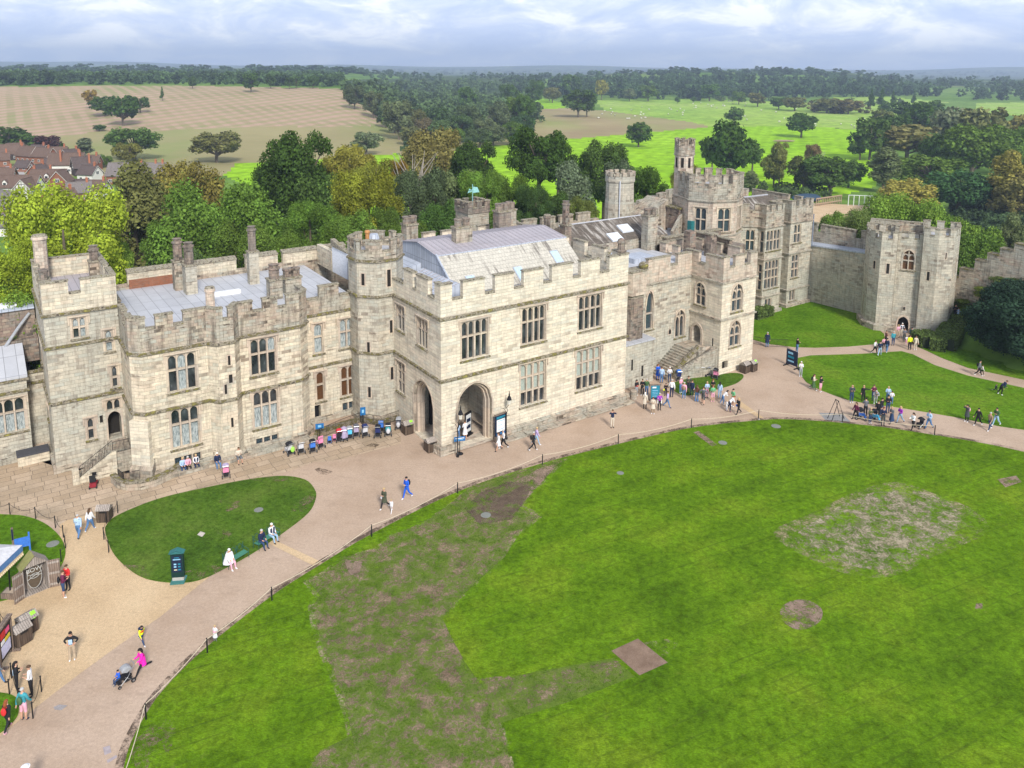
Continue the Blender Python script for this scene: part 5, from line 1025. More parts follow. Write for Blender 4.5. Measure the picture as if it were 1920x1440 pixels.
for x0,y0,n,l in((772,285,9,'bare dead branching tree beside the bronze-olive tree'),(1722,288,0,''),(1540,282,7,'bare pale tree on the edge of the bright pasture'),(918,215,7,'white dead tree in front of the middle wood')):
    if not n: continue
    x,y,g=hit(x0,{772:335,1540:318,918:258}[x0]) if x0!=772 else (*[c*1. for c in (lambda r:(r[0]/math.hypot(r[0],r[1])*172,r[1]/math.hypot(r[0],r[1])*172))(ray(x0,300))],-16.)
    top=zat(y0,x,y); h=top-g; mb=MB(); mb.tube([(0,0,0),(.02*h,0,.35*h),(0,.02*h,.7*h)],[.018*h,.014*h,.006*h],6)
    for k in range(n*3):
        a=k*2.4; b=.3+.5*(k/(n*3)); e=(.20*h*math.cos(a)*random.uniform(.5,1),.20*h*math.sin(a)*random.uniform(.5,1),min(h,(b+.32)*h)); s=(0.01*h,0,b*h*.9); m=tuple((s[i]+e[i])/2+random.uniform(-.03,.03)*h for i in range(3))
        mb.tube([s,m,e],[.007*h,.004*h,.0012*h],4); mb.tube([m,tuple(m[i]+(random.uniform(-.1,.1) if i<2 else .12)*h for i in range(3))],[.003*h,.001*h],4)
    r_=empty('bare_tree',(x,y,g),0,l,'tree'); o=mb.build('branches',M_DEAD,r_)
# woods that read as one mass
def wood(name,polys,n,col,hts,rr=(.5,.68),smin=90):
    Vs=[]; g=np.random.default_rng(len(name)+n); pr=[crown_arrays(200+i,'round',12,380,.145)[0] for i in range(6)]
    xs=[p[0] for p in polys]; ys=[p[1] for p in polys]; c=0; tries=0
    while c<n and tries<n*20:
        tries+=1; px=g.uniform(min(xs),max(xs)); py=g.uniform(min(ys),max(ys))
        if not inpoly(px,py,polys): continue
        x,y,z=hit(px,py,smin); c+=1; h=g.uniform(*hts); r=h*g.uniform(*rr); V=pr[c%6].copy(); a=g.uniform(0,6.28); ca,sa=math.cos(a),math.sin(a)
        V=V*np.array([r,r,h*.95]); Vs.append(np.stack([V[:,0]*ca-V[:,1]*sa+x,V[:,0]*sa+V[:,1]*ca+y,V[:,2]+z-.02*h],1))
    V=np.concatenate(Vs); ctr=V.mean(0); me=quadmesh(name,V-ctr,M_WOOD); o=bpy.data.objects.new(name,me); COL.objects.link(o); o.location=ctr; o.color=(col[0]*1.15,col[1]*1.1,col[2],1); tag(o,kind='stuff')
    return o
def woodmat():
    m=leafmat('wood_foliage'); t=m.node_tree; nz=[n for n in t.nodes if n.type=='TEX_NOISE'][0]; nz.inputs['Scale'].default_value=.045; nz.inputs['Detail'].default_value=2.
    for n in t.nodes:
        if n.type=='MAP_RANGE' and abs(n.inputs['To Min'].default_value-.62)<.01: n.inputs['To Min'].default_value=.6; n.inputs['To Max'].default_value=1.7; n.inputs['From Min'].default_value=.38; n.inputs['From Max'].default_value=.62
    return m
M_WOOD=woodmat()
wood('woodland',[(-350,156),(0,153),(300,148),(640,150),(640,163),(480,161),(300,158),(0,161),(-350,163)],330,(.060,.10,.045),(11,17))
wood('woodland',[(645,168),(720,160),(900,158),(1000,172),(1000,190),(1008,235),(960,245),(800,250),(745,245),(705,215),(660,190)],330,(.075,.12,.05),(13,19))
wood('woodland',[(940,158),(1200,153),(1500,158),(1650,165),(1750,170),(1760,182),(1560,183),(1300,186),(1120,186),(1000,182)],420,(.055,.095,.042),(14,23))
wood('woodland',[(1760,168),(2300,155),(2300,190),(1980,191),(1830,188),(1780,185)],130,(.06,.10,.045),(12,20))
wood('hedgerow',[(1240,187),(1560,191),(1700,194),(1700,199),(1560,196),(1240,190)],34,(.085,.12,.05),(5,9),(.6,.9))
wood('hedgerow',[(1530,204),(1640,212),(1560,214),(1515,210)],22,(.12,.12,.055),(8,12),(.7,1.))
wood('far_woodland',[(-400,139),(900,141),(2300,146),(2300,164),(1700,162),(950,153),(640,149),(-400,153)],430,(.06,.10,.05),(10,16),(.6,.9))
wood('far_woodland',[(-500,128),(2400,135),(2400,143),(-500,139)],520,(.06,.10,.06),(9,15),(.9,1.7))
for px,ty,by,w,c in [(748,190,262,66,GG),(740,215,250,50,MID),(800,222,268,60,(.10,.09,.055)),(830,225,272,52,(.075,.13,.05)),(862,215,270,60,(.07,.12,.05)),(905,222,266,52,GG),(880,198,250,50,(.08,.12,.05)),(820,200,250,60,(.06,.11,.04)),(780,205,256,50,(.11,.12,.05)),(935,190,258,55,(.10,.14,.08)),(968,180,252,48,MID),(985,178,256,40,DK2),(880,165,215,46,DK2),(955,158,205,40,DK2),(1000,152,200,44,DK2),(925,235,274,60,(.09,.12,.06)),(960,228,272,55,MID),(768,236,272,50,(.12,.14,.06)),(850,240,276,46,MID),(725,200,240,44,(.06,.1,.045)),(700,170,222,40,(.085,.11,.055)),(665,160,205,40,(.07,.1,.045)),(900,240,276,50,(.07,.11,.045)),(980,215,262,48,(.05,.1,.04))]:
    tree(px,ty,by,w,c,'round','%s tree on the near edge of the middle wood'%cname(c),'trees on the near edge of the middle wood',lod=1)
for px,ty,by,w,c in [(1128,150,188,26,YG),(1030,165,190,30,(.10,.11,.05)),(1180,166,190,26,GG),(1215,160,190,36,MID),(1330,158,190,40,DK2),(1420,175,200,36,OLV),(1385,172,196,30,MID),(1460,183,205,34,DK2),(1490,182,208,46,OLV),(1550,184,212,56,OLV),(1590,186,214,50,(.13,.12,.05)),(1070,140,184,40,DK2),(1270,182,194,12,DK2),(1300,181,193,10,DK2)]:
    tree(px,ty,by,w,c,'round','%s tree along the far edge of the pastures'%cname(c),'trees along the far edge of the pastures')
wood('scrub',[(1400,352),(1560,352),(1560,375),(1420,372)],60,(.07,.11,.04),(2,4.5)); wood('scrub',[(1780,385),(1960,380),(1960,450),(1870,455),(1800,430)],170,(.06,.10,.045),(2.5,5))
# undergrowth closing the gaps under the belt
def undergrowth():
    Vs=[]; g=np.random.default_rng(5); pr=[crown_arrays(300+i,'round',14,1400,.06)[0] for i in range(3)]
    for i in range(120):
        u=g.uniform(-60,72); v=g.uniform(42,85); x,y=W(u,v); z=float(hgt(x,y)); h=g.uniform(7,13); r=h*g.uniform(.5,.8); V=pr[i%3]*np.array([r,r,h]); Vs.append(V+np.array([x,y,z-.5]))
    V=np.concatenate(Vs); ctr=V.mean(0); o=bpy.data.objects.new('undergrowth',quadmesh('undergrowth',V-ctr,M_WOOD)); COL.objects.link(o); o.location=ctr; o.color=(.05,.09,.03,1); tag(o,kind='stuff')
undergrowth()
# shrubs on the mound, clipped hedges
def shrub(name,px,py,r,h,col,label,cat='shrub',lod=0,z=None):
    x,y,g=hit(px,py,40); me,tm=proto('round',random.randint(0,3),lod); root=empty(name,(x,y,g-.3),random.uniform(0,6),label,cat)
    c=bpy.data.objects.new('foliage',me); COL.objects.link(c); c.parent=root; c.scale=(r,r,h); c.color=(*col,1); 
    s=bpy.data.objects.new('stem',tm); COL.objects.link(s); s.parent=root; s.scale=(r*.6,r*.6,h*.6)
shrub('yew_bush',1880,652,4.7,6.2,(.032,.062,.035),'big dark yew bush on the mound above the path, nearest the hedge'); shrub('yew_bush',1925,672,5.5,7.5,(.03,.058,.034),'big dark yew bush cut by the right edge'); shrub('yew_bush',1912,600,4.6,5.2,(.034,.062,.038),'dark yew bush high on the mound behind the others')
shrub('bush',1822,580,2.6,1.6,(.12,.17,.03),'yellow-green ivy bush below the stepped wall'); shrub('bush',1862,556,3.,1.7,(.15,.19,.035),'yellow-green spreading shrub at the top of the mound'); shrub('bush',1900,535,2.8,1.5,(.11,.15,.04),'olive shrub against the foot of the stepped wall')
def hedge(label,pts,h,w):
    P=[at(*p) for p in pts]; g=np.random.default_rng(3); root=empty('clipped_hedge',(*P[0],0),0,label,'hedge'); mb=MB(); V=[]
    for a,b in zip(P[:-1],P[1:]):
        d=Vector((b[0]-a[0],b[1]-a[1])); L=d.length; d.normalize(); n_=Vector((-d.y,d.x)); zb=[float(hgt(*a)),float(hgt(*b))]; zb=[max(0,z) for z in zb]
        c=((a[0]+b[0])/2,(a[1]+b[1])/2); mb.prism([(c[0]+d.x*s*(L/2+.2)-n_.x*t*(w/2-.1),c[1]+d.y*s*(L/2+.2)-n_.y*t*(w/2-.1)) for s,t in((-1,1),(1,1),(1,-1),(-1,-1))],[zb[0]-.3,zb[1]-.3,zb[1]-.3,zb[0]-.3],[zb[0]+h-.1,zb[1]+h-.1,zb[1]+h-.1,zb[0]+h-.1])
        k=int(L*(w+2*h)*190); s=g.uniform(-.2,L+.2,k); f=g.integers(0,4,k); r=g.uniform(-1,1,k); zt=g.uniform(0,h,k)
        t=np.where(f<2,r*w/2,np.where(f==2,-w/2,w/2)); z=np.where(f<2,h,zt); zz=zb[0]+(zb[1]-zb[0])*np.clip(s/L,0,1)
        q=np.stack([a[0]+d.x*s+n_.x*t,a[1]+d.y*s+n_.y*t,zz+z],1)+g.normal(size=(k,3))*.05; T=g.normal(size=(k,3)); T/=np.linalg.norm(T,axis=1)[:,None]; B=np.cross(T,g.normal(size=(k,3))); B/=np.linalg.norm(B,axis=1)[:,None]
        V.append(np.stack([q-T*.09,q-B*.07,q+T*.09,q+B*.07],1).reshape(-1,3))
    o=mb.build('stems',plain((.02,.03,.01)),root,(*P[0],0)); V=np.concatenate(V)-np.array([*P[0],0]); c=bpy.data.objects.new('foliage',quadmesh('foliage',V,M_LEAF)); COL.objects.link(c); c.parent=root; c.color=(.12,.17,.05,1)
hedge('waist-high clipped box hedge curving from the gatehouse along the path',[(1724,640),(1745,652),(1768,655),(1785,637),(1808,608)],1.5,2.6)
hedge('short square clipped hedge beside the cave-like doorway of the stepped wall',[(1812,598),(1828,588)],2.0,2.4)
hedge('small rounded clipped hedge at the foot of the end wing',[(1413,598),(1440,590)],1.3,1.7)
# ---------- street furniture
def wood_(name,a,b): 
    t=NT(name,.85,.15); uv=t.coord('UV'); n=t.add('ShaderNodeTexBrick',Scale=1.); n.inputs['Brick Width'].default_value=.13; n.inputs['Row Height'].default_value=9.; n.inputs['Mortar Size'].default_value=.008; n.offset=0
    n.inputs['Color1'].default_value=(*a,1); n.inputs['Color2'].default_value=(*b,1); n.inputs['Mortar'].default_value=(.02,.015,.01,1); t.link(uv,n.inputs['Vector'])
    return t.col(t.mix(1.,n.outputs[0],t.ramp(t.noise(t.map(t.coord(),sc=(8,8,1)),2.,4.),[(.3,.7),(.7,1.25)]),'MULTIPLY'))
M_BIN=wood_('stained_boards',(.085,.06,.045),(.13,.095,.07)); M_WGREY=wood_('weathered_boards',(.30,.26,.23),(.40,.35,.31)); M_WBR=wood_('brown_boards',(.20,.15,.12),(.26,.20,.16))
M_RUBBER=plain((.02,.02,.022),.8); M_STEEL=plain((.35,.36,.38),.35,metal=.7); M_WHITE=plain((.78,.78,.78),.6)
def rotd(px,py,px2,py2,z=0):
    a=at(px,py,z); b=at(px2,py2,z); return math.atan2(b[1]-a[1],b[0]-a[0])
def bin_proto(roof=M_WGREY,green=False):
    r=empty('litter_bin',(0,0,0)); mb=MB(); mb.box(-.45,-.42,.06,.45,.42,1.0); mb.box(-.40,-.37,0,.40,.37,.06,1); mb.build('body',[M_BIN,M_BLACK],r)
    mb=MB(); mb.face([(-.5,-.47,1.0),(.5,-.47,1.0),(.5,-.1,1.33),(-.5,-.1,1.33)]); mb.face([(-.5,-.1,1.33),(.5,-.1,1.33),(.5,.47,1.0),(-.5,.47,1.0)]); mb.face([(-.5,-.47,.97),(-.5,.47,.97),(.5,.47,.97),(.5,-.47,.97)]); mb.face([(-.45,-.44,1.0),(-.45,.44,1.0),(-.45,-.1,1.3)]); mb.face([(.45,-.44,1.),(.45,-.1,1.3),(.45,.44,1.)]); mb.build('lid',roof,r)
    mb=MB(); mb.prism([(-.22,-.425),(.22,-.425),(.22,-.40),(-.22,-.40)],.78,.95); mb.build('opening',M_VOID,r)
    if green: mb=MB(); mb.lathe((.2,-.435),[(.001,1.0),(.1,1.005)],10); mb.face([(.1,-.32,1.14),(.4,-.32,1.14),(.4,-.16,1.29),(.1,-.16,1.29)]); mb.build('recycling_mark',plain((.30,.75,.05)),r)
    return r
B0=bin_proto(); B1=bin_proto(green=True); ub=[0,0]
def bin_(px,py,face,label,green=False):
    p=(B0,B1)[green]; o=p if not ub[green] else copy_tree(p); ub[green]=1; x,y=at(px,py); o.location=(x,y,0); o.rotation_euler=(0,0,face); tag(o,label,'litter bin','wooden litter bins')
bin_(197,975,ANG-.5,'dark wooden litter bin beside the two walkers at the top of the dark oval lawn')
bin_(807,845,ANG,'dark wooden litter bin at the outer corner of the carriage porch'); bin_(764,812,ANG,'dark wooden litter bin under the side arch beside the parked pushchairs',True)
bin_(1396,698,ANG+.1,'left one of the paired wooden bins beside the porch tower'); bin_(1410,695,ANG+.1,'right one of the paired wooden bins beside the porch tower, with a green mark',True)
bin_(40,1205,R(62),'left weathered wooden bin at the left edge beside the poster board'); bin_(52,1185,R(62),'weathered wooden bin with a lime-green mark on its sloping lid',True)
# rope and chain barriers
PST=[(274,1350),(389,1225),(510,1127),(697,1007),(858,926),(1017,872),(1159,833),(1296,803),(1422,786),(1579,793),(1752,816)]
mb=MB(); mb.lathe((0,0),[(.045,0),(.045,.95),(.03,1.0)],8,0); mb.lathe((0,0),[(.13,0),(.12,.03),(.05,.05)],8,1)
pm=mb.mesh('rope_post'); pm.materials.append(M_BLACK); pm.materials.append(M_WHITE); pos=[]
AREA=['cut nearly off at the bottom left','above the fairy-dressed child','near the bottom centre path bend','below the woman in dark green','right of the man in blue','beside the dark worn turf','below the lone photographer','below the middle of the crowd','where the sandy strip meets the lawn','beside the folding metal frame','below the pushchair on the right']
AREA=['nearest the bottom edge of the photo','just left of the child in pink and white','between the child in pink and the green benches','below the mother and child in dark and white','at the top of the dark worn turf','below the couple in black and lilac','below the lone photographer in black','in front of the waiting crowd','where the sandy strip meets the lawn','beside the folding metal frame','in front of the white-topped pushchair walker']
for (px,py),a in zip(PST,AREA):
    x,y=at(px,py); o=bpy.data.objects.new('rope_post',pm); COL.objects.link(o); o.location=(x,y,.0); tag(o,'black rope post %s'%a,'post','posts of the rope along the great lawn'); pos.append((x,y))
x,y=at(230,1500); pos=[(x,y)]+pos
mb=MB()
for a,b in zip(pos[:-1],pos[1:]):
    L=math.dist(a,b); pts=[(a[0]+(b[0]-a[0])*t,a[1]+(b[1]-a[1])*t,.93-.30*(1-(2*t-1)**2)*min(1,L/9)) for t in[i/8 for i in range(9)]]; mb.tube(pts,.022,5)
mb.build('rope',plain((.62,.52,.38),.9),label='long pale rope slung between the black posts round the great lawn',cat='rope')
def chain_run(pts,lab,nm):
    P=[at(*p) for p in pts]; 
    for i,(x,y) in enumerate(P):
        m=MB(); m.lathe((0,0),[(.035,0),(.035,.9),(.05,.93),(.02,.99)],7); m.build('chain_post',M_BLACK,loc=(x,y,0),label='thin black chain post %s, %s from the %s'%(nm,ORD[i],lab),cat='post',group='chain posts round the small lawns')
    m=MB()
    for a,b in zip(P[:-1],P[1:]): m.tube([(a[0]+(b[0]-a[0])*t,a[1]+(b[1]-a[1])*t,.88-.35*(1-(2*t-1)**2)) for t in[i/6 for i in range(7)]],.016,4)
    m.build('chain',M_BLACK,label='sagging dark chain %s'%nm,cat='chain')
chain_run([(-40,962),(19,965),(67,973),(104,990),(119,1008),(123,1028),(115,1054)],'left','round the left-edge lawn')
chain_run([(221,962),(200,982),(195,1012),(204,1036)],'top','round the tip of the dark oval lawn')
chain_run([(-20,1150),(1,1172),(23,1188)],'left','above the weathered bins')
chain_run([(36,1325),(22,1272),(18,1303)],'right','round the queueing people at the bottom left')
chain_run([(78,1297),(62,1347)],'top','beside the person in coral shorts')
# railings by the parked pushchairs
def railing(pts,label):
    x0,y0=at(*pts[0]); r=empty('railing',(x0,y0,0),0,label,'railing'); mb=MB(); P=[(*at(*p),.05) for p in pts]; rail(mb,P,1.0,.13,.012); mb.build('bars',M_BLACK,r,(x0,y0,0))
railing([(596,826),(640,806),(676,793),(682,800)],'black iron railing in front of the basement windows behind the pushchairs'); railing([(682,795),(715,800),(748,789)],'black iron railing round the foot of the octagonal turret'); 
railing([(1409,645),(1440,651),(1477,652)],'low black hooped railing along the small end lawn')
mb=MB(); P_=[W(u,v) for u,v in((-8.3,9.1),(-7.6,10.4),(-3.0,10.6),(-1.6,8.8),(0,8.9),(0,8.5),(-1.9,8.3),(-3.3,10.1),(-7.3,9.9),(-7.9,8.8))]; mb.prism(P_,0,.35); mb.build('low_kerb_wall',M_MOSS,label='low mossy kerb wall under the railings beside the pushchairs',cat='wall')
mb=MB(); mb.box(5.9,-1.35,0,21.9,-.44,.16); mb.box(8.3,-1.5,.16,11.6,-.95,.30); mb.box(15.5,-1.5,.16,18.6,-.95,.30); o=mb.build('stone_kerb',S_OLD,label='long rough stone kerb at the foot of the main block front',cat='kerb'); o.location=(O[0],O[1],0); o.rotation_euler=(0,0,ANG)
mb=MB(); mb.box(-17,8.75,0,-8.2,9.2,.32); mb.box(-22,8.9,0,-17,9.98,.3); mb.box(-14.2,9.2,0,-8.6,9.98,.3); o=mb.build('stone_ledge',S_OLD,label='low weathered stone ledge along the foot of the long wing',cat='ledge'); o.location=(O[0],O[1],0); o.rotation_euler=(0,0,ANG)
# double lamps at the arch
def lamp(u,v,label):
    x,y=W(u,v); r=empty('street_lamp',(x,y,0),ANG,label,'lamp','lamp posts beside the front arch')
    mb=MB(); mb.lathe((0,0),[(.14,0),(.12,.35),(.05,.45),(.045,2.6),(.07,2.65),(.03,2.8)],8); mb.tube([(-.35,0,2.4),(.35,0,2.4)],.025,5); mb.tube([(0,0,2.6),(.15,0,2.95),(.0,0,3.2),(.3,0,3.45)],.025,5); mb.tube([(0,0,2.75),(-.3,0,3.2),(-.6,0,3.3)],.02,5); mb.build('post',M_BLACK,r)
    mb=MB(); mb.lathe((.3,0),[(.11,3.45),(.2,3.9)],6,0); mb.build('lamp_glass',plain((.7,.68,.6),.2),r)
    mb=MB(); mb.lathe((.3,0),[(.26,3.9),(.14,4.2),(.07,4.28),(.07,4.4),(.015,4.75)],6); mb.build('lamp_cap',M_BLACK,r)
lamp(1.0,-1.1,'black iron lamp post with a lantern left of the front arch'); lamp(6.3,-.9,'black iron lamp post with a lantern right of the front arch, beside the notice board')
# boards, signs
def panel(r,off_,w,h,t,z0,fm,faces,tilt=0.,name='board'):
    """upright board facing local -y; faces: list of (x0,z0,x1,z1,mat) fractions on the front"""
    mb=MB(); mats=[fm]; mb.box(-w/2,-t/2,z0,w/2,t/2,z0+h,0)
    for x0,a,x1,b,m in faces:
        if m not in mats: mats.append(m)
        mb.box(-w/2+w*x0,-t/2-.012-.004*len(mats),z0+h*a,-w/2+w*x1,-t/2+.002,z0+h*b,mats.index(m))
    return mb.build(name,mats,r)
def textobj(s,size,mat,parent,loc,rot=(R(90),0,0),name='lettering'):
    cu=bpy.data.curves.new('tmp','FONT'); cu.body=s; cu.size=size; cu.extrude=.004; cu.align_x='CENTER'; to=bpy.data.objects.new('tmp',cu); COL.objects.link(to); dg=bpy.context.evaluated_depsgraph_get(); me=bpy.data.meshes.new_from_object(to.evaluated_get(dg)); bpy.data.objects.remove(to); me.name=name; me.materials.clear(); me.materials.append(mat)
    o=bpy.data.objects.new(name,me); COL.objects.link(o); o.parent=parent; o.location=loc; o.rotation_euler=rot; KIDS.setdefault(parent.name,[]).append(o); return o
NAVY=plain((.008,.018,.05),.5); BLUE=plain((.015,.14,.36),.5); TEAL=plain((.015,.20,.30),.5); LBLUE=plain((.25,.50,.70),.5); GREEND=plain((.004,.03,.028),.5); RED=plain((.60,.02,.02),.5); PINKM=plain((.80,.10,.25),.5); YEL=plain((.75,.6,.05),.5)
x,y=at(335,1090); r=empty('information_kiosk',(x,y,0),R(8),'tall dark green information kiosk with a blue screen on the oval lawn','kiosk'); r.scale=(.72,.8,.76)
mb=MB(); mb.box(-.62,-.5,.05,.62,.55,.16); mb.build('base',plain((.05,.18,.17)),r); mb=MB(); mb.box(-.5,-.12,.16,.5,.2,.5); mb.build('plinth',plain((.42,.41,.38)),r)
panel(r,0,1.1,2.3,.34,.5,GREEND,[(.12,.22,.88,.88,NAVY),(.2,.72,.8,.76,LBLUE),(.3,.8,.7,.83,TEAL),(.25,.52,.45,.58,LBLUE),(.58,.52,.78,.58,TEAL),(.25,.42,.45,.47,LBLUE),(.58,.42,.78,.47,TEAL),(.25,.3,.5,.34,plain((.6,.55,.4))),(.58,.3,.8,.35,TEAL)],name='screen_case')
mb=MB(); mb.face([(-.68,-.3,2.8),(0,-.3,3.08),(0,.3,3.08),(-.68,.3,2.8)]); mb.face([(0,-.3,3.08),(.68,-.3,2.8),(.68,.3,2.8),(0,.3,3.08)]); mb.face([(-.66,-.29,2.79),(.66,-.29,2.79),(0,-.29,3.05)]); mb.face([(-.66,-.3,2.79),(-.66,.3,2.79),(.66,.3,2.79),(.66,-.3,2.79)]); mb.build('roof',plain((.03,.15,.15)),r)
x,y=at(938,826); r=empty('notice_board',(x,y,0),ANG+.1,'freestanding dark framed notice board with a white poster beside the right lamp post','notice board')
panel(r,0,1.25,2.0,.12,.55,NAVY,[(.12,.2,.88,.78,M_WHITE),(.1,.82,.9,.93,TEAL),(.1,.05,.9,.14,BLUE),(.2,.7,.8,.73,LBLUE),(.2,.3,.8,.32,LBLUE),(.2,.5,.6,.52,LBLUE)]); mb=MB(); mb.box(-.6,-.05,0,-.5,.05,.55); mb.box(.5,-.05,0,.6,.05,.55); mb.box(-.62,-.55,0,-.5,.55,.08); mb.box(.5,-.55,0,.62,.55,.08); mb.box(-.66,-.1,2.55,.66,.1,2.63); mb.build('frame',M_WBR,r)
x,y=at(862,851); r=empty('direction_sign',(x,y,0),ANG-.35,'small blue sign on a thin pole with a round base before the front arch','sign'); mb=MB(); mb.lathe((0,0),[(.32,0),(.3,.05),(.04,.07),(.03,1.35)],14); mb.build('stand',M_BLACK,r); panel(r,0,1.0,.42,.04,1.2,BLUE,[(.1,.6,.9,.75,M_WHITE),(.15,.3,.8,.42,LBLUE)])
x,y=W(3.9,1.9); r=empty('timetable_board',(x,y,.12),ANG+.4,'tall black board with grey posters standing inside the front arch','notice board'); panel(r,0,.95,2.1,.1,.1,M_BLACK,[(.1,.1,.9,.9,plain((.6,.62,.62))),(.18,.55,.82,.72,NAVY),(.18,.25,.82,.42,NAVY)]); mb=MB(); mb.box(-.45,-.3,0,.45,.3,.1); mb.build('foot',M_BLACK,r)
x,y=at(1228,752); r=empty('queue_board',(x,y,0),R(6),'blue-green welcome board in a wooden frame in the middle of the crowd','sign'); r.scale=(.72,.72,.8); panel(r,0,1.25,1.9,.1,.25,TEAL,[(.15,.8,.6,.9,M_WHITE),(.15,.62,.8,.66,LBLUE),(.15,.5,.8,.53,LBLUE),(.15,.38,.8,.41,LBLUE),(.15,.22,.75,.26,LBLUE),(.05,.02,.95,.12,NAVY)]); mb=MB(); mb.box(-.72,-.06,0,-.63,.06,2.2); mb.box(.63,-.06,0,.72,.06,2.2); mb.box(-.85,-.1,2.15,.85,.1,2.27); mb.box(-.75,-.5,0,-.6,.5,.1); mb.box(.6,-.5,0,.75,.5,.1); mb.build('frame',M_WBR,r)
x,y=at(1484,688); r=empty('direction_board',(x,y,0),R(-58),'navy information board on a black frame at the path fork before the middle lawn','sign'); panel(r,0,1.5,1.75,.1,.25,NAVY,[(.15,.72,.6,.86,LBLUE),(.15,.45,.7,.6,TEAL),(.15,.2,.7,.3,LBLUE)]); mb=MB(); mb.box(-.8,-.5,0,-.7,.5,.12); mb.box(.7,-.5,0,.8,.5,.12); mb.box(-.78,-.06,.1,-.72,.06,.3); mb.box(.72,-.06,.1,.78,.06,.3); mb.build('frame',M_BLACK,r)
x,y=at(1752,620); r=empty('interpretation_sign',(x,y,0),R(-25),'small dark slanted sign at the foot of the gatehouse right turret','sign'); panel(r,0,.9,.7,.06,.9,NAVY,[(.1,.3,.6,.8,plain((.3,.25,.45)))]); mb=MB(); mb.box(-.05,-.02,0,.05,.06,.9); mb.build('post',M_BLACK,r)
for px,py,l in((600,822,'blue pushchair-park sign on the left end of the railing'),(681,796,'blue pushchair-park sign at the middle bend of the railing')):
    x,y=at(px,py); r=empty('parking_sign',(x,y,0),ANG-.3,l,'sign','blue signs on the railing'); panel(r,0,.75 if px<650 else .5,.5 if px<650 else .8,.04,.95,BLUE,[(.3,.3,.7,.7,LBLUE)]); mb=MB(); mb.tube([(0,.03,0),(0,.03,1.0)],.025,5); mb.build('post',M_BLACK,r)
# folding metal frame
x,y=at(1567,785); r=empty('folding_frame',(x,y,0.01),R(20),'black triangular folding metal frame standing on a grey plate beside the rope','frame'); mb=MB()
for s in(-.5,.5): mb.tube([(-.75,s*.6,0),(0,s*.4,1.9),(.75,s*.6,0)],.04,5)
mb.tube([(0,-.25,1.9),(0,.25,1.9)],.04,5); mb.tube([(-.5,-.28,.6),(.5,-.28,.6)],.03,5); mb.build('frame',M_BLACK,r)
# benches
def bench(p0,p1,label):
    a=at(*p0); b=at(*p1); L=math.dist(a,b); rz=math.atan2(b[1]-a[1],b[0]-a[0]); x,y=(a[0]+b[0])/2,(a[1]+b[1])/2; r=empty('park_bench',(x,y,0),rz,label,'bench','green metal benches by the oval lawn')
    mb=MB(); 
    for k in range(6): mb.box(-L/2,-.25+k*.085,.43,L/2,-.19+k*.085,.455)
    mb.build('seat',plain((.06,.22,.15)),r)
    mb=MB(); n=3; w=L/n
    for k in range(n):
        x0=-L/2+k*w; mb.tube([(x0+w*t,.32,.45+.55*math.sin(math.pi*t)**.8) for t in[i/8 for i in range(9)]],.018,5); mb.tube([(x0+w*t,.30,.95-.4*math.sin(math.pi*t)) for t in[i/6 for i in range(7)]],.014,4)
        mb.tube([(x0,.32,.0),(x0,.33,1.0)],.02,5)
    mb.tube([(L/2,.32,0),(L/2,.33,1.0)],.02,5); mb.build('backrest',M_GBEN,r)
    for s in(-1,1):
        mb=MB(); mb.tube([(s*L/2,-.27,0),(s*L/2,-.27,.62),(s*L/2,-.2,.68),(s*L/2,.32,.70)],.02,5); mb.tube([(s*L/2,-.27,.43),(s*L/2,.3,.43)],.02,5); mb.build('armrest',M_GBEN,r)
    return r,(x,y,rz,L)
M_GBEN=plain((.02,.09,.07),.5)
_,BN1=bench((424,1066),(462,1043),'green metal bench holding the person in the white hooded cape'); _,BN2=bench((481,1031),(520,1006),'green metal bench holding two seated older men')
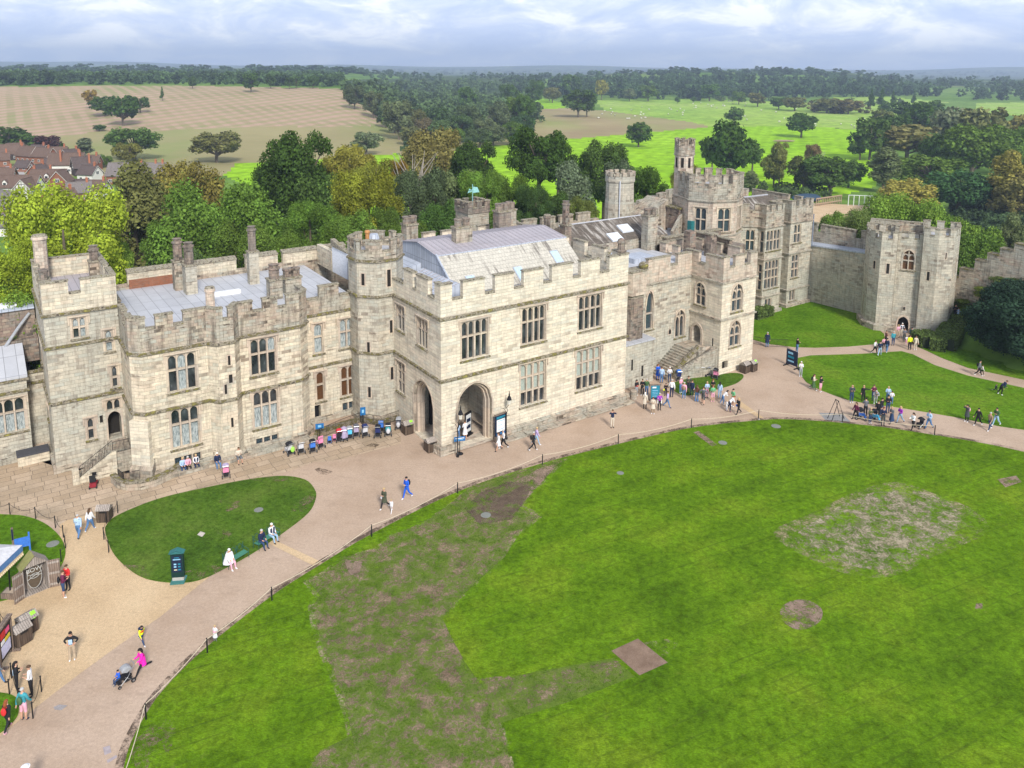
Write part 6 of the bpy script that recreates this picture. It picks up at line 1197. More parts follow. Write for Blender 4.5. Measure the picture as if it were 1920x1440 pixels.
# pushchairs
def pushchair(px,py,rz,hood,seat,label,bag=None,s=1.,small=False,cover=None,loc=None):
    x,y=at(px,py) if loc is None else loc; r=empty('pushchair' if not small else 'toddler_trike',(x,y,.0),rz,label,'pushchair' if not small else 'trike','parked pushchairs and trikes'); r.scale=(s,s,s)
    mb=MB()
    for q in(-1,1): mb.tube([(q*.24,-.38,.1),(q*.22,.1,.45),(q*.21,.5,1.02)],.016,5); mb.tube([(q*.24,.36,.12),(q*.22,-.05,.5)],.016,5)
    mb.tube([(-.21,.5,1.02),(.21,.5,1.02)],.022,6); mb.tube([(-.24,.36,.12),(.24,.36,.12)],.014,5); mb.build('frame',M_STEEL if not small else seat,r)
    for q,w,rr in((-.26,-.38,.09),(.26,-.38,.09),(-.27,.36,.13),(.27,.36,.13)):
        mb=MB(); mb.tube([(q-.03,w,rr),(q+.03,w,rr)],rr,12,0); mb.tube([(q-.035,w,rr),(q+.035,w,rr)],rr*.5,8,1); mb.build('wheel',[M_RUBBER,M_STEEL],r)
    mb=MB(); mb.prism([(-.2,-.25),(.2,-.25),(.2,.15),(-.2,.15)],[.42,.42,.38,.38],[.52,.52,.46,.46]); mb.prism([(-.2,.12),(.2,.12),(.2,.20),(-.2,.20)],.4,[.95,.95,1.0,1.0]); mb.box(-.19,-.42,.2,.19,-.24,.26); mb.prism([(-.19,-.32),(.19,-.32),(.19,-.24),(-.19,-.24)],.22,.48); mb.build('seat',seat,r)
    if hood:
        mb=MB()
        for j in range(5):
            a0,a1=R(20+28*j),R(20+28*(j+1))
            for i in range(6):
                b0,b1=-.22+.44*i/6,-.22+.44*(i+1)/6; f=lambda a,b:(b,.08-.30*math.cos(a)*.95,.78+.30*math.sin(a)*(1-.3*(b/.22)**4)); mb.face([f(a0,b0),f(a0,b1),f(a1,b1),f(a1,b0)])
        for q in(-.22,.22): mb.face([(q,.08,.72)]+[(q,.08-.285*math.cos(R(20+28*j)),.78+.21*math.sin(R(20+28*j))) for j in range(6)])
        mb.build('hood',hood,r)
    mb=MB(); mb.prism([(-.19,-.05),(.19,-.05),(.17,.32),(-.17,.32)],.16,[.32]*4); mb.build('basket',M_RUBBER,r)
    if cover: mb=MB(); mb.lathe((0,0),[(.36,.25),(.34,.6),(.25,1.0),(.08,1.12)],10,0); mb.build('draped_dress',cover,r)
    if bag: x2,y2=x-math.sin(rz)*.62*s,y+math.cos(rz)*.62*s; b=empty('bag',(x2,y2,.45),rz,'bag hanging on the %s'%label.split(' with')[0].split(' hung')[0],'bag'); mb=MB(); mb.ico((0,0,.22),.24,2,0,(.8,.6,1.1),.06); mb.build('sack',bag,b); mb=MB(); mb.tube([(-.1,0,.44),(0,0,.6),(.1,0,.44)],.012,4); mb.build('handle',bag,b)
    return r
c_=lambda *a:plain(a,.8)
BK=c_(.015,.015,.02); NV=c_(.02,.03,.12); GRY=c_(.12,.12,.14); LIL=c_(.38,.32,.46); TL=c_(.05,.35,.4); PK=c_(.75,.25,.42); CY=c_(.1,.5,.75); RD=c_(.6,.03,.05); SIL=c_(.30,.31,.33); CRM=c_(.34,.28,.21); LG=c_(.35,.7,.1); WH=c_(.55,.55,.58); BL=c_(.05,.18,.6); GN=c_(.1,.4,.2)
for a in [(542,851,3.9,BK,WH,'black pushchair with a white seat and green basket cloth, leftmost by the ledge',LG),(564,848,3.6,CRM,WH,'cream-hooded pushchair second from the left by the ledge'),(586,846,3.6,BK,BL,'black pushchair with a blue lap cover near the ledge end'),(600,838,3.8,None,PK,'pink spotted pushchair beside the black and blue one'),
 (618,830,3.4,None,BL,'small blue and orange trike below the railing'),(627,826,3.4,None,PK,'small pink trike below the railing'),(636,826,3.5,RD,BK,'red-hooded pushchair in the row below the railing'),(645,824,3.4,None,LIL,'pushchair draped in a lilac dress below the railing'),(655,821,3.5,SIL,CY,'silver-hooded pushchair with a cyan fan pattern'),(668,817,3.4,GRY,LIL,'dark grey pushchair with a lilac seat'),(684,817,3.6,NV,WH,'navy pushchair with a white and pink bag by the turret railing'),
 (709,818,3.2,BK,NV,'black folded pushchair beside the turret railing'),(715,808,3.2,None,BL,'blue pushchair half hidden behind the black folded one'),(728,815,3.3,BK,TL,'teal pushchair hung with white bags by the turret railing',WH),(748,803,3.2,SIL,GRY,'grey pushchair with white carrier bags beside the bin',WH),
 (424,893,3.5,LIL,PK,'pushchair covered with a purple tartan blanket beside the seated man in navy'),
 (1272,712,3.2,BL,NV,'blue pushchair leftmost beside the rubble stair wall'),(1291,706,3.3,BK,GRY,'grey-seated black pushchair second from the left by the rubble stair wall'),(1303,705,3.4,BK,NV,'black pushchair with a navy seat third by the rubble stair wall'),(1314,704,3.3,BK,GRN and c_(.2,.2,.05),'black pushchair with an olive seat fourth by the rubble stair wall'),(1325,704,3.4,GRY,BK,'grey-hooded pushchair fifth by the rubble stair wall'),(1342,709,2.6,BK,PK,'pink-seated pushchair tipped on the small stair lawn'),
 (1640,789,1.2,BK,CY,'pushchair with light blue cover inside the right-hand group'),(1614,786,1.2,BK,BL,'black pushchair at the left of the right-hand group')]:
    pushchair(*a[:6],bag=a[6] if len(a)>6 else None,small='trike' in a[5],s=.7 if 'trike' in a[5] else 1.13,cover=LIL if 'dress' in a[5] else None)
pushchair(1725,802,-1.22,BK,BK,'black pushchair with a hand frame pushed along the right path'); _x,_y=at(269,1262); PCH=pushchair(0,0,-.735,SIL,BK,'silver-hooded pushchair pushed by the running woman in pink',loc=(_x-.67*1.02,_y-.74*1.02))
# mobility scooter
x,y=at(176,912); r=empty('mobility_scooter',(x,y,0),R(200),'dark red mobility scooter parked below the entrance steps','mobility scooter'); mb=MB(); mb.box(-.25,-.5,.16,.25,.5,.3,0); mb.box(-.24,.1,.3,.24,.5,.5,0); mb.tube([(0,-.42,.3),(0,-.5,.95)],.03,6,1); mb.tube([(-.25,-.5,.95),(.25,-.5,.95)],.02,5,1); mb.box(-.15,-.66,.7,.15,-.53,.92,1); mb.build('body',[plain((.25,.02,.03)),M_BLACK],r)
mb=MB(); mb.box(-.22,.0,.58,.22,.42,.68); mb.box(-.22,.38,.68,.22,.46,1.15); mb.tube([(0,.2,.45),(0,.2,.6)],.05,6); mb.build('seat',M_RUBBER,r)
for a,b in((-.25,-.42),(.25,-.42),(-.25,.4),(.25,.4)): mb=MB(); mb.tube([(a-.05,b,.13),(a+.05,b,.13)],.13,12); mb.build('wheel',M_RUBBER,r)
# cabinet with open doors
x,y=at(70,1112); rz=rotd(38,1120,98,1095); r=empty('wooden_cabinet',(x,y,0),rz,'weathered gabled wooden cabinet with open plank doors and a carved sign inside','cabinet')
mb=MB(); mb.box(-.75,.0,0,-.68,.75,1.95); mb.box(.68,.0,0,.75,.75,1.95); mb.box(-.68,.68,0,.68,.75,1.95); mb.box(-.75,0,0,.75,.75,.07); mb.face([(-.75,0,1.95),(.75,0,1.95),(0,0,2.6)]); mb.face([(.75,.75,1.95),(-.75,.75,1.95),(0,.75,2.6)]); mb.build('case',M_WGREY,r)
mb=MB(); mb.face([(-.85,-.12,1.88),(0,-.12,2.68),(0,.85,2.68),(-.85,.85,1.88)]); mb.build('roof',plain((.24,.24,.09),.9),r); mb=MB(); mb.face([(0,-.12,2.68),(.85,-.12,1.88),(.85,.85,1.88),(0,.85,2.68)]); mb.build('roof',M_WGREY,r)
for s in(-1,1):
    d=MB(); a=(s*.75,0); e=(s*.75+s*.62,-.28); 
    u_=Vector((e[0]-a[0],e[1]-a[1])); L=u_.length; u_.normalize(); c=((a[0]+e[0])/2,(a[1]+e[1])/2); d.obox(c,(u_.x,u_.y),L/2,.025,.02,1.95,0)
    for z in(.18,.95,1.7): d.obox((c[0]-u_.y*s*.0,c[1]-.0),(u_.x,u_.y),L/2-.02,.045,z,z+.14,1)
    d.build('door',[M_WBR,M_WGREY],r)
mb=MB(); A_=[(.42*math.sin(t)*(1 if i%2==0 else 1),1.05-.0+.8*math.cos(t)) for i,t in enumerate([2*math.pi*k/20 for k in range(20)])]; mb.face([(a,.3,z) for a,z in A_]); mb.build('carved_sign',plain((.10,.075,.05)),r)
mb=MB(); mb.tube([(a,.28,z) for a,z in A_+[A_[0]]],.022,5); mb.tube([(-.42,.26,.95),(.42,.26,1.3)],.02,5); mb.tube([(-.42,.26,1.3),(.42,.26,1.05)],.02,5); mb.tube([(.26*math.cos(t),.26,1.12+.16*math.sin(t)) for t in[2*math.pi*k/12 for k in range(13)]],.02,5); mb.build('carving',plain((.42,.42,.40),.5),r)
textobj('BOW',.38,plain((.55,.55,.52)),r,(0,.27,1.42))
x,y=at(103,1096); r=empty('leaflet_board',(x,y,0),rz+.3,'white poster A-board with pink and blue shapes beside the wooden cabinet','sign'); panel(r,0,.75,1.15,.05,.35,M_WHITE,[(.15,.35,.5,.75,LBLUE),(.5,.4,.85,.9,PINKM)]); mb=MB(); mb.box(-.36,-.03,0,-.3,.3,.36); mb.box(.3,-.03,0,.36,.3,.36); mb.build('legs',M_WGREY,r)
# poster board and stall canopy at the left edge
x,y=at(12,1238); rz=rotd(4,1245,24,1215); r=empty('poster_board',(x,y,0),rz,'wooden framed poster board with red and white posters at the left edge','notice board'); panel(r,0,1.35,1.9,.12,.3,M_BLACK,[(.12,.68,.5,.9,RED),(.55,.70,.85,.85,PINKM),(.12,.1,.85,.45,plain((.6,.6,.8))),(.12,.5,.4,.62,M_WHITE),(.45,.5,.85,.6,YEL)]); mb=MB(); mb.box(-.78,-.1,0,-.68,.1,2.3); mb.box(.68,-.1,0,.78,.1,2.3); mb.box(-.85,-.14,2.25,.85,.14,2.36); mb.box(-.8,-.45,0,-.66,.45,.12); mb.box(.66,-.45,0,.8,.45,.12); mb.build('frame',M_WBR,r)
x,y=at(20,1118); r=empty('stall_canopy',(x,y,0),0,'white canopy with a blue valance on a post in a wooden tub','canopy')
mb=MB(); mb.tube([(0,0,.3),(.1,.0,3.2)],.045,8); mb.build('pole',M_BLACK,r); mb=MB(); mb.prism([(-.42,-.35),(.42,-.35),(.42,.35),(-.42,.35)],0,.42,0); mb.prism([(-.34,-.27),(.34,-.27),(.34,.27),(-.34,.27)],.42,.43,1); mb.build('planter',[M_WBR,plain((.45,.36,.28))],r)
ax=[ (42,1020,3.3),(-60,1110,3.3)]; a=Vector((*at(42,1022,3.3),3.3)); b=Vector((*at(-40,1100,3.2),3.2)); n_=Vector((-(b-a).y,(b-a).x,0)).normalized(); 
if n_.x>0: n_=-n_
ctr=Vector((x,y,0)); mb=MB(); pk=(a+b)/2+n_*1.6+Vector((0,0,.9)); c2=a+n_*3.2; d2=b+n_*3.2; 
for tri in((a,b,pk),(b,d2,pk),(d2,c2,pk),(c2,a,pk)): mb.face([tuple(v-ctr) for v in tri])
mb.build('canopy',WH,r); mb=MB(); dn=Vector((0,0,-.42))
mb.face([tuple(v-ctr) for v in(a,b,b+dn,a+dn)]); mb.face([tuple(v-ctr) for v in(a,c2,c2+dn,a+dn)]); mb.build('valance',plain((.09,.20,.42)),r)
mb=MB(); mb.face([tuple(v-ctr) for v in(a+dn,b+dn,b+dn*1.45,a+dn*1.45)]); 
for k in range(26): p=a+(b-a)*(k+.5)/26+dn*1.0; mb.ico(tuple(p-ctr+Vector((0,0,-.2))),.09,1)
mb.build('fringe',plain((.62,.50,.32)),r)
x,y=at(28,1052); r=empty('wooden_chair',(x,y,0),.5,'blue-backed wooden post and seat behind the white canopy','chair'); mb=MB(); mb.box(-.06,-.06,0,.06,.06,2.5,0); mb.box(-.05,-.07,1.6,.05,-.05,2.4,2); mb.box(.9,-.05,0,1.0,.05,1.9,1); mb.box(.06,-.02,.9,.9,.02,1.6,1); mb.build('panel',[M_WBR,BL,NAVY],r)
# cup holders on the wall, stone trough by the cellar door
x,y=at(1188,748); mb=MB(); mb.lathe((0,0),[(.35,0),(.36,.9),(.3,.95)],12); mb.build('stone_bollard',S_OLD,loc=(x,y,0),label='stout stone block at the right end of the main block beside the cellar door',cat='bollard')
x,y=at(815,860); 
for px,py,l in((824,850,'rough base boulder at the porch corner'),(1178,745,'rough stone heap at the right foot of the main block')):
    x,y=at(px,py); mb=MB(); mb.ico((0,0,.2),.5,2,0,(1.2,.7,.7),.15); mb.build('boulder',S_OLD,loc=(x,y,0),label=l,cat='boulder')
# far park structures
x,y,g=hit(1600,405); r=empty('arena_ground',(x,y,g),0,'sandy arena with a wooden barrier beyond the end wing','arena')
P=[hit(*p)[:2] for p in((1520,382),(1655,388),(1610,425),(1500,430))]; zz=g+.3; mb=MB(); mb.prism([(p[0]-x,p[1]-y) for p in P[::-1]],-3,.3); mb.build('sand',M_SAND,r)
mb=MB(); a,b=hit(1530,388)[:2],hit(1577,381)[:2]
for k in range(15): t=k/14; mb.box(a[0]-x+(b[0]-a[0])*t-.12,a[1]-y+(b[1]-a[1])*t-.12,0,a[0]-x+(b[0]-a[0])*t+.12,a[1]-y+(b[1]-a[1])*t+.12,3.2)
for z in(1.0,3.0): mb.tube([(a[0]-x,a[1]-y,z),(b[0]-x,b[1]-y,z)],.25,6)
mb.build('barrier',plain((.35,.25,.17)),r); mb=MB()
a,b=hit(1590,387)[:2],hit(1640,389)[:2]
for k in range(6): t=k/5; mb.box(a[0]-x+(b[0]-a[0])*t-.12,a[1]-y+(b[1]-a[1])*t-.12,0,a[0]-x+(b[0]-a[0])*t+.12,a[1]-y+(b[1]-a[1])*t+.12,4.2)
mb.tube([(a[0]-x,a[1]-y,4.2),(b[0]-x,b[1]-y,4.2)],.14,6); mb.build('white_frame',plain((.6,.66,.62)),r)
x,y,g=hit(1512,378); mb=MB(); mb.ico((0,0,1.2),3.6,2,0,(1.6,.8,.55),.05,-.3); mb.build('covered_stack',plain((.03,.06,.10)),loc=(x,y,g),label='dark blue covered heap beyond the end wing roof',cat='heap')
x,y,g=hit(1470,266); mb=MB(); mb.ico((0,0,.6),4.,2,0,(1.9,.7,.2),.1,-.2); mb.build('log_pile',plain((.28,.2,.14)),loc=(x,y,g),label='low log pile on the bright pasture below the lone oak',cat='log pile')
# sheep
mb=MB(); mb.ico((0,0,.75),.42,1,0,(1.6,.8,.85)); mb.ico((.75,0,.95),.18,1,1,(1.3,.8,.9))
for a,b in((.4,.18),(.4,-.18),(-.4,.18),(-.4,-.18)): mb.tube([(a,b,0),(a,b,.5)],.06,4,1)
shm=mb.mesh('sheep'); shm.materials.append(c_(.7,.68,.6)); shm.materials.append(c_(.25,.22,.2)); g=np.random.default_rng(4)
SHP=[(1115,200,1290,225,26,'on the pale pasture right of the brown field'),(1290,190,1420,205,22,'on the far pale pasture above the big spreading oak'),(1460,215,1640,240,10,'around the lone oak'),(1380,205,1500,230,8,'left of the lone oak')]
for x0,y0,x1,y1,n,w in SHP:
    for k in range(n):
        px,py=g.uniform(x0,x1),g.uniform(y0,y1); x,y,z=hit(px,py); o=bpy.data.objects.new('sheep',shm); COL.objects.link(o); o.location=(x,y,z); o.rotation_euler=(0,0,g.uniform(0,6.28)); o.scale=(1.7,)*3; tag(o,'tiny white sheep grazing %s'%w,'sheep','sheep grazing on the pastures')
# ---------- village houses at the left
T_RF=[tiles('brown_tiles',(.13,.085,.065),(.17,.115,.09)),tiles('dark_tiles',(.09,.065,.06),(.13,.10,.09)),tiles('grey_tiles',(.17,.15,.14),(.22,.19,.18))]
M_RB=S_BRICK; M_REND=plain((.72,.70,.66),.8); M_TIM=plain((.05,.035,.03),.8); M_CHB=plain((.40,.15,.08),.9)
def house(px,py,L,D,he,hr,rz,wall,roof,label,chim=((.2,0),),wins=((0,2),),dorm=0,timber=False,gable_wall=None):
    L,D,he,hr=L*.85,D*.85,he*.82,hr*.82; x,y,g=hit(px,py); r=empty('house',(x,y,g),rz,label,'house','village houses at the left'); mb=MB()
    for p,q in(((-L/2,-D/2),(L/2,-D/2)),((L/2,-D/2),(L/2,D/2)),((L/2,D/2),(-L/2,D/2)),((-L/2,D/2),(-L/2,-D/2))): mb.face([(*p,-3),(*q,-3),(*q,he),(*p,he)])
    for s in(-1,1): mb.face([(s*L/2,-D/2,he),(s*L/2,D/2,he),(s*L/2,0,hr)][::s],1)
    mb.build('wall',[wall,gable_wall or wall],r)
    mb=MB(); o=.5
    for s in(-1,1):
        k=(hr-he)/(D/2); mb.face([(-L/2-o,s*(D/2+o),he-k*o),(L/2+o,s*(D/2+o),he-k*o),(L/2+o,0,hr+.12),(-L/2-o,0,hr+.12)][::-s or 1]); mb.face([(-L/2-o,s*(D/2+o),he-k*o-.2),(L/2+o,s*(D/2+o),he-k*o-.2),(L/2+o,0,hr-.1),(-L/2-o,0,hr-.1)])
        for e in(-1,1): mb.face([(e*(L/2+o),s*(D/2+o),he-k*o-.2),(e*(L/2+o),s*(D/2+o),he-k*o),(e*(L/2+o),0,hr+.12),(e*(L/2+o),0,hr-.1)],1)
    mb.tube([(-L/2-o,0,hr+.14),(L/2+o,0,hr+.14)],.14,5); mb.build('roof',[roof,M_REND],r)
    for cx,cy in chim: mb=MB(); mb.box(cx*L-.36,cy*D-.36,he,cx*L+.36,cy*D+.36,hr+1.2); mb.box(cx*L-.45,cy*D-.45,hr+1.2,cx*L+.45,cy*D+.45,hr+1.4); mb.lathe((cx*L-.17,cy*D),[(.12,hr+1.4),(.1,hr+1.8)],6); mb.lathe((cx*L+.17,cy*D),[(.12,hr+1.4),(.1,hr+1.8)],6); mb.build('chimney',M_CHB,r)
    P=Plane((-L/2,-D/2),(L/2,-D/2)); n=max(2,int(L/3.2))
    for row,z in enumerate((1.,3.7)):
        if z+1.3>he: continue
        for i in range(n):
            xx=L*(i+.5)/n; mb=MB(); P.box(mb,xx-.65,xx+.65,z,z+1.2,-.06,.02,0); P.box(mb,xx-.55,xx-.05,z+.1,z+1.1,-.075,-.05,1); P.box(mb,xx+.05,xx+.55,z+.1,z+1.1,-.075,-.05,1); mb.build('window',[M_WHITE,M_GLASS],r)
    Q=Plane((L/2,-D/2),(L/2,D/2))
    for Qp in(Q,Plane((-L/2,D/2),(-L/2,-D/2))):
        mb=MB(); Qp.box(mb,D/2-.8,D/2+.8,he-.6,he+.9,-.06,.02,0); Qp.box(mb,D/2-.65,D/2-.08,he-.45,he+.75,-.08,-.05,1); Qp.box(mb,D/2+.08,D/2+.65,he-.45,he+.75,-.08,-.05,1); mb.build('window',[M_WHITE,M_GLASS],r)
        if timber:
            mb=MB()
            for k in range(1,6): 
                a=D*k/6; top=he+(hr-he)*(1-abs(a-D/2)/(D/2)); Qp.box(mb,a-.09,a+.09,.3,top-.1,-.04,.01)
            for z in(1.8,he-.1,he+1.6): w=D/2 if z<he else D/2*(1-(z-he)/(hr-he)); Qp.box(mb,D/2-w,D/2+w,z,z+.18,-.05,.0)
            mb.build('timber_frame',M_TIM,r)
    for i in range(dorm):
        xx=-L/2+L*(i+.7)/(dorm+.4); z=he+.6; mb=MB(); y0=-D/2+.5; mb.box(xx-.8,y0,he-.3,xx+.8,y0+2.2,z+.9,0); mb.face([(xx-1.,y0-.2,z+.85),(xx,y0-.2,z+1.9),(xx,y0+3,z+1.9),(xx-1,y0+3,z+.85)],1); mb.face([(xx,y0-.2,z+1.9),(xx+1,y0-.2,z+.85),(xx+1,y0+3,z+.85),(xx,y0+3,z+1.9)],1); mb.face([(xx-.8,y0,z+.9),(xx+.8,y0,z+.9),(xx,y0,z+1.75)],0); mb.box(xx-.5,y0-.06,he+.1,xx+.5,y0,z+.7,2); mb.build('dormer',[M_REND,roof,M_GLASS],r)
    return r
H=H
house(95,354,15,8.5,5.2,9.6,R(8),M_RB,T_RF[0],'red brick house with a white dormer in the middle of the village',((-.45,.1),(.0,.2)),dorm=1)
house(116,357,8.5,8,5.2,9.8,R(98),M_RB,T_RF[0],'red brick gabled cross wing facing the castle',(),)
house(20,366,26,9,4.8,9.4,R(3),M_REND,T_RF[0],'long low brown-roofed house with three dormers at the left edge',(),dorm=3)
house(52,370,9,7.5,4.6,8.8,R(95),M_REND,T_RF[0],'black and white timbered gable with brick side, below the dormered house',(),timber=True)
house(10,396,20,9,4.2,8.8,R(-28),M_RB,T_RF[2],'grey-tiled house nearest the left edge below the timbered gable',()); house(34,400,12,8,4.0,8.2,R(-40),M_RB,T_RF[2],'grey-tiled hipped outbuilding beside the lime tree',())
house(128,324,17,9,5.6,11.2,R(10),M_REND,T_RF[0],'white-gabled house with tall orange brick chimneys',((-.12,-.35),(.42,-.2),(.3,.3)),gable_wall=M_REND)
house(155,328,9,8,5.,10,R(40),M_TIM,T_RF[1],'black boarded house with a roof window between orange chimneys',((.35,-.3),))
house(84,306,13,8,5.,9.6,R(-18),M_RB,T_RF[0],'brown-roofed house with white pointed porches in the upper village',((.3,0),)); house(55,304,13,8,5.,10,R(-25),M_RB,T_RF[0],'brown-roofed house behind the purple-leaved beech',((-.4,0),)); house(15,299,17,9,4.6,9.6,R(5),M_TIM,T_RF[0],'long timbered house in front of the dark trees at the left edge',((.5,0),),timber=True)
house(98,318,7,6,3.6,6.5,R(-5),M_RB,T_RF[1],'small dark-roofed brick outbuilding in the village centre',()); house(47,321,8,6,3.,6.,R(-10),M_RB,T_RF[1],'small gabled brick garage pair beside the parked car',())
house(262,343,28,10,5.,10.4,R(4),M_RB,T_RF[2],'long grey-roofed building behind the olive poplar',((.05,0),(.3,0),(.42,0))); house(150,352,7,5,3.2,4.2,R(6),M_REND,T_RF[1],'low white flat-roofed building right of the brick house',())
house(6,440,10,7,4.,7.6,R(20),M_REND,T_RF[2],'white house peeping out at the left edge above the bright trees',())
for i,(px,py,L,rz,rf,wl,l) in enumerate([(2,312,9,30,0,0,'small tiled cottage at the left edge beside the yard'),(75,296,10,-12,1,0,'brick cottage under the purple beech'),(112,300,9,15,0,1,'pale rendered cottage behind the tall-chimneyed house'),(135,305,9,60,1,0,'small gabled brick cottage behind the boarded house'),(172,318,9,5,0,0,'brick cottage right of the boarded house'),(170,340,9,-15,1,1,'pale cottage below the brick cottage by the poplar'),(75,338,8,80,1,0,'narrow brick gable between the garages and the red house'),(8,345,10,15,0,0,'brown-roofed cottage above the dormered house'),(30,292,9,40,0,1,'white cottage under the dark trees at the left edge'),(150,376,9,30,2,0,'grey-roofed cottage half hidden by the lime trees'),(75,412,10,-30,2,0,'lowest grey-tiled cottage among the lime trees'),(185,372,8,0,0,1,'white-walled cottage beside the olive poplar'),(120,392,9,60,0,0,'brick cottage end showing between the lime trees')]):
    house(px,py,L,7.5,4.6,8.4,R(rz),(M_RB,M_REND)[wl],T_RF[rf],l,((.35,0),))
x,y,g=hit(17,318); r=empty('parked_car',(x,y,g),.3,'small pale blue parked car beside the village garages','car'); mb=MB(); mb.box(-2.1,-.85,.35,2.1,.85,.85); mb.prism([(-1.3,-.75),(1.3,-.75),(1.3,.75),(-1.3,.75)],.85,1.4); mb.build('body',plain((.55,.62,.75),.3),r)
mb=MB(); mb.box(-1.2,-.77,.9,1.2,.77,1.3); mb.build('window',M_GLASS,r)
for a in(-1.3,1.3):
    for b in(-.8,.8): mb=MB(); mb.tube([(a,b-.1,.33),(a,b+.1,.33)],.33,10); mb.build('wheel',M_RUBBER,r)
sheet('village_yard',[hit(*p)[:2] for p in((5,320),(45,322),(50,338),(5,336))],float(g)+.05,plain((.4,.38,.36)),False,0,False)
# ---------- people: one skinned body each, coloured by body region
SKINM=plain((.55,.32,.22),.6); SKIND=plain((.28,.15,.09),.6)
HAIR={'br':c_(.09,.05,.025),'bk':c_(.015,.012,.012),'bl':c_(.50,.36,.18),'gr':c_(.45,.44,.43),'rd':c_(.25,.07,.02),'wh':c_(.70,.68,.65)}
PC={'bk':c_(.015,.015,.018),'nv':c_(.015,.025,.07),'gy':c_(.14,.15,.17),'lg':c_(.35,.37,.4),'wh':c_(.75,.75,.77),'cr':c_(.62,.55,.45),'bg':c_(.45,.36,.26),'jn':c_(.09,.19,.38),'lj':c_(.30,.45,.62),'dj':c_(.03,.06,.14),'bl':c_(.02,.12,.65),'lb':c_(.40,.55,.75),'tl':c_(.05,.30,.36),'gn':c_(.06,.13,.05),'mg':c_(.15,.45,.22),'ol':c_(.10,.11,.06),'mr':c_(.13,.02,.06),'rd':c_(.65,.03,.03),'hp':c_(.85,.02,.42),'pk':c_(.75,.40,.50),'lp':c_(.48,.38,.65),'pp':c_(.30,.03,.42),'yl':c_(.75,.85,.02),'or':c_(.60,.22,.05),'br':c_(.13,.05,.04),'tn':c_(.30,.22,.14),'dg':c_(.06,.07,.075),'ov':c_(.07,.08,.05),'sk':None}
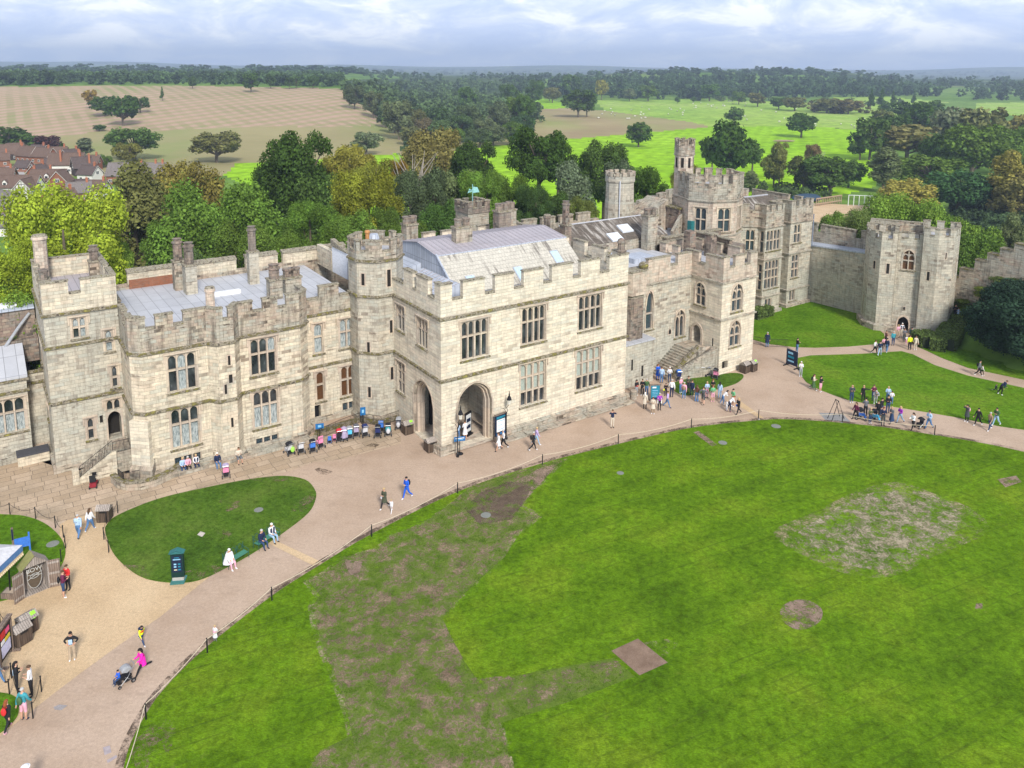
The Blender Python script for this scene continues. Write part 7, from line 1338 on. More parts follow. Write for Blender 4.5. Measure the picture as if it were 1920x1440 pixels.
def skel(pose,arms,fem,stout,ph=0.):
    V=[];E=[];Rr=[];reg=[]
    def ad(p,r,par,rg):
        V.append(Vector(p)); Rr.append(r if isinstance(r,tuple) else (r,r)); reg.append(rg)
        if par is not None: E.append((par,len(V)-1))
        return len(V)-1
    k=1+.28*stout; sit=pose=='sit'; bend=pose=='bend'; hz=.50 if sit else .93
    tilt=.10 if sit else (.75 if bend else (.16 if pose=='run' else .03))
    def T(z,y=0.,x=0.): # point on the tilted trunk above the pelvis
        dz=z-.93; return (x,math.sin(tilt)*dz+y*math.cos(tilt),hz+math.cos(tilt)*dz-y*math.sin(tilt))
    pe=ad((0,0,hz),(.155*k,.115*k),None,'bot'); wa=ad(T(1.10),(.125*k*(.9 if fem else 1.),.10*k),pe,'top'); ch=ad(T(1.30),(.155*k*(.88 if fem else 1),.115*k),wa,'top'); nb=ad(T(1.45),(.085,.075),ch,'top'); nk=ad(T(1.53,.01),.052,nb,'skin'); hd=ad(T(1.64,.02),(.083,.098),nk,'skin'); tp=ad(T(1.73,.01),(.062,.072),hd,'skin'); ad(T(1.625,.125),.016,hd,'skin')
    ad(T(1.635,.03,.09),.014,hd,'skin'); ad(T(1.635,.03,-.09),.014,hd,'skin')
    sw=.165 if fem else .19
    for s in(-1,1):
        sh=ad(T(1.405,0,s*sw),.068*(1+.1*stout),nb,'top'); S=V[sh]
        ac=arms; a=ph*s
        if ac=='down': e=S+Vector((s*.05,-.02+.10*a,-.28)); w=e+Vector((s*.01,.07+.12*a,-.24))
        elif ac=='front': e=S+Vector((s*.06,.02,-.27)); w=e+Vector((-s*.12,.20,.07))
        elif ac=='lap': e=S+Vector((s*.05,.06,-.26)); w=e+Vector((-s*.10,.20,-.08))
        elif ac=='up': e=S+Vector((s*.12,.16,-.02)); w=e+Vector((-s*.16,.06,.20))
        elif ac=='hips': e=S+Vector((s*.20,-.06,-.20)); w=e+Vector((-s*.13,.10,-.14))
        elif ac=='push': e=S+Vector((s*.03,.10,-.25)); w=e+Vector((0,.22,-.02))
        elif ac=='point' and s<0: e=S+Vector((-.26,.05,-.02)); w=e+Vector((-.24,.03,.03))
        elif ac=='hold' and s>0: e=S+Vector((.03,.05,-.26)); w=e+Vector((-.10,.20,.10))
        else: e=S+Vector((s*.05,-.02,-.28)); w=e+Vector((s*.01,.08,-.24))
        ei=ad(e,.047,sh,'arm'); wi=ad(w,.031,ei,'fore'); d=(w-e).normalized(); hm=ad(w+d*.055,(.034,.022),wi,'skin'); side=Vector((-s,0,0)) if abs(d.x)<.8 else Vector((0,0,1)); side=(side-d*side.dot(d)).normalized(); pn=d.cross(side)
        ad(w+d*.05+side*.045+pn*.005,.012,wi,'skin')
        for f in range(4): ad(w+d*(.115+(.012,.02,.015,0)[f])+side*(.034-.0225*f)+pn*.02*((f%2)+.5),.0095,hm,'skin')
    for s in(-1,1):
        hp=ad((s*.095,0,hz-.05),(.098*k,.10*k),pe,'bot'); P=V[hp]
        if sit: kn=P+Vector((s*.05,.42,-.0)); an=kn+Vector((0,.06,-.39))
        else:
            a={'stand':.03*s,'walk':.36*s*(1 if ph>=0 else -1),'run':(.75 if s*ph>0 else -.35),'bend':.18*s}.get(pose,0.)
            kb={'walk':(.05 if a>0 else .45),'run':(.25 if a>0 else 1.25),'bend':.3}.get(pose,.03)
            kn=P+Vector((s*.015,math.sin(a)*.42,-math.cos(a)*.42)); b=a-kb; an=kn+Vector((0,math.sin(b)*.40,-math.cos(b)*.40))
        ki=ad(kn,.062*(1+.15*stout),hp,'thigh'); mid=ad(kn*.45+an*.55+Vector((0,-.02,0)),.052,ki,'shin'); ai=ad(an,.038,mid,'shin'); ad(an+Vector((0,.02,-.05)),.042,ai,'shoe'); ad(an+Vector((s*.02,.15,-.055)),.036,len(V)-1,'shoe')
    low=min(v.z-r[0]*.75 for v,r,g in zip(V,Rr,reg) if g=='shoe')
    if not sit:
        for v in V: v.z-=low
    return V,E,Rr,reg
PPL=[]
def person(px,py,h,face,pose,arms,hair,top,bot,shoe,label,group=None,fem=False,stout=0.,shorts=False,sleeve=True,ext=None,dark=False,ph=1.,loc=None,long=False,z=0.):
    PPL.append(dict(px=px,py=py,h=h,face=face,pose=pose,arms=arms,hair=hair,top=top,bot=bot,shoe=shoe,label=label,group=group,fem=fem,stout=stout,shorts=shorts,sleeve=sleeve,ext=ext or [],dark=dark,ph=ph,loc=loc,long=long,z=z))
Pn=person
# foreground left
Pn(148,1008,1.72,-8,'walk','down','gr','lb','jn','bk','heavy person in a pale blue shirt with a crossbody bag walking past the dark bin',stout=1.3,ext=['belt'])
Pn(170,995,1.68,8,'walk','down','br','wh','jn','wh','person in a white hooded jumper and jeans walking beside the wooden bin',fem=True,stout=1.)
Pn(120,1120,1.76,60,'stand','front','br','mr','dj','wh','person in a maroon jacket and shorts with a dark backpack by the white A-board',shorts=True,ext=['pack:bk'])
Pn(128,1106,1.68,200,'stand','front','br','rd','bk','bk','person in a bright red jacket behind the maroon-jacketed one')
Pn(136,1237,1.68,165,'stand','hips','bk','bk','bg','wh','woman in a black jacket and beige wide trousers alone on the sandy gravel',fem=True,long=True,ext=['shirt:lb','flare:bg'])
Pn(266,1207,1.25,120,'run','down','bk','yl','dj','wh','child in a navy, red and yellow striped coat running on the path',ext=['band:rd','bandhi:nv'])
Pn(269,1262,1.66,222,'run','push','bk','hp','bk','bk','woman in a bright pink coat running with the pushchair',fem=True,ext=['coat:hp'])
Pn(0,0,1.0,222,'sit','lap','bk','bl','dj','gy','child in a blue coat sitting on the front of the silver-hooded pushchair',loc=(_x-.67*1.3,_y-.74*1.3,.22))
Pn(404,1203,1.0,20,'stand','front','bl','wh','gy','bg','small child in a white and pink dress by the rope of the great lawn',ext=['dress:wh','band:pk'])
Pn(60,1305,1.74,250,'stand','front','br','wh','bk','bk','man in a white shirt with his head bowed at the bottom left',sleeve=False)
Pn(33,1296,1.68,60,'stand','front','bk','bk','bk','bk','woman in a black hooded top with a pale blue print back',fem=True,long=True,ext=['print:lb'])
Pn(46,1350,1.74,10,'stand','down','gr','tl','pk','nv','person in coral shorts wearing a big green backpack',shorts=True,ext=['pack:gn'])
Pn(16,1369,1.66,5,'walk','down','rd','bk','bk','pk','woman with bushy red hair and a red backpack at the bottom left corner',fem=True,long=True,ext=['pack:rd'])
Pn(-1,1280,1.72,70,'walk','down','br','gy','jn','bk','person in blue jeans cut by the left edge')
Pn(52,1500,1.72,90,'stand','down','wh','wh','bg','bk','person whose white hat only shows at the bottom edge',ext=['cap:wh'])
Pn(721,954,1.68,215,'walk','front','bl','ov','bk','wh','woman in a dark olive coat holding a small child by the hand',fem=True,ext=['coat:ov','bag:wh'])
Pn(734,961,1.05,200,'walk','down','bl','wh','wh','wh','small child all in white walking beside the woman in dark olive')
Pn(763,935,1.80,225,'walk','front','bk','bl','bl','wh','man in a bright royal blue tracksuit with a dark backpack',ext=['pack:bk'])
# benches
def seat(B,t,off=.0):
    x,y,rz,L=B; return (x+math.cos(rz)*t*L+math.sin(rz)*.02,y+math.sin(rz)*t*L-math.cos(rz)*.02,math.degrees(-rz)+180)
for B,t,a in((BN1,-.36,('wh','wh','pk','wh','person wrapped in a white hooded cape on the left green bench')),(BN2,-.28,('gr','nv','dj','bk','grey-bearded man in navy leaning forward on the right green bench')),(BN2,.2,('wh','wh','lj','bk','white-haired man in a white shirt and pale jeans on the right green bench'))):
    x,y,f=seat(B,t); Pn(0,0,1.74,f,'sit','lap',*a[:4],a[4],loc=(x,y,.0),stout=.5,ext=['cape:wh'] if 'cape' in a[4] else (['vest'] if 'pale jeans' in a[4] else None))
fw=180+math.degrees(-ANG)  # facing the courtyard from the wall
for px,py,a in((343,884,('bl','lb','dj','bk','leftmost of the three seated people at the wing basement window, in a pale blue top')),(353,882,('gr','pk','bk','bk','middle seated person at the basement window, pink top under grey')),(368,878,('bl','wh','nv','wh','right one of the three seated at the basement window, white top and navy vest'))):
    Pn(px,py,1.66,fw,'sit','lap',*a[:4],a[4],group='people sitting along the long wing',fem=True,ext=['vest'] if 'vest' in a[4] else None)
Pn(408,876,1.74,fw,'sit','lap','wh','nv','jn','tn','bald man in navy and jeans seated beside the tartan-covered pushchair'); Pn(448,866,1.74,fw,'sit','front','br','cr','gy','bk','person in a peach top and grey shorts seated by the half-octagonal bay',shorts=True,stout=.5)
xb,yb=at(359,903)
# at the arch
Pn(859,826,1.6,-30,'stand','front','bk','lb','jn','wh','girl in a light blue top under the front arch',fem=True,long=True)
Pn(872,824,1.72,-30,'stand','front','br','wh','sk','bk','girl in a long white shirt dress under the front arch',fem=True,ext=['dress:wh'],shorts=True)
Pn(935,845,1.66,250,'walk','down','br','wh','sk','bk','woman in a white dress walking in front of the notice board',fem=True,shorts=True,ext=['dress:wh']); Pn(944,841,1.72,250,'walk','front','gr','wh','bk','wh','person in a white t-shirt and black trousers passing the notice board',sleeve=False)
Pn(1000,845,1.72,80,'walk','down','gr','bk','bk','wh','person in black with a black rucksack passing the long wall',ext=['pack:bk']); Pn(1006,834,1.64,80,'walk','down','bl','lp','lj','wh','blonde person in a lilac top beside the one in black',fem=True)
Pn(1148,802,1.72,175,'stand','up','br','nv','cr','bk','lone photographer in navy and beige trousers on the path')
# the waiting crowd
G='crowd waiting by the outdoor stair'
for a in [(1193,742,1.66,150,'stand','front','bk','bk','lg','wh','dark-haired person in black and red at the left end of the crowd',dict(fem=1,ext=['band:rd'])),(1204,741,1.68,190,'stand','front','br','bk','bk','wh','person all in black second from the left of the crowd',dict(fem=1)),(1212,741,1.70,200,'stand','down','gr','gn','jn','wh','grey-haired person in a green coat at the left of the crowd',dict(stout=.6)),
 (1209,767,1.66,15,'stand','down','wh','cr','bk','bk','person in a cream fleece with a brown bag standing apart in front',dict(fem=1,ext=['bag:tn','coat:cr'])),(1224,776,1.66,200,'stand','front','br','cr','tn','wh','person in a long cream coat nearest the lawn',dict(fem=1,ext=['coat:cr'])),(1236,769,1.70,180,'stand','front','gr','pp','bk','bk','person in a purple top and open white coat',dict(ext=['side:wh'])),(1251,764,1.68,100,'walk','hips','br','lp','jn','nv','person in a lilac patterned shirt and blue jeans by the welcome board',{}),
 (1259,745,1.82,0,'stand','down','gr','wh','nv','bk','tall man in a white shirt and navy trousers seen from behind',{}),(1233,712,1.68,170,'stand','front','rd','bl','bl','bk','woman in a long blue dress at the foot of the stair',dict(fem=1,ext=['dress:bl'])),(1240,718,1.72,10,'stand','down','br','lb','jn','bk','person in a loose light blue shirt below the stair',dict(stout=.6)),(1255,717,1.66,180,'stand','front','wh','wh','dj','bk','person in a white top at the lower end of the stair wall',{}),(1248,742,1.3,180,'stand','front','bk','bk','bk','bk','child in black with a yellow bag behind the welcome board',dict(ext=['bag:yl'])),
 (1276,737,1.66,150,'stand','front','wh','pk','jn','wh','person in a pale pink top and jeans near the stair lawn',dict(fem=1)),(1282,748,1.70,20,'stand','down','gr','pk','jn','wh','person in jeans with a patterned backpack',dict(ext=['pack:tn'])),(1290,737,1.80,180,'stand','front','br','ov','ov','bk','tall man in a long dark coat in the crowd',dict(ext=['coat:dg'])),(1297,743,1.66,30,'stand','down','br','nv','nv','wh','person in navy with a light blue shoulder bag',dict(fem=1,ext=['bag:lb'])),
 (1306,753,1.66,30,'stand','down','br','br','jn','lj','brown-haired woman in flared blue jeans with a white bag',dict(fem=1,long=1,ext=['flare:jn','bag:wh'])),(1318,758,1.80,20,'walk','hips','br','gy','dg','bk','man in grey with dark shorts and a backpack',dict(shorts=1,ext=['pack:dg'])),(1325,746,1.68,180,'stand','front','bl','lb','pk','bk','blonde person in pastel top and pink checked trousers',dict(fem=1)),(1336,741,1.66,190,'stand','front','rd','bk','bk','bk','red-haired person in a black vest top',dict(fem=1,long=1,sleeve=0)),
 (1336,753,1.66,190,'stand','front','rd','mg','pk','pk','woman in a green top and pink shorts',dict(fem=1,shorts=1)),(1349,747,1.66,20,'stand','down','bk','lb','lj','wh','woman with black curly hair and a pale blue bag',dict(fem=1,long=1)),(1355,758,1.6,90,'bend','front','bk','wh','jn','wh','person in white and purple bending over a map',dict(fem=1)),(1367,772,1.74,80,'bend','front','rd','wh','nv','mr','man in a white shirt and navy trousers reading a leaflet',{}),(1374,762,1.76,250,'stand','front','bk','mg','or','wh','man in a pale green shirt and orange shorts',dict(shorts=1)),(1384,777,1.68,250,'walk','front','bl','bk','bk','bk','blonde woman in black with a bright blue bag striding left',dict(fem=1,ext=['bag:bl'])),
 (1362,771,1.1,80,'stand','front','bl','wh','wh','bk','small child in white beside the man in navy trousers',{})]:
    Pn(*a[:11],group=G,**a[11])
G='strollers on the paths round the middle lawn'
for a in [(1405,668,1.66,20,'walk','down','rd','br','jn','lj','red-haired woman in jeans rounding the porch tower corner',dict(fem=1,long=1)),(1406,646,1.76,90,'stand','front','bk','bk','bk','bk','person in black half hidden by the porch tower corner',{}),(1438,651,1.80,10,'stand','down','gr','nv','jn','bk','person in a long navy coat at the edge of the end lawn',dict(ext=['coat:nv'])),(1494,661,1.72,80,'stand','front','bk','bk','jn','wh','man in a black jacket and jeans at the path junction',{}),
 (1501,706,1.66,190,'stand','front','wh','wh','lg','wh','white-haired woman with black bags beside the navy board',dict(fem=1,ext=['bag:bk'])),(1525,731,1.68,120,'walk','front','br','cr','gn','wh','woman in a long green patterned skirt with a black rucksack',dict(fem=1,ext=['skirt:gn','pack:bk'])),(1538,735,1.66,150,'stand','front','bk','bk','pk','wh','girl in a black jacket and white shorts',dict(fem=1,long=1,shorts=1)),
 (1596,755,1.85,180,'stand','front','sk','dg','dj','wh','tall bald man in a dark grey jacket on the lawn edge',{}),(1618,753,1.66,200,'stand','point','bl','bk','bk','bk','woman in black pointing to the left',dict(fem=1)),(1641,757,1.72,200,'bend','front','gr','lg','lg','wh','person in a light grey hooded top bending over a pushchair',{}),(1637,752,1.68,180,'stand','front','br','mr','dj','bk','person in maroon behind the light grey hood',{}),(1664,754,1.60,190,'stand','front','bl','lb','jn','bk','child in a sky blue top behind the group',{}),(1671,759,1.4,190,'stand','front','bk','wh','jn','bk','small dark-haired child in pale turquoise behind the group',{}),
 (1604,786,1.68,250,'walk','down','br','mr','bk','bk','woman in a maroon jacket striding left',dict(fem=1)),(1622,780,1.76,10,'stand','push','bk','gy','bk','bk','man in a grey denim jacket pushing inside the group',{}),(1631,794,1.5,170,'stand','front','bl','ol','dj','wh','child in a khaki jacket in front of the group',{}),(1645,785,1.78,200,'stand','push','bk','bk','bk','lg','man in black in the middle of the group',{}),(1652,779,1.72,160,'stand','down','bk','bk','dj','bk','person in black with a hood behind the navy-jacketed man',dict(fem=1)),(1655,798,1.78,190,'stand','front','rd','nv','dg','bk','man in a navy jacket in front of the group',{}),(1664,774,1.76,190,'stand','front','bk','bk','dj','bk','dark-coated person at the right of the group',{}),(1671,794,1.66,250,'walk','front','bl','gy','dj','bk','blonde woman in a grey top and denim skirt',dict(fem=1,ext=['skirt:dj'])),
 (1687,793,1.66,250,'walk','front','bl','pp','lj','nv','blonde woman in a bright purple jacket',dict(fem=1)),(1711,806,1.66,250,'walk','push','bk','wh','bk','bk','woman in a white cardigan pushing low over the pushchair',dict(fem=1,stout=.4)),(1741,804,1.78,250,'walk','front','bk','lb','jn','nv','man in a light blue hooded top walking behind the pushchair',{}),(1812,791,1.66,250,'stand','up','bk','dg','bk','wh','woman in a dark parka with a pink rucksack taking a picture',dict(fem=1,ext=['pack:pk','coat:dg'])),(1833,798,1.72,250,'walk','down','bk','bk','bk','wh','young man all in black walking left',{}),(1855,807,1.76,250,'walk','down','gr','tn','dj','wh','man in a tan jacket and dark jeans near the right edge',{}),(1867,798,1.76,250,'walk','front','bk','gn','lj','wh','man in a green jacket and pale jeans behind the tan one',{}),
 (1835,705,1.76,120,'walk','down','bk','gy','bk','wh','person in grey with a black rucksack on the far right path',dict(ext=['pack:bk'])),(1841,703,1.1,110,'walk','down','br','wh','bk','wh','small child in white beside the person with the rucksack on the far path',{}),(1876,741,1.72,100,'bend','down','br','nv','bk','wh','adult in a navy top chasing a toddler across the lawn',{}),(1866,736,.95,110,'run','down','br','dg','dg','wh','toddler in dark grey running on the lawn',{})]:
    Pn(*a[:11],group=G,**a[11])
G='people outside the gatehouse door'
for a in [(1640,664,1.68,150,'walk','front','br','wh','bk','wh','person in a white top left of the gatehouse group',{}),(1649,667,1.74,30,'walk','down','br','nv','lj','wh','person in light jeans with a dark backpack nearest the middle lawn',dict(ext=['pack:nv'])),(1662,661,1.74,40,'walk','down','bk','nv','jn','wh','dark-jacketed person stepping towards the gatehouse',{}),(1656,655,1.4,180,'stand','front','br','pk','bk','bk','child in pink beside the dark-jacketed one',{}),(1660,646,1.70,100,'stand','front','br','br','bk','bk','person in brown at the turret foot',{}),(1674,648,1.72,10,'stand','down','gr','tl','dj','bk','person in a teal jacket seen from behind',dict(stout=.3)),(1683,634,1.68,170,'stand','front','bl','pk','bg','bk','person in pale pink left of the gatehouse door',dict(fem=1)),(1690,632,1.76,180,'stand','front','wh','wh','cr','wh','white-haired man in a white shirt and dark vest at the door',dict(ext=['vest'])),(1695,641,1.66,190,'stand','front','br','gy','dg','bk','person in grey just before the door',dict(fem=1)),(1699,645,1.0,180,'stand','front','bl','wh','pk','wh','small child in white before the door',{}),(1708,640,1.72,180,'stand','front','bk','bl','bk','bk','person in a blue top right of the door',{}),(1705,656,1.72,20,'stand','down','br','yl','bk','bk','steward in a bright yellow vest',dict(stout=.4)),(1716,656,1.68,190,'stand','down','br','cr','cr','wh','woman in a cream outfit beside the steward',dict(fem=1)),(1719,640,1.66,230,'bend','front','br','pk','bk','bk','person in dusty pink leaning at the right turret',dict(fem=1)),
 (1790,597,1.76,200,'stand','front','bk','bk','bk','bk','person in black in the dark doorway of the stepped wall',dict(z=2.2)),(1795,600,1.6,200,'stand','front','br','lb','lj','wh','person in pale blue beside the dark doorway of the stepped wall',dict(z=2.0))]:
    Pn(*a[:11],group=G,**a[11])
def build_people():
    tmp=[]
    for i,p in enumerate(PPL):
        V,E,Rr,reg=skel(p['pose'],p['arms'],p['fem'],p['stout'],p['ph'] if i%2 else -p['ph']); p['V'],p['R'],p['reg'],p['E']=V,Rr,reg,E
        bm=bmesh.new(); sl=bm.verts.layers.skin.verify(); vs=[bm.verts.new(v) for v in V]
        for e in E: bm.edges.new((vs[e[0]],vs[e[1]]))
        for j,v in enumerate(vs):
            r=Rr[j]; k=1.3 if reg[j] in('top','arm','fore') and p['sleeve'] else 1.15; v[sl].radius=(r[0]*k,r[1]*k) if reg[j]!='skin' else r; v[sl].use_root=(j==0)
        me=bpy.data.meshes.new('t'); bm.to_mesh(me); bm.free(); o=bpy.data.objects.new('t',me); COL.objects.link(o)
        s=o.modifiers.new('s','SKIN'); s.use_smooth_shade=True; s.branch_smoothing=.25; o.modifiers.new('u','SUBSURF').levels=1; tmp.append(o)
    dg=bpy.context.evaluated_depsgraph_get(); dg.update()
    for p,o in zip(PPL,tmp):
        me=bpy.data.meshes.new_from_object(o.evaluated_get(dg)); me.name='person'; p['me']=me
    for o in tmp: m=o.data; bpy.data.objects.remove(o); bpy.data.meshes.remove(m)
    for p in PPL:
        me=p['me']; V=np.array([tuple(v) for v in p['V']]); reg=p['reg']; E=p['E']
        sk=SKIND if p['dark'] else SKINM; mats=[sk,PC[p['top']] or sk,PC[p['bot']] or sk,PC[p['shoe']] or sk]; me.materials.clear()
        for m in mats: me.materials.append(m)
        n=len(me.polygons); c=np.empty(n*3,dtype=np.float32); me.polygons.foreach_get('center',c); c=c.reshape(-1,3)
        best=np.full(n,9.); idx=np.zeros(n,int)
        for a,b in E:
            A,B=V[a],V[b]; d=B-A; t=np.clip(((c-A)@d)/max(1e-9,d@d),0,1); D=np.linalg.norm(c-(A+t[:,None]*d),axis=1); rg=(reg[a],reg[b])
            def code(r):
                if r=='skin': return 0
                if r=='top': return 1
                if r=='arm': return 1 if p['sleeve'] else 1
                if r=='fore': return 1 if p['sleeve'] else 0
                if r in('bot','thigh'): return 2
                if r=='shin': return 0 if p['shorts'] else 2
                return 3
            D=D-.5*p['R'][b][0]; m=D<best; best[m]=D[m]
            cb,ca=code(reg[b]),code(reg[a])
            if reg[b]=='fore': v=np.where(t<.3,1,cb)
            elif reg[b]=='shin': v=np.full(n,cb) if reg[a]!='thigh' else np.where(t<.05,2,cb)
            elif reg[b]=='skin' and reg[a] in('fore',): v=np.zeros(n,int)
            elif reg[b]=='skin' and reg[a]=='top': v=np.where(t<.3,1,0)
            elif reg[a]=='bot' and reg[b]=='top': v=np.where(t<.45,2,1)
            else: v=np.full(n,cb)
            idx[m]=v[m]
        me.polygons.foreach_set('material_index',idx.astype(np.int32)); me.polygons.foreach_set('use_smooth',[True]*n)
        if p['loc']: x,y,z0=p['loc']
        elif p['z']: 
            x,y,z0=*at(p['px'],p['py'],p['z']),p['z']
            g=float(hgt(x,y)); z0=p['z']
        else: (x,y),z0=at(p['px'],p['py']),0.
        lawn=.05 if (p['pose']!='sit' and p['px']>1855 and p['py']<760) else 0.
        o=bpy.data.objects.new('person',me); COL.objects.link(o); s=p['h']/1.75*1.05; o.scale=(s,s,s); o.location=(x,y,z0+lawn+.01); o.rotation_euler=(0,0,-R(p['face']))
        tag(o,p['label'],'person',p['group']); hd=p['V'][5]; hr=p['hair']
        tl=.10 if p['pose']=='sit' else (.75 if p['pose']=='bend' else .03)
        if hr!='sk':
            mb=MB(); mb.ico((hd.x,hd.y-.018,hd.z+.045),.105,2,0,(.92,1.08,.92),.04,-.25)
            if p['long'] or (p['fem'] and random.random()<.6): mb.tube([(hd.x,hd.y-.07,hd.z+.04),(hd.x,hd.y-.11,hd.z-.10),(hd.x,hd.y-.13,hd.z-.30)],[.085,.095,.05],8)
            mb.build('hair',HAIR.get(hr) or HAIR['br'],o,smooth=True)
        mb=MB()
        for q in(-1,1): mb.ico((hd.x+q*.034,hd.y+.088,hd.z+.012),.011,1,0,(1.2,.5,.7))
        mb.box(hd.x-.024,hd.y+.084,hd.z-.052,hd.x+.024,hd.y+.094,hd.z-.043,1); mb.build('face',[M_BLACK,c_(.35,.10,.08)],o)
        W_=p['V'][1]; C_=p['V'][2]; P_=p['V'][0]
        for e in p['ext']:
            k,_,cc=e.partition(':'); mt=PC.get(cc) or PC['bk']; mb=MB(); st=1+.28*p['stout']
            def cone(z0,z1,r0,r1,nm,sq=.78):
                n_=14; b=len(mb.v)
                prof=[(r0,z0),(r0*.6+r1*.4,z0*.6+z1*.4),(r1,z1)]
                for r,z in prof:
                    for i in range(n_): t=2*math.pi*i/n_; w=1+.06*math.cos(5*t)*(r/ r0); mb.v.append((r*math.cos(t)*w,r*sq*math.sin(t)*w,z))
                for j in range(2):
                    for i in range(n_): i2=(i+1)%n_; mb.f.append((b+j*n_+i,b+j*n_+i2,b+(j+1)*n_+i2,b+(j+1)*n_+i)); mb.m.append(0)
                mb.build(nm,mt,o,smooth=True)
            if k=='coat': cone(.58,1.12,.245*st,.165*st,'coat_skirt')
            elif k=='dress': cone(.52,1.08,.26,.15,'dress')
            elif k=='skirt': cone(.30,1.02,.27,.16,'skirt')
            elif k=='cape': mt=PC['wh']; cone(.35,1.08,.40,.13,'cape',.95)
            elif k=='flare':
                for q in(-1,1):
                    f=MB(); an=[v for v,g in zip(p['V'],p['reg']) if g=='shin'][3 if q>0 else 1]; f.lathe((an.x,an.y),[(.085,.05),(.062,.42)],8); f.build('trouser_hem',mt,o)
            elif k in('band','bandhi'): z=1.14 if k=='band' else 1.32; mb.lathe((0,.01),[(.20,z-.06),(.205,z+.06)],12); mb.build('coat_stripe',mt,o)
            elif k=='vest':
                for q in(-1,1): mb.box(q*.12-.06,C_.y+.105,P_.z+.1,q*.12+.06,C_.y+.15,P_.z+.5)
                mb.build('vest',PC['nv'],o)
            elif k=='side':
                for q in(-1,1): mb.lathe((q*.15,0),[(.09,.72),(.085,1.1),(.07,1.4)],8)
                mb.build('open_coat',mt,o)
            elif k=='belt': mb.tube([(-.2,.0,1.0),(-.05,-.14,1.2),(.16,-.08,1.45)],.02,5); mb.build('bag_strap',PC['bk'],o)
            elif k in('print','shirt'): y_=-.135 if k=='print' else .13; mb.box(-.1,min(y_,y_*.85),1.05,.1,max(y_,y_*.85),1.35); mb.build('printed_panel',mt,o)
            elif k=='cap': mb.ico((hd.x,hd.y,hd.z+.08),.13,2,0,(1,1,.6),0,-.1); mb.lathe((hd.x,hd.y),[(.2,hd.z+.05),(.12,hd.z+.07)],12); mb.build('hat',mt,o)
            elif k in('pack','bag'):
                sn,cs=math.sin(R(p['face'])),math.cos(R(p['face'])); by=-.21 if k=='pack' else .03; bx=0 if k=='pack' else .26
                r_=empty('backpack' if k=='pack' else 'shoulder_bag',(x+(bx*cs+by*sn)*s,y+(-bx*sn+by*cs)*s,z0+(1.02 if k=='pack' else .72)*s),-R(p['face']),('backpack of the ' if k=='pack' else 'bag of the ')+' '.join(p['label'].replace(' with a dark backpack','').replace(' with a brown bag','').replace(' and a red backpack','').split()[:12]),'backpack' if k=='pack' else 'bag'); r_.scale=(s,s,s)
                w,h_,d_=(.15,.42,.09) if k=='pack' else (.13,.22,.06); m2=MB(); m2.ico((0,0,h_/2),1.,2,0,(w,d_,h_*.55),.03); m2.build('sack',mt,r_,smooth=True)
                m3=MB()
                if k=='pack':
                    for q in(-.09,.09): m3.tube([(q,.06,h_*.9),(q,.2,h_+.0),(q,.32,h_*.6),(q,.2,.1)],.014,4)
                else: m3.tube([(0,0,h_),(-.06,0,.5),(-.12,-.02,.66)],.01,4)
                m3.build('strap',mt,r_)
build_people()
# ---------- label de-duplication
for lab,L in DUP.items():
    if len(L)>1:
        L.sort(key=lambda t:t[0])
        for i,(px,o) in enumerate(L): o['label']=lab+', %s from the left'%ORD[i]
# ---------- sky, sun, haze, camera
w=bpy.data.worlds.new('World'); SC.world=w; w.use_nodes=True; t=w.node_tree; n=t.nodes; l=t.links; bg=n['Background']
SUN_EL,SUN_AZ=R(37),R(160)    # azimuth clockwise from +y
sky=n.new('ShaderNodeTexSky'); sky.sky_type='NISHITA'; sky.sun_disc=False; sky.sun_elevation=SUN_EL; sky.sun_rotation=SUN_AZ; sky.air_density=1.2; sky.dust_density=1.5
tc=n.new('ShaderNodeTexCoord'); sp=n.new('ShaderNodeSeparateXYZ'); l.new(tc.outputs['Generated'],sp.inputs[0])
def M(op,a,b):
    m=n.new('ShaderNodeMath'); m.operation=op
    for i,v in enumerate((a,b)):
        if isinstance(v,(int,float)): m.inputs[i].default_value=v
        else: l.new(v,m.inputs[i])
    return m.outputs[0]
cb=n.new('ShaderNodeCombineXYZ'); l.new(sp.outputs['X'],cb.inputs[0]); l.new(sp.outputs['Y'],cb.inputs[1]); l.new(M('MULTIPLY',M('POWER',M('MAXIMUM',sp.outputs['Z'],0.0001),.8),2.0),cb.inputs[2])
def nz(sc,det,rough,dist=.3,loc=(0,0,0)):
    mp=n.new('ShaderNodeMapping'); l.new(cb.outputs[0],mp.inputs[0]); mp.inputs['Location'].default_value=loc; mp.inputs['Scale'].default_value=(1,1.0,1)
    x=n.new('ShaderNodeTexNoise'); x.inputs['Scale'].default_value=sc; x.inputs['Detail'].default_value=det; x.inputs['Roughness'].default_value=rough; x.inputs['Distortion'].default_value=dist; l.new(mp.outputs[0],x.inputs['Vector']); return x.outputs['Fac']
def ramp(f,st):
    r=n.new('ShaderNodeValToRGB'); cr=r.color_ramp
    while len(cr.elements)<len(st): cr.elements.new(.5)
    for e,(p,c) in zip(cr.elements,st): e.position=p; e.color=(*c,1)
    l.new(f,r.inputs[0]); return r.outputs[0]
CL=9.4
a=ramp(nz(9.5,11.,.64,.5,(3.9,1.7,.4)),[(.34,tuple(CL*v for v in(.52,.63,.90))),(.44,tuple(CL*v for v in(.62,.72,.95))),(.52,tuple(CL*v for v in(.78,.85,.99))),(.60,tuple(CL*v for v in(1.06,1.08,1.1)))])
for e in a.node.color_ramp.elements: e.color=tuple(c/CL for c in e.color[:3])+(1,)
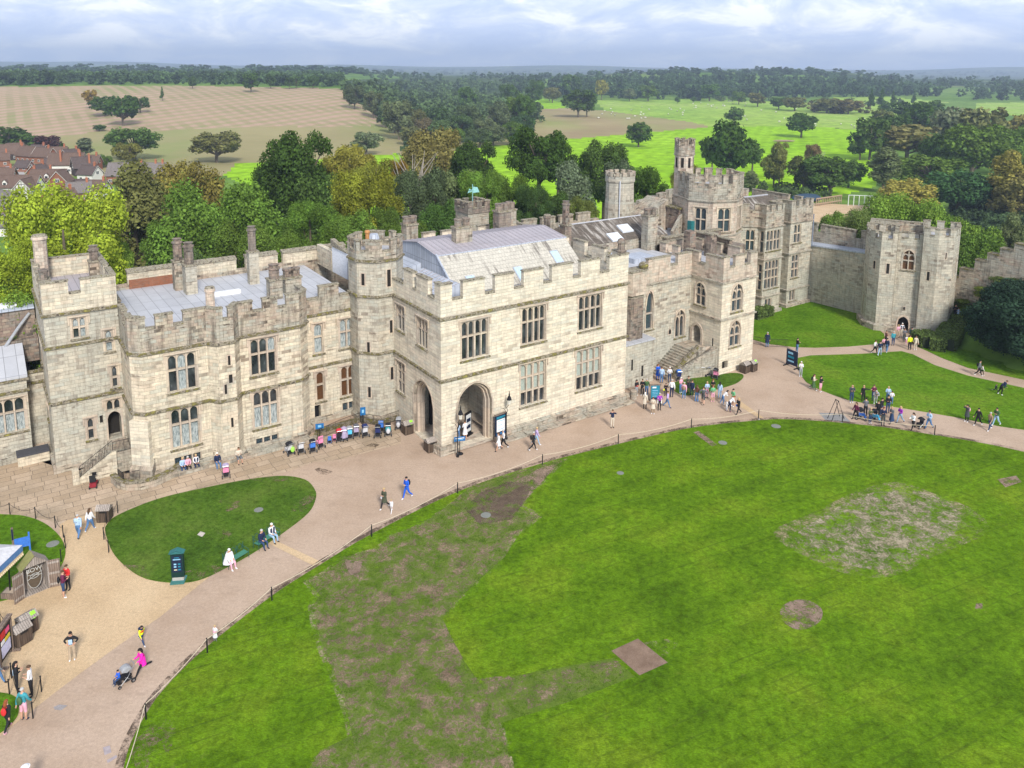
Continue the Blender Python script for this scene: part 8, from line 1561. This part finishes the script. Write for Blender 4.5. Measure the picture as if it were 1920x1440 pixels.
mx=n.new('ShaderNodeMix'); mx.data_type='RGBA'; mx.blend_type='MULTIPLY'; mx.inputs[0].default_value=1.; l.new(a,mx.inputs[6]); mx.inputs[7].default_value=(CL,CL,CL,1)
m2=n.new('ShaderNodeMix'); m2.data_type='RGBA'; m2.inputs[0].default_value=.94; l.new(sky.outputs[0],m2.inputs[6]); l.new(mx.outputs[2],m2.inputs[7])
g_=n.new('ShaderNodeVectorMath'); g_.operation='SCALE'; l.new(m2.outputs[2],g_.inputs[0]); l.new(M('SUBTRACT',1.12,M('MULTIPLY',M('MINIMUM',M('MAXIMUM',M('SUBTRACT',sp.outputs['Z'],.15),0.),.3),1.1)),g_.inputs['Scale']); l.new(g_.outputs[0],bg.inputs[0]); bg.inputs[1].default_value=.09
sl=bpy.data.lights.new('sun','SUN'); sl.energy=3.2; sl.angle=R(11); sl.color=(1,.955,.88); so=bpy.data.objects.new('sun',sl); COL.objects.link(so)
sd=Vector((math.sin(SUN_AZ)*math.cos(SUN_EL),math.cos(SUN_AZ)*math.cos(SUN_EL),math.sin(SUN_EL))); so.rotation_euler=sd.to_track_quat('Z','Y').to_euler(); so.location=(0,0,200)
hz=MB(); hz.box(-14000,-300,-140,14000,13500,260); me=hz.mesh('haze',uv=False); hm=bpy.data.materials.new('haze_air'); hm.use_nodes=True; ht=hm.node_tree; ht.nodes.clear(); ho_=ht.nodes.new('ShaderNodeOutputMaterial'); pv=ht.nodes.new('ShaderNodeVolumePrincipled'); pv.inputs['Density'].default_value=1.75e-4; pv.inputs['Color'].default_value=(.62,.76,1.,1); pv.inputs['Anisotropy'].default_value=.1; ht.links.new(pv.outputs[0],ho_.inputs['Volume']); me.materials.append(hm)
o=bpy.data.objects.new('haze',me); COL.objects.link(o); tag(o,kind='stuff')
cam=bpy.data.cameras.new('camera'); co=bpy.data.objects.new('camera',cam); COL.objects.link(co); SC.camera=co
cam.sensor_width=36; cam.lens=F/1920*36; cam.shift_x=(960-PX)/1920; cam.shift_y=(PY-720)/1920; cam.clip_end=30000; cam.clip_start=.5
Rm=Matrix(((XC[0],-XC[1],-XC[2]),(YC[0],-YC[1],-YC[2]),(ZC[0],-ZC[1],-ZC[2]))); co.matrix_world=Matrix.Translation((0,0,34.))@Rm.to_4x4()
SC.view_settings.view_transform='Standard'; SC.view_settings.look='None'; SC.view_settings.exposure=.54; SC.view_settings.gamma=1.
SC.cycles.volume_bounces=0; SC.cycles.max_bounces=6; SC.cycles.transparent_max_bounces=32; SC.cycles.diffuse_bounces=3
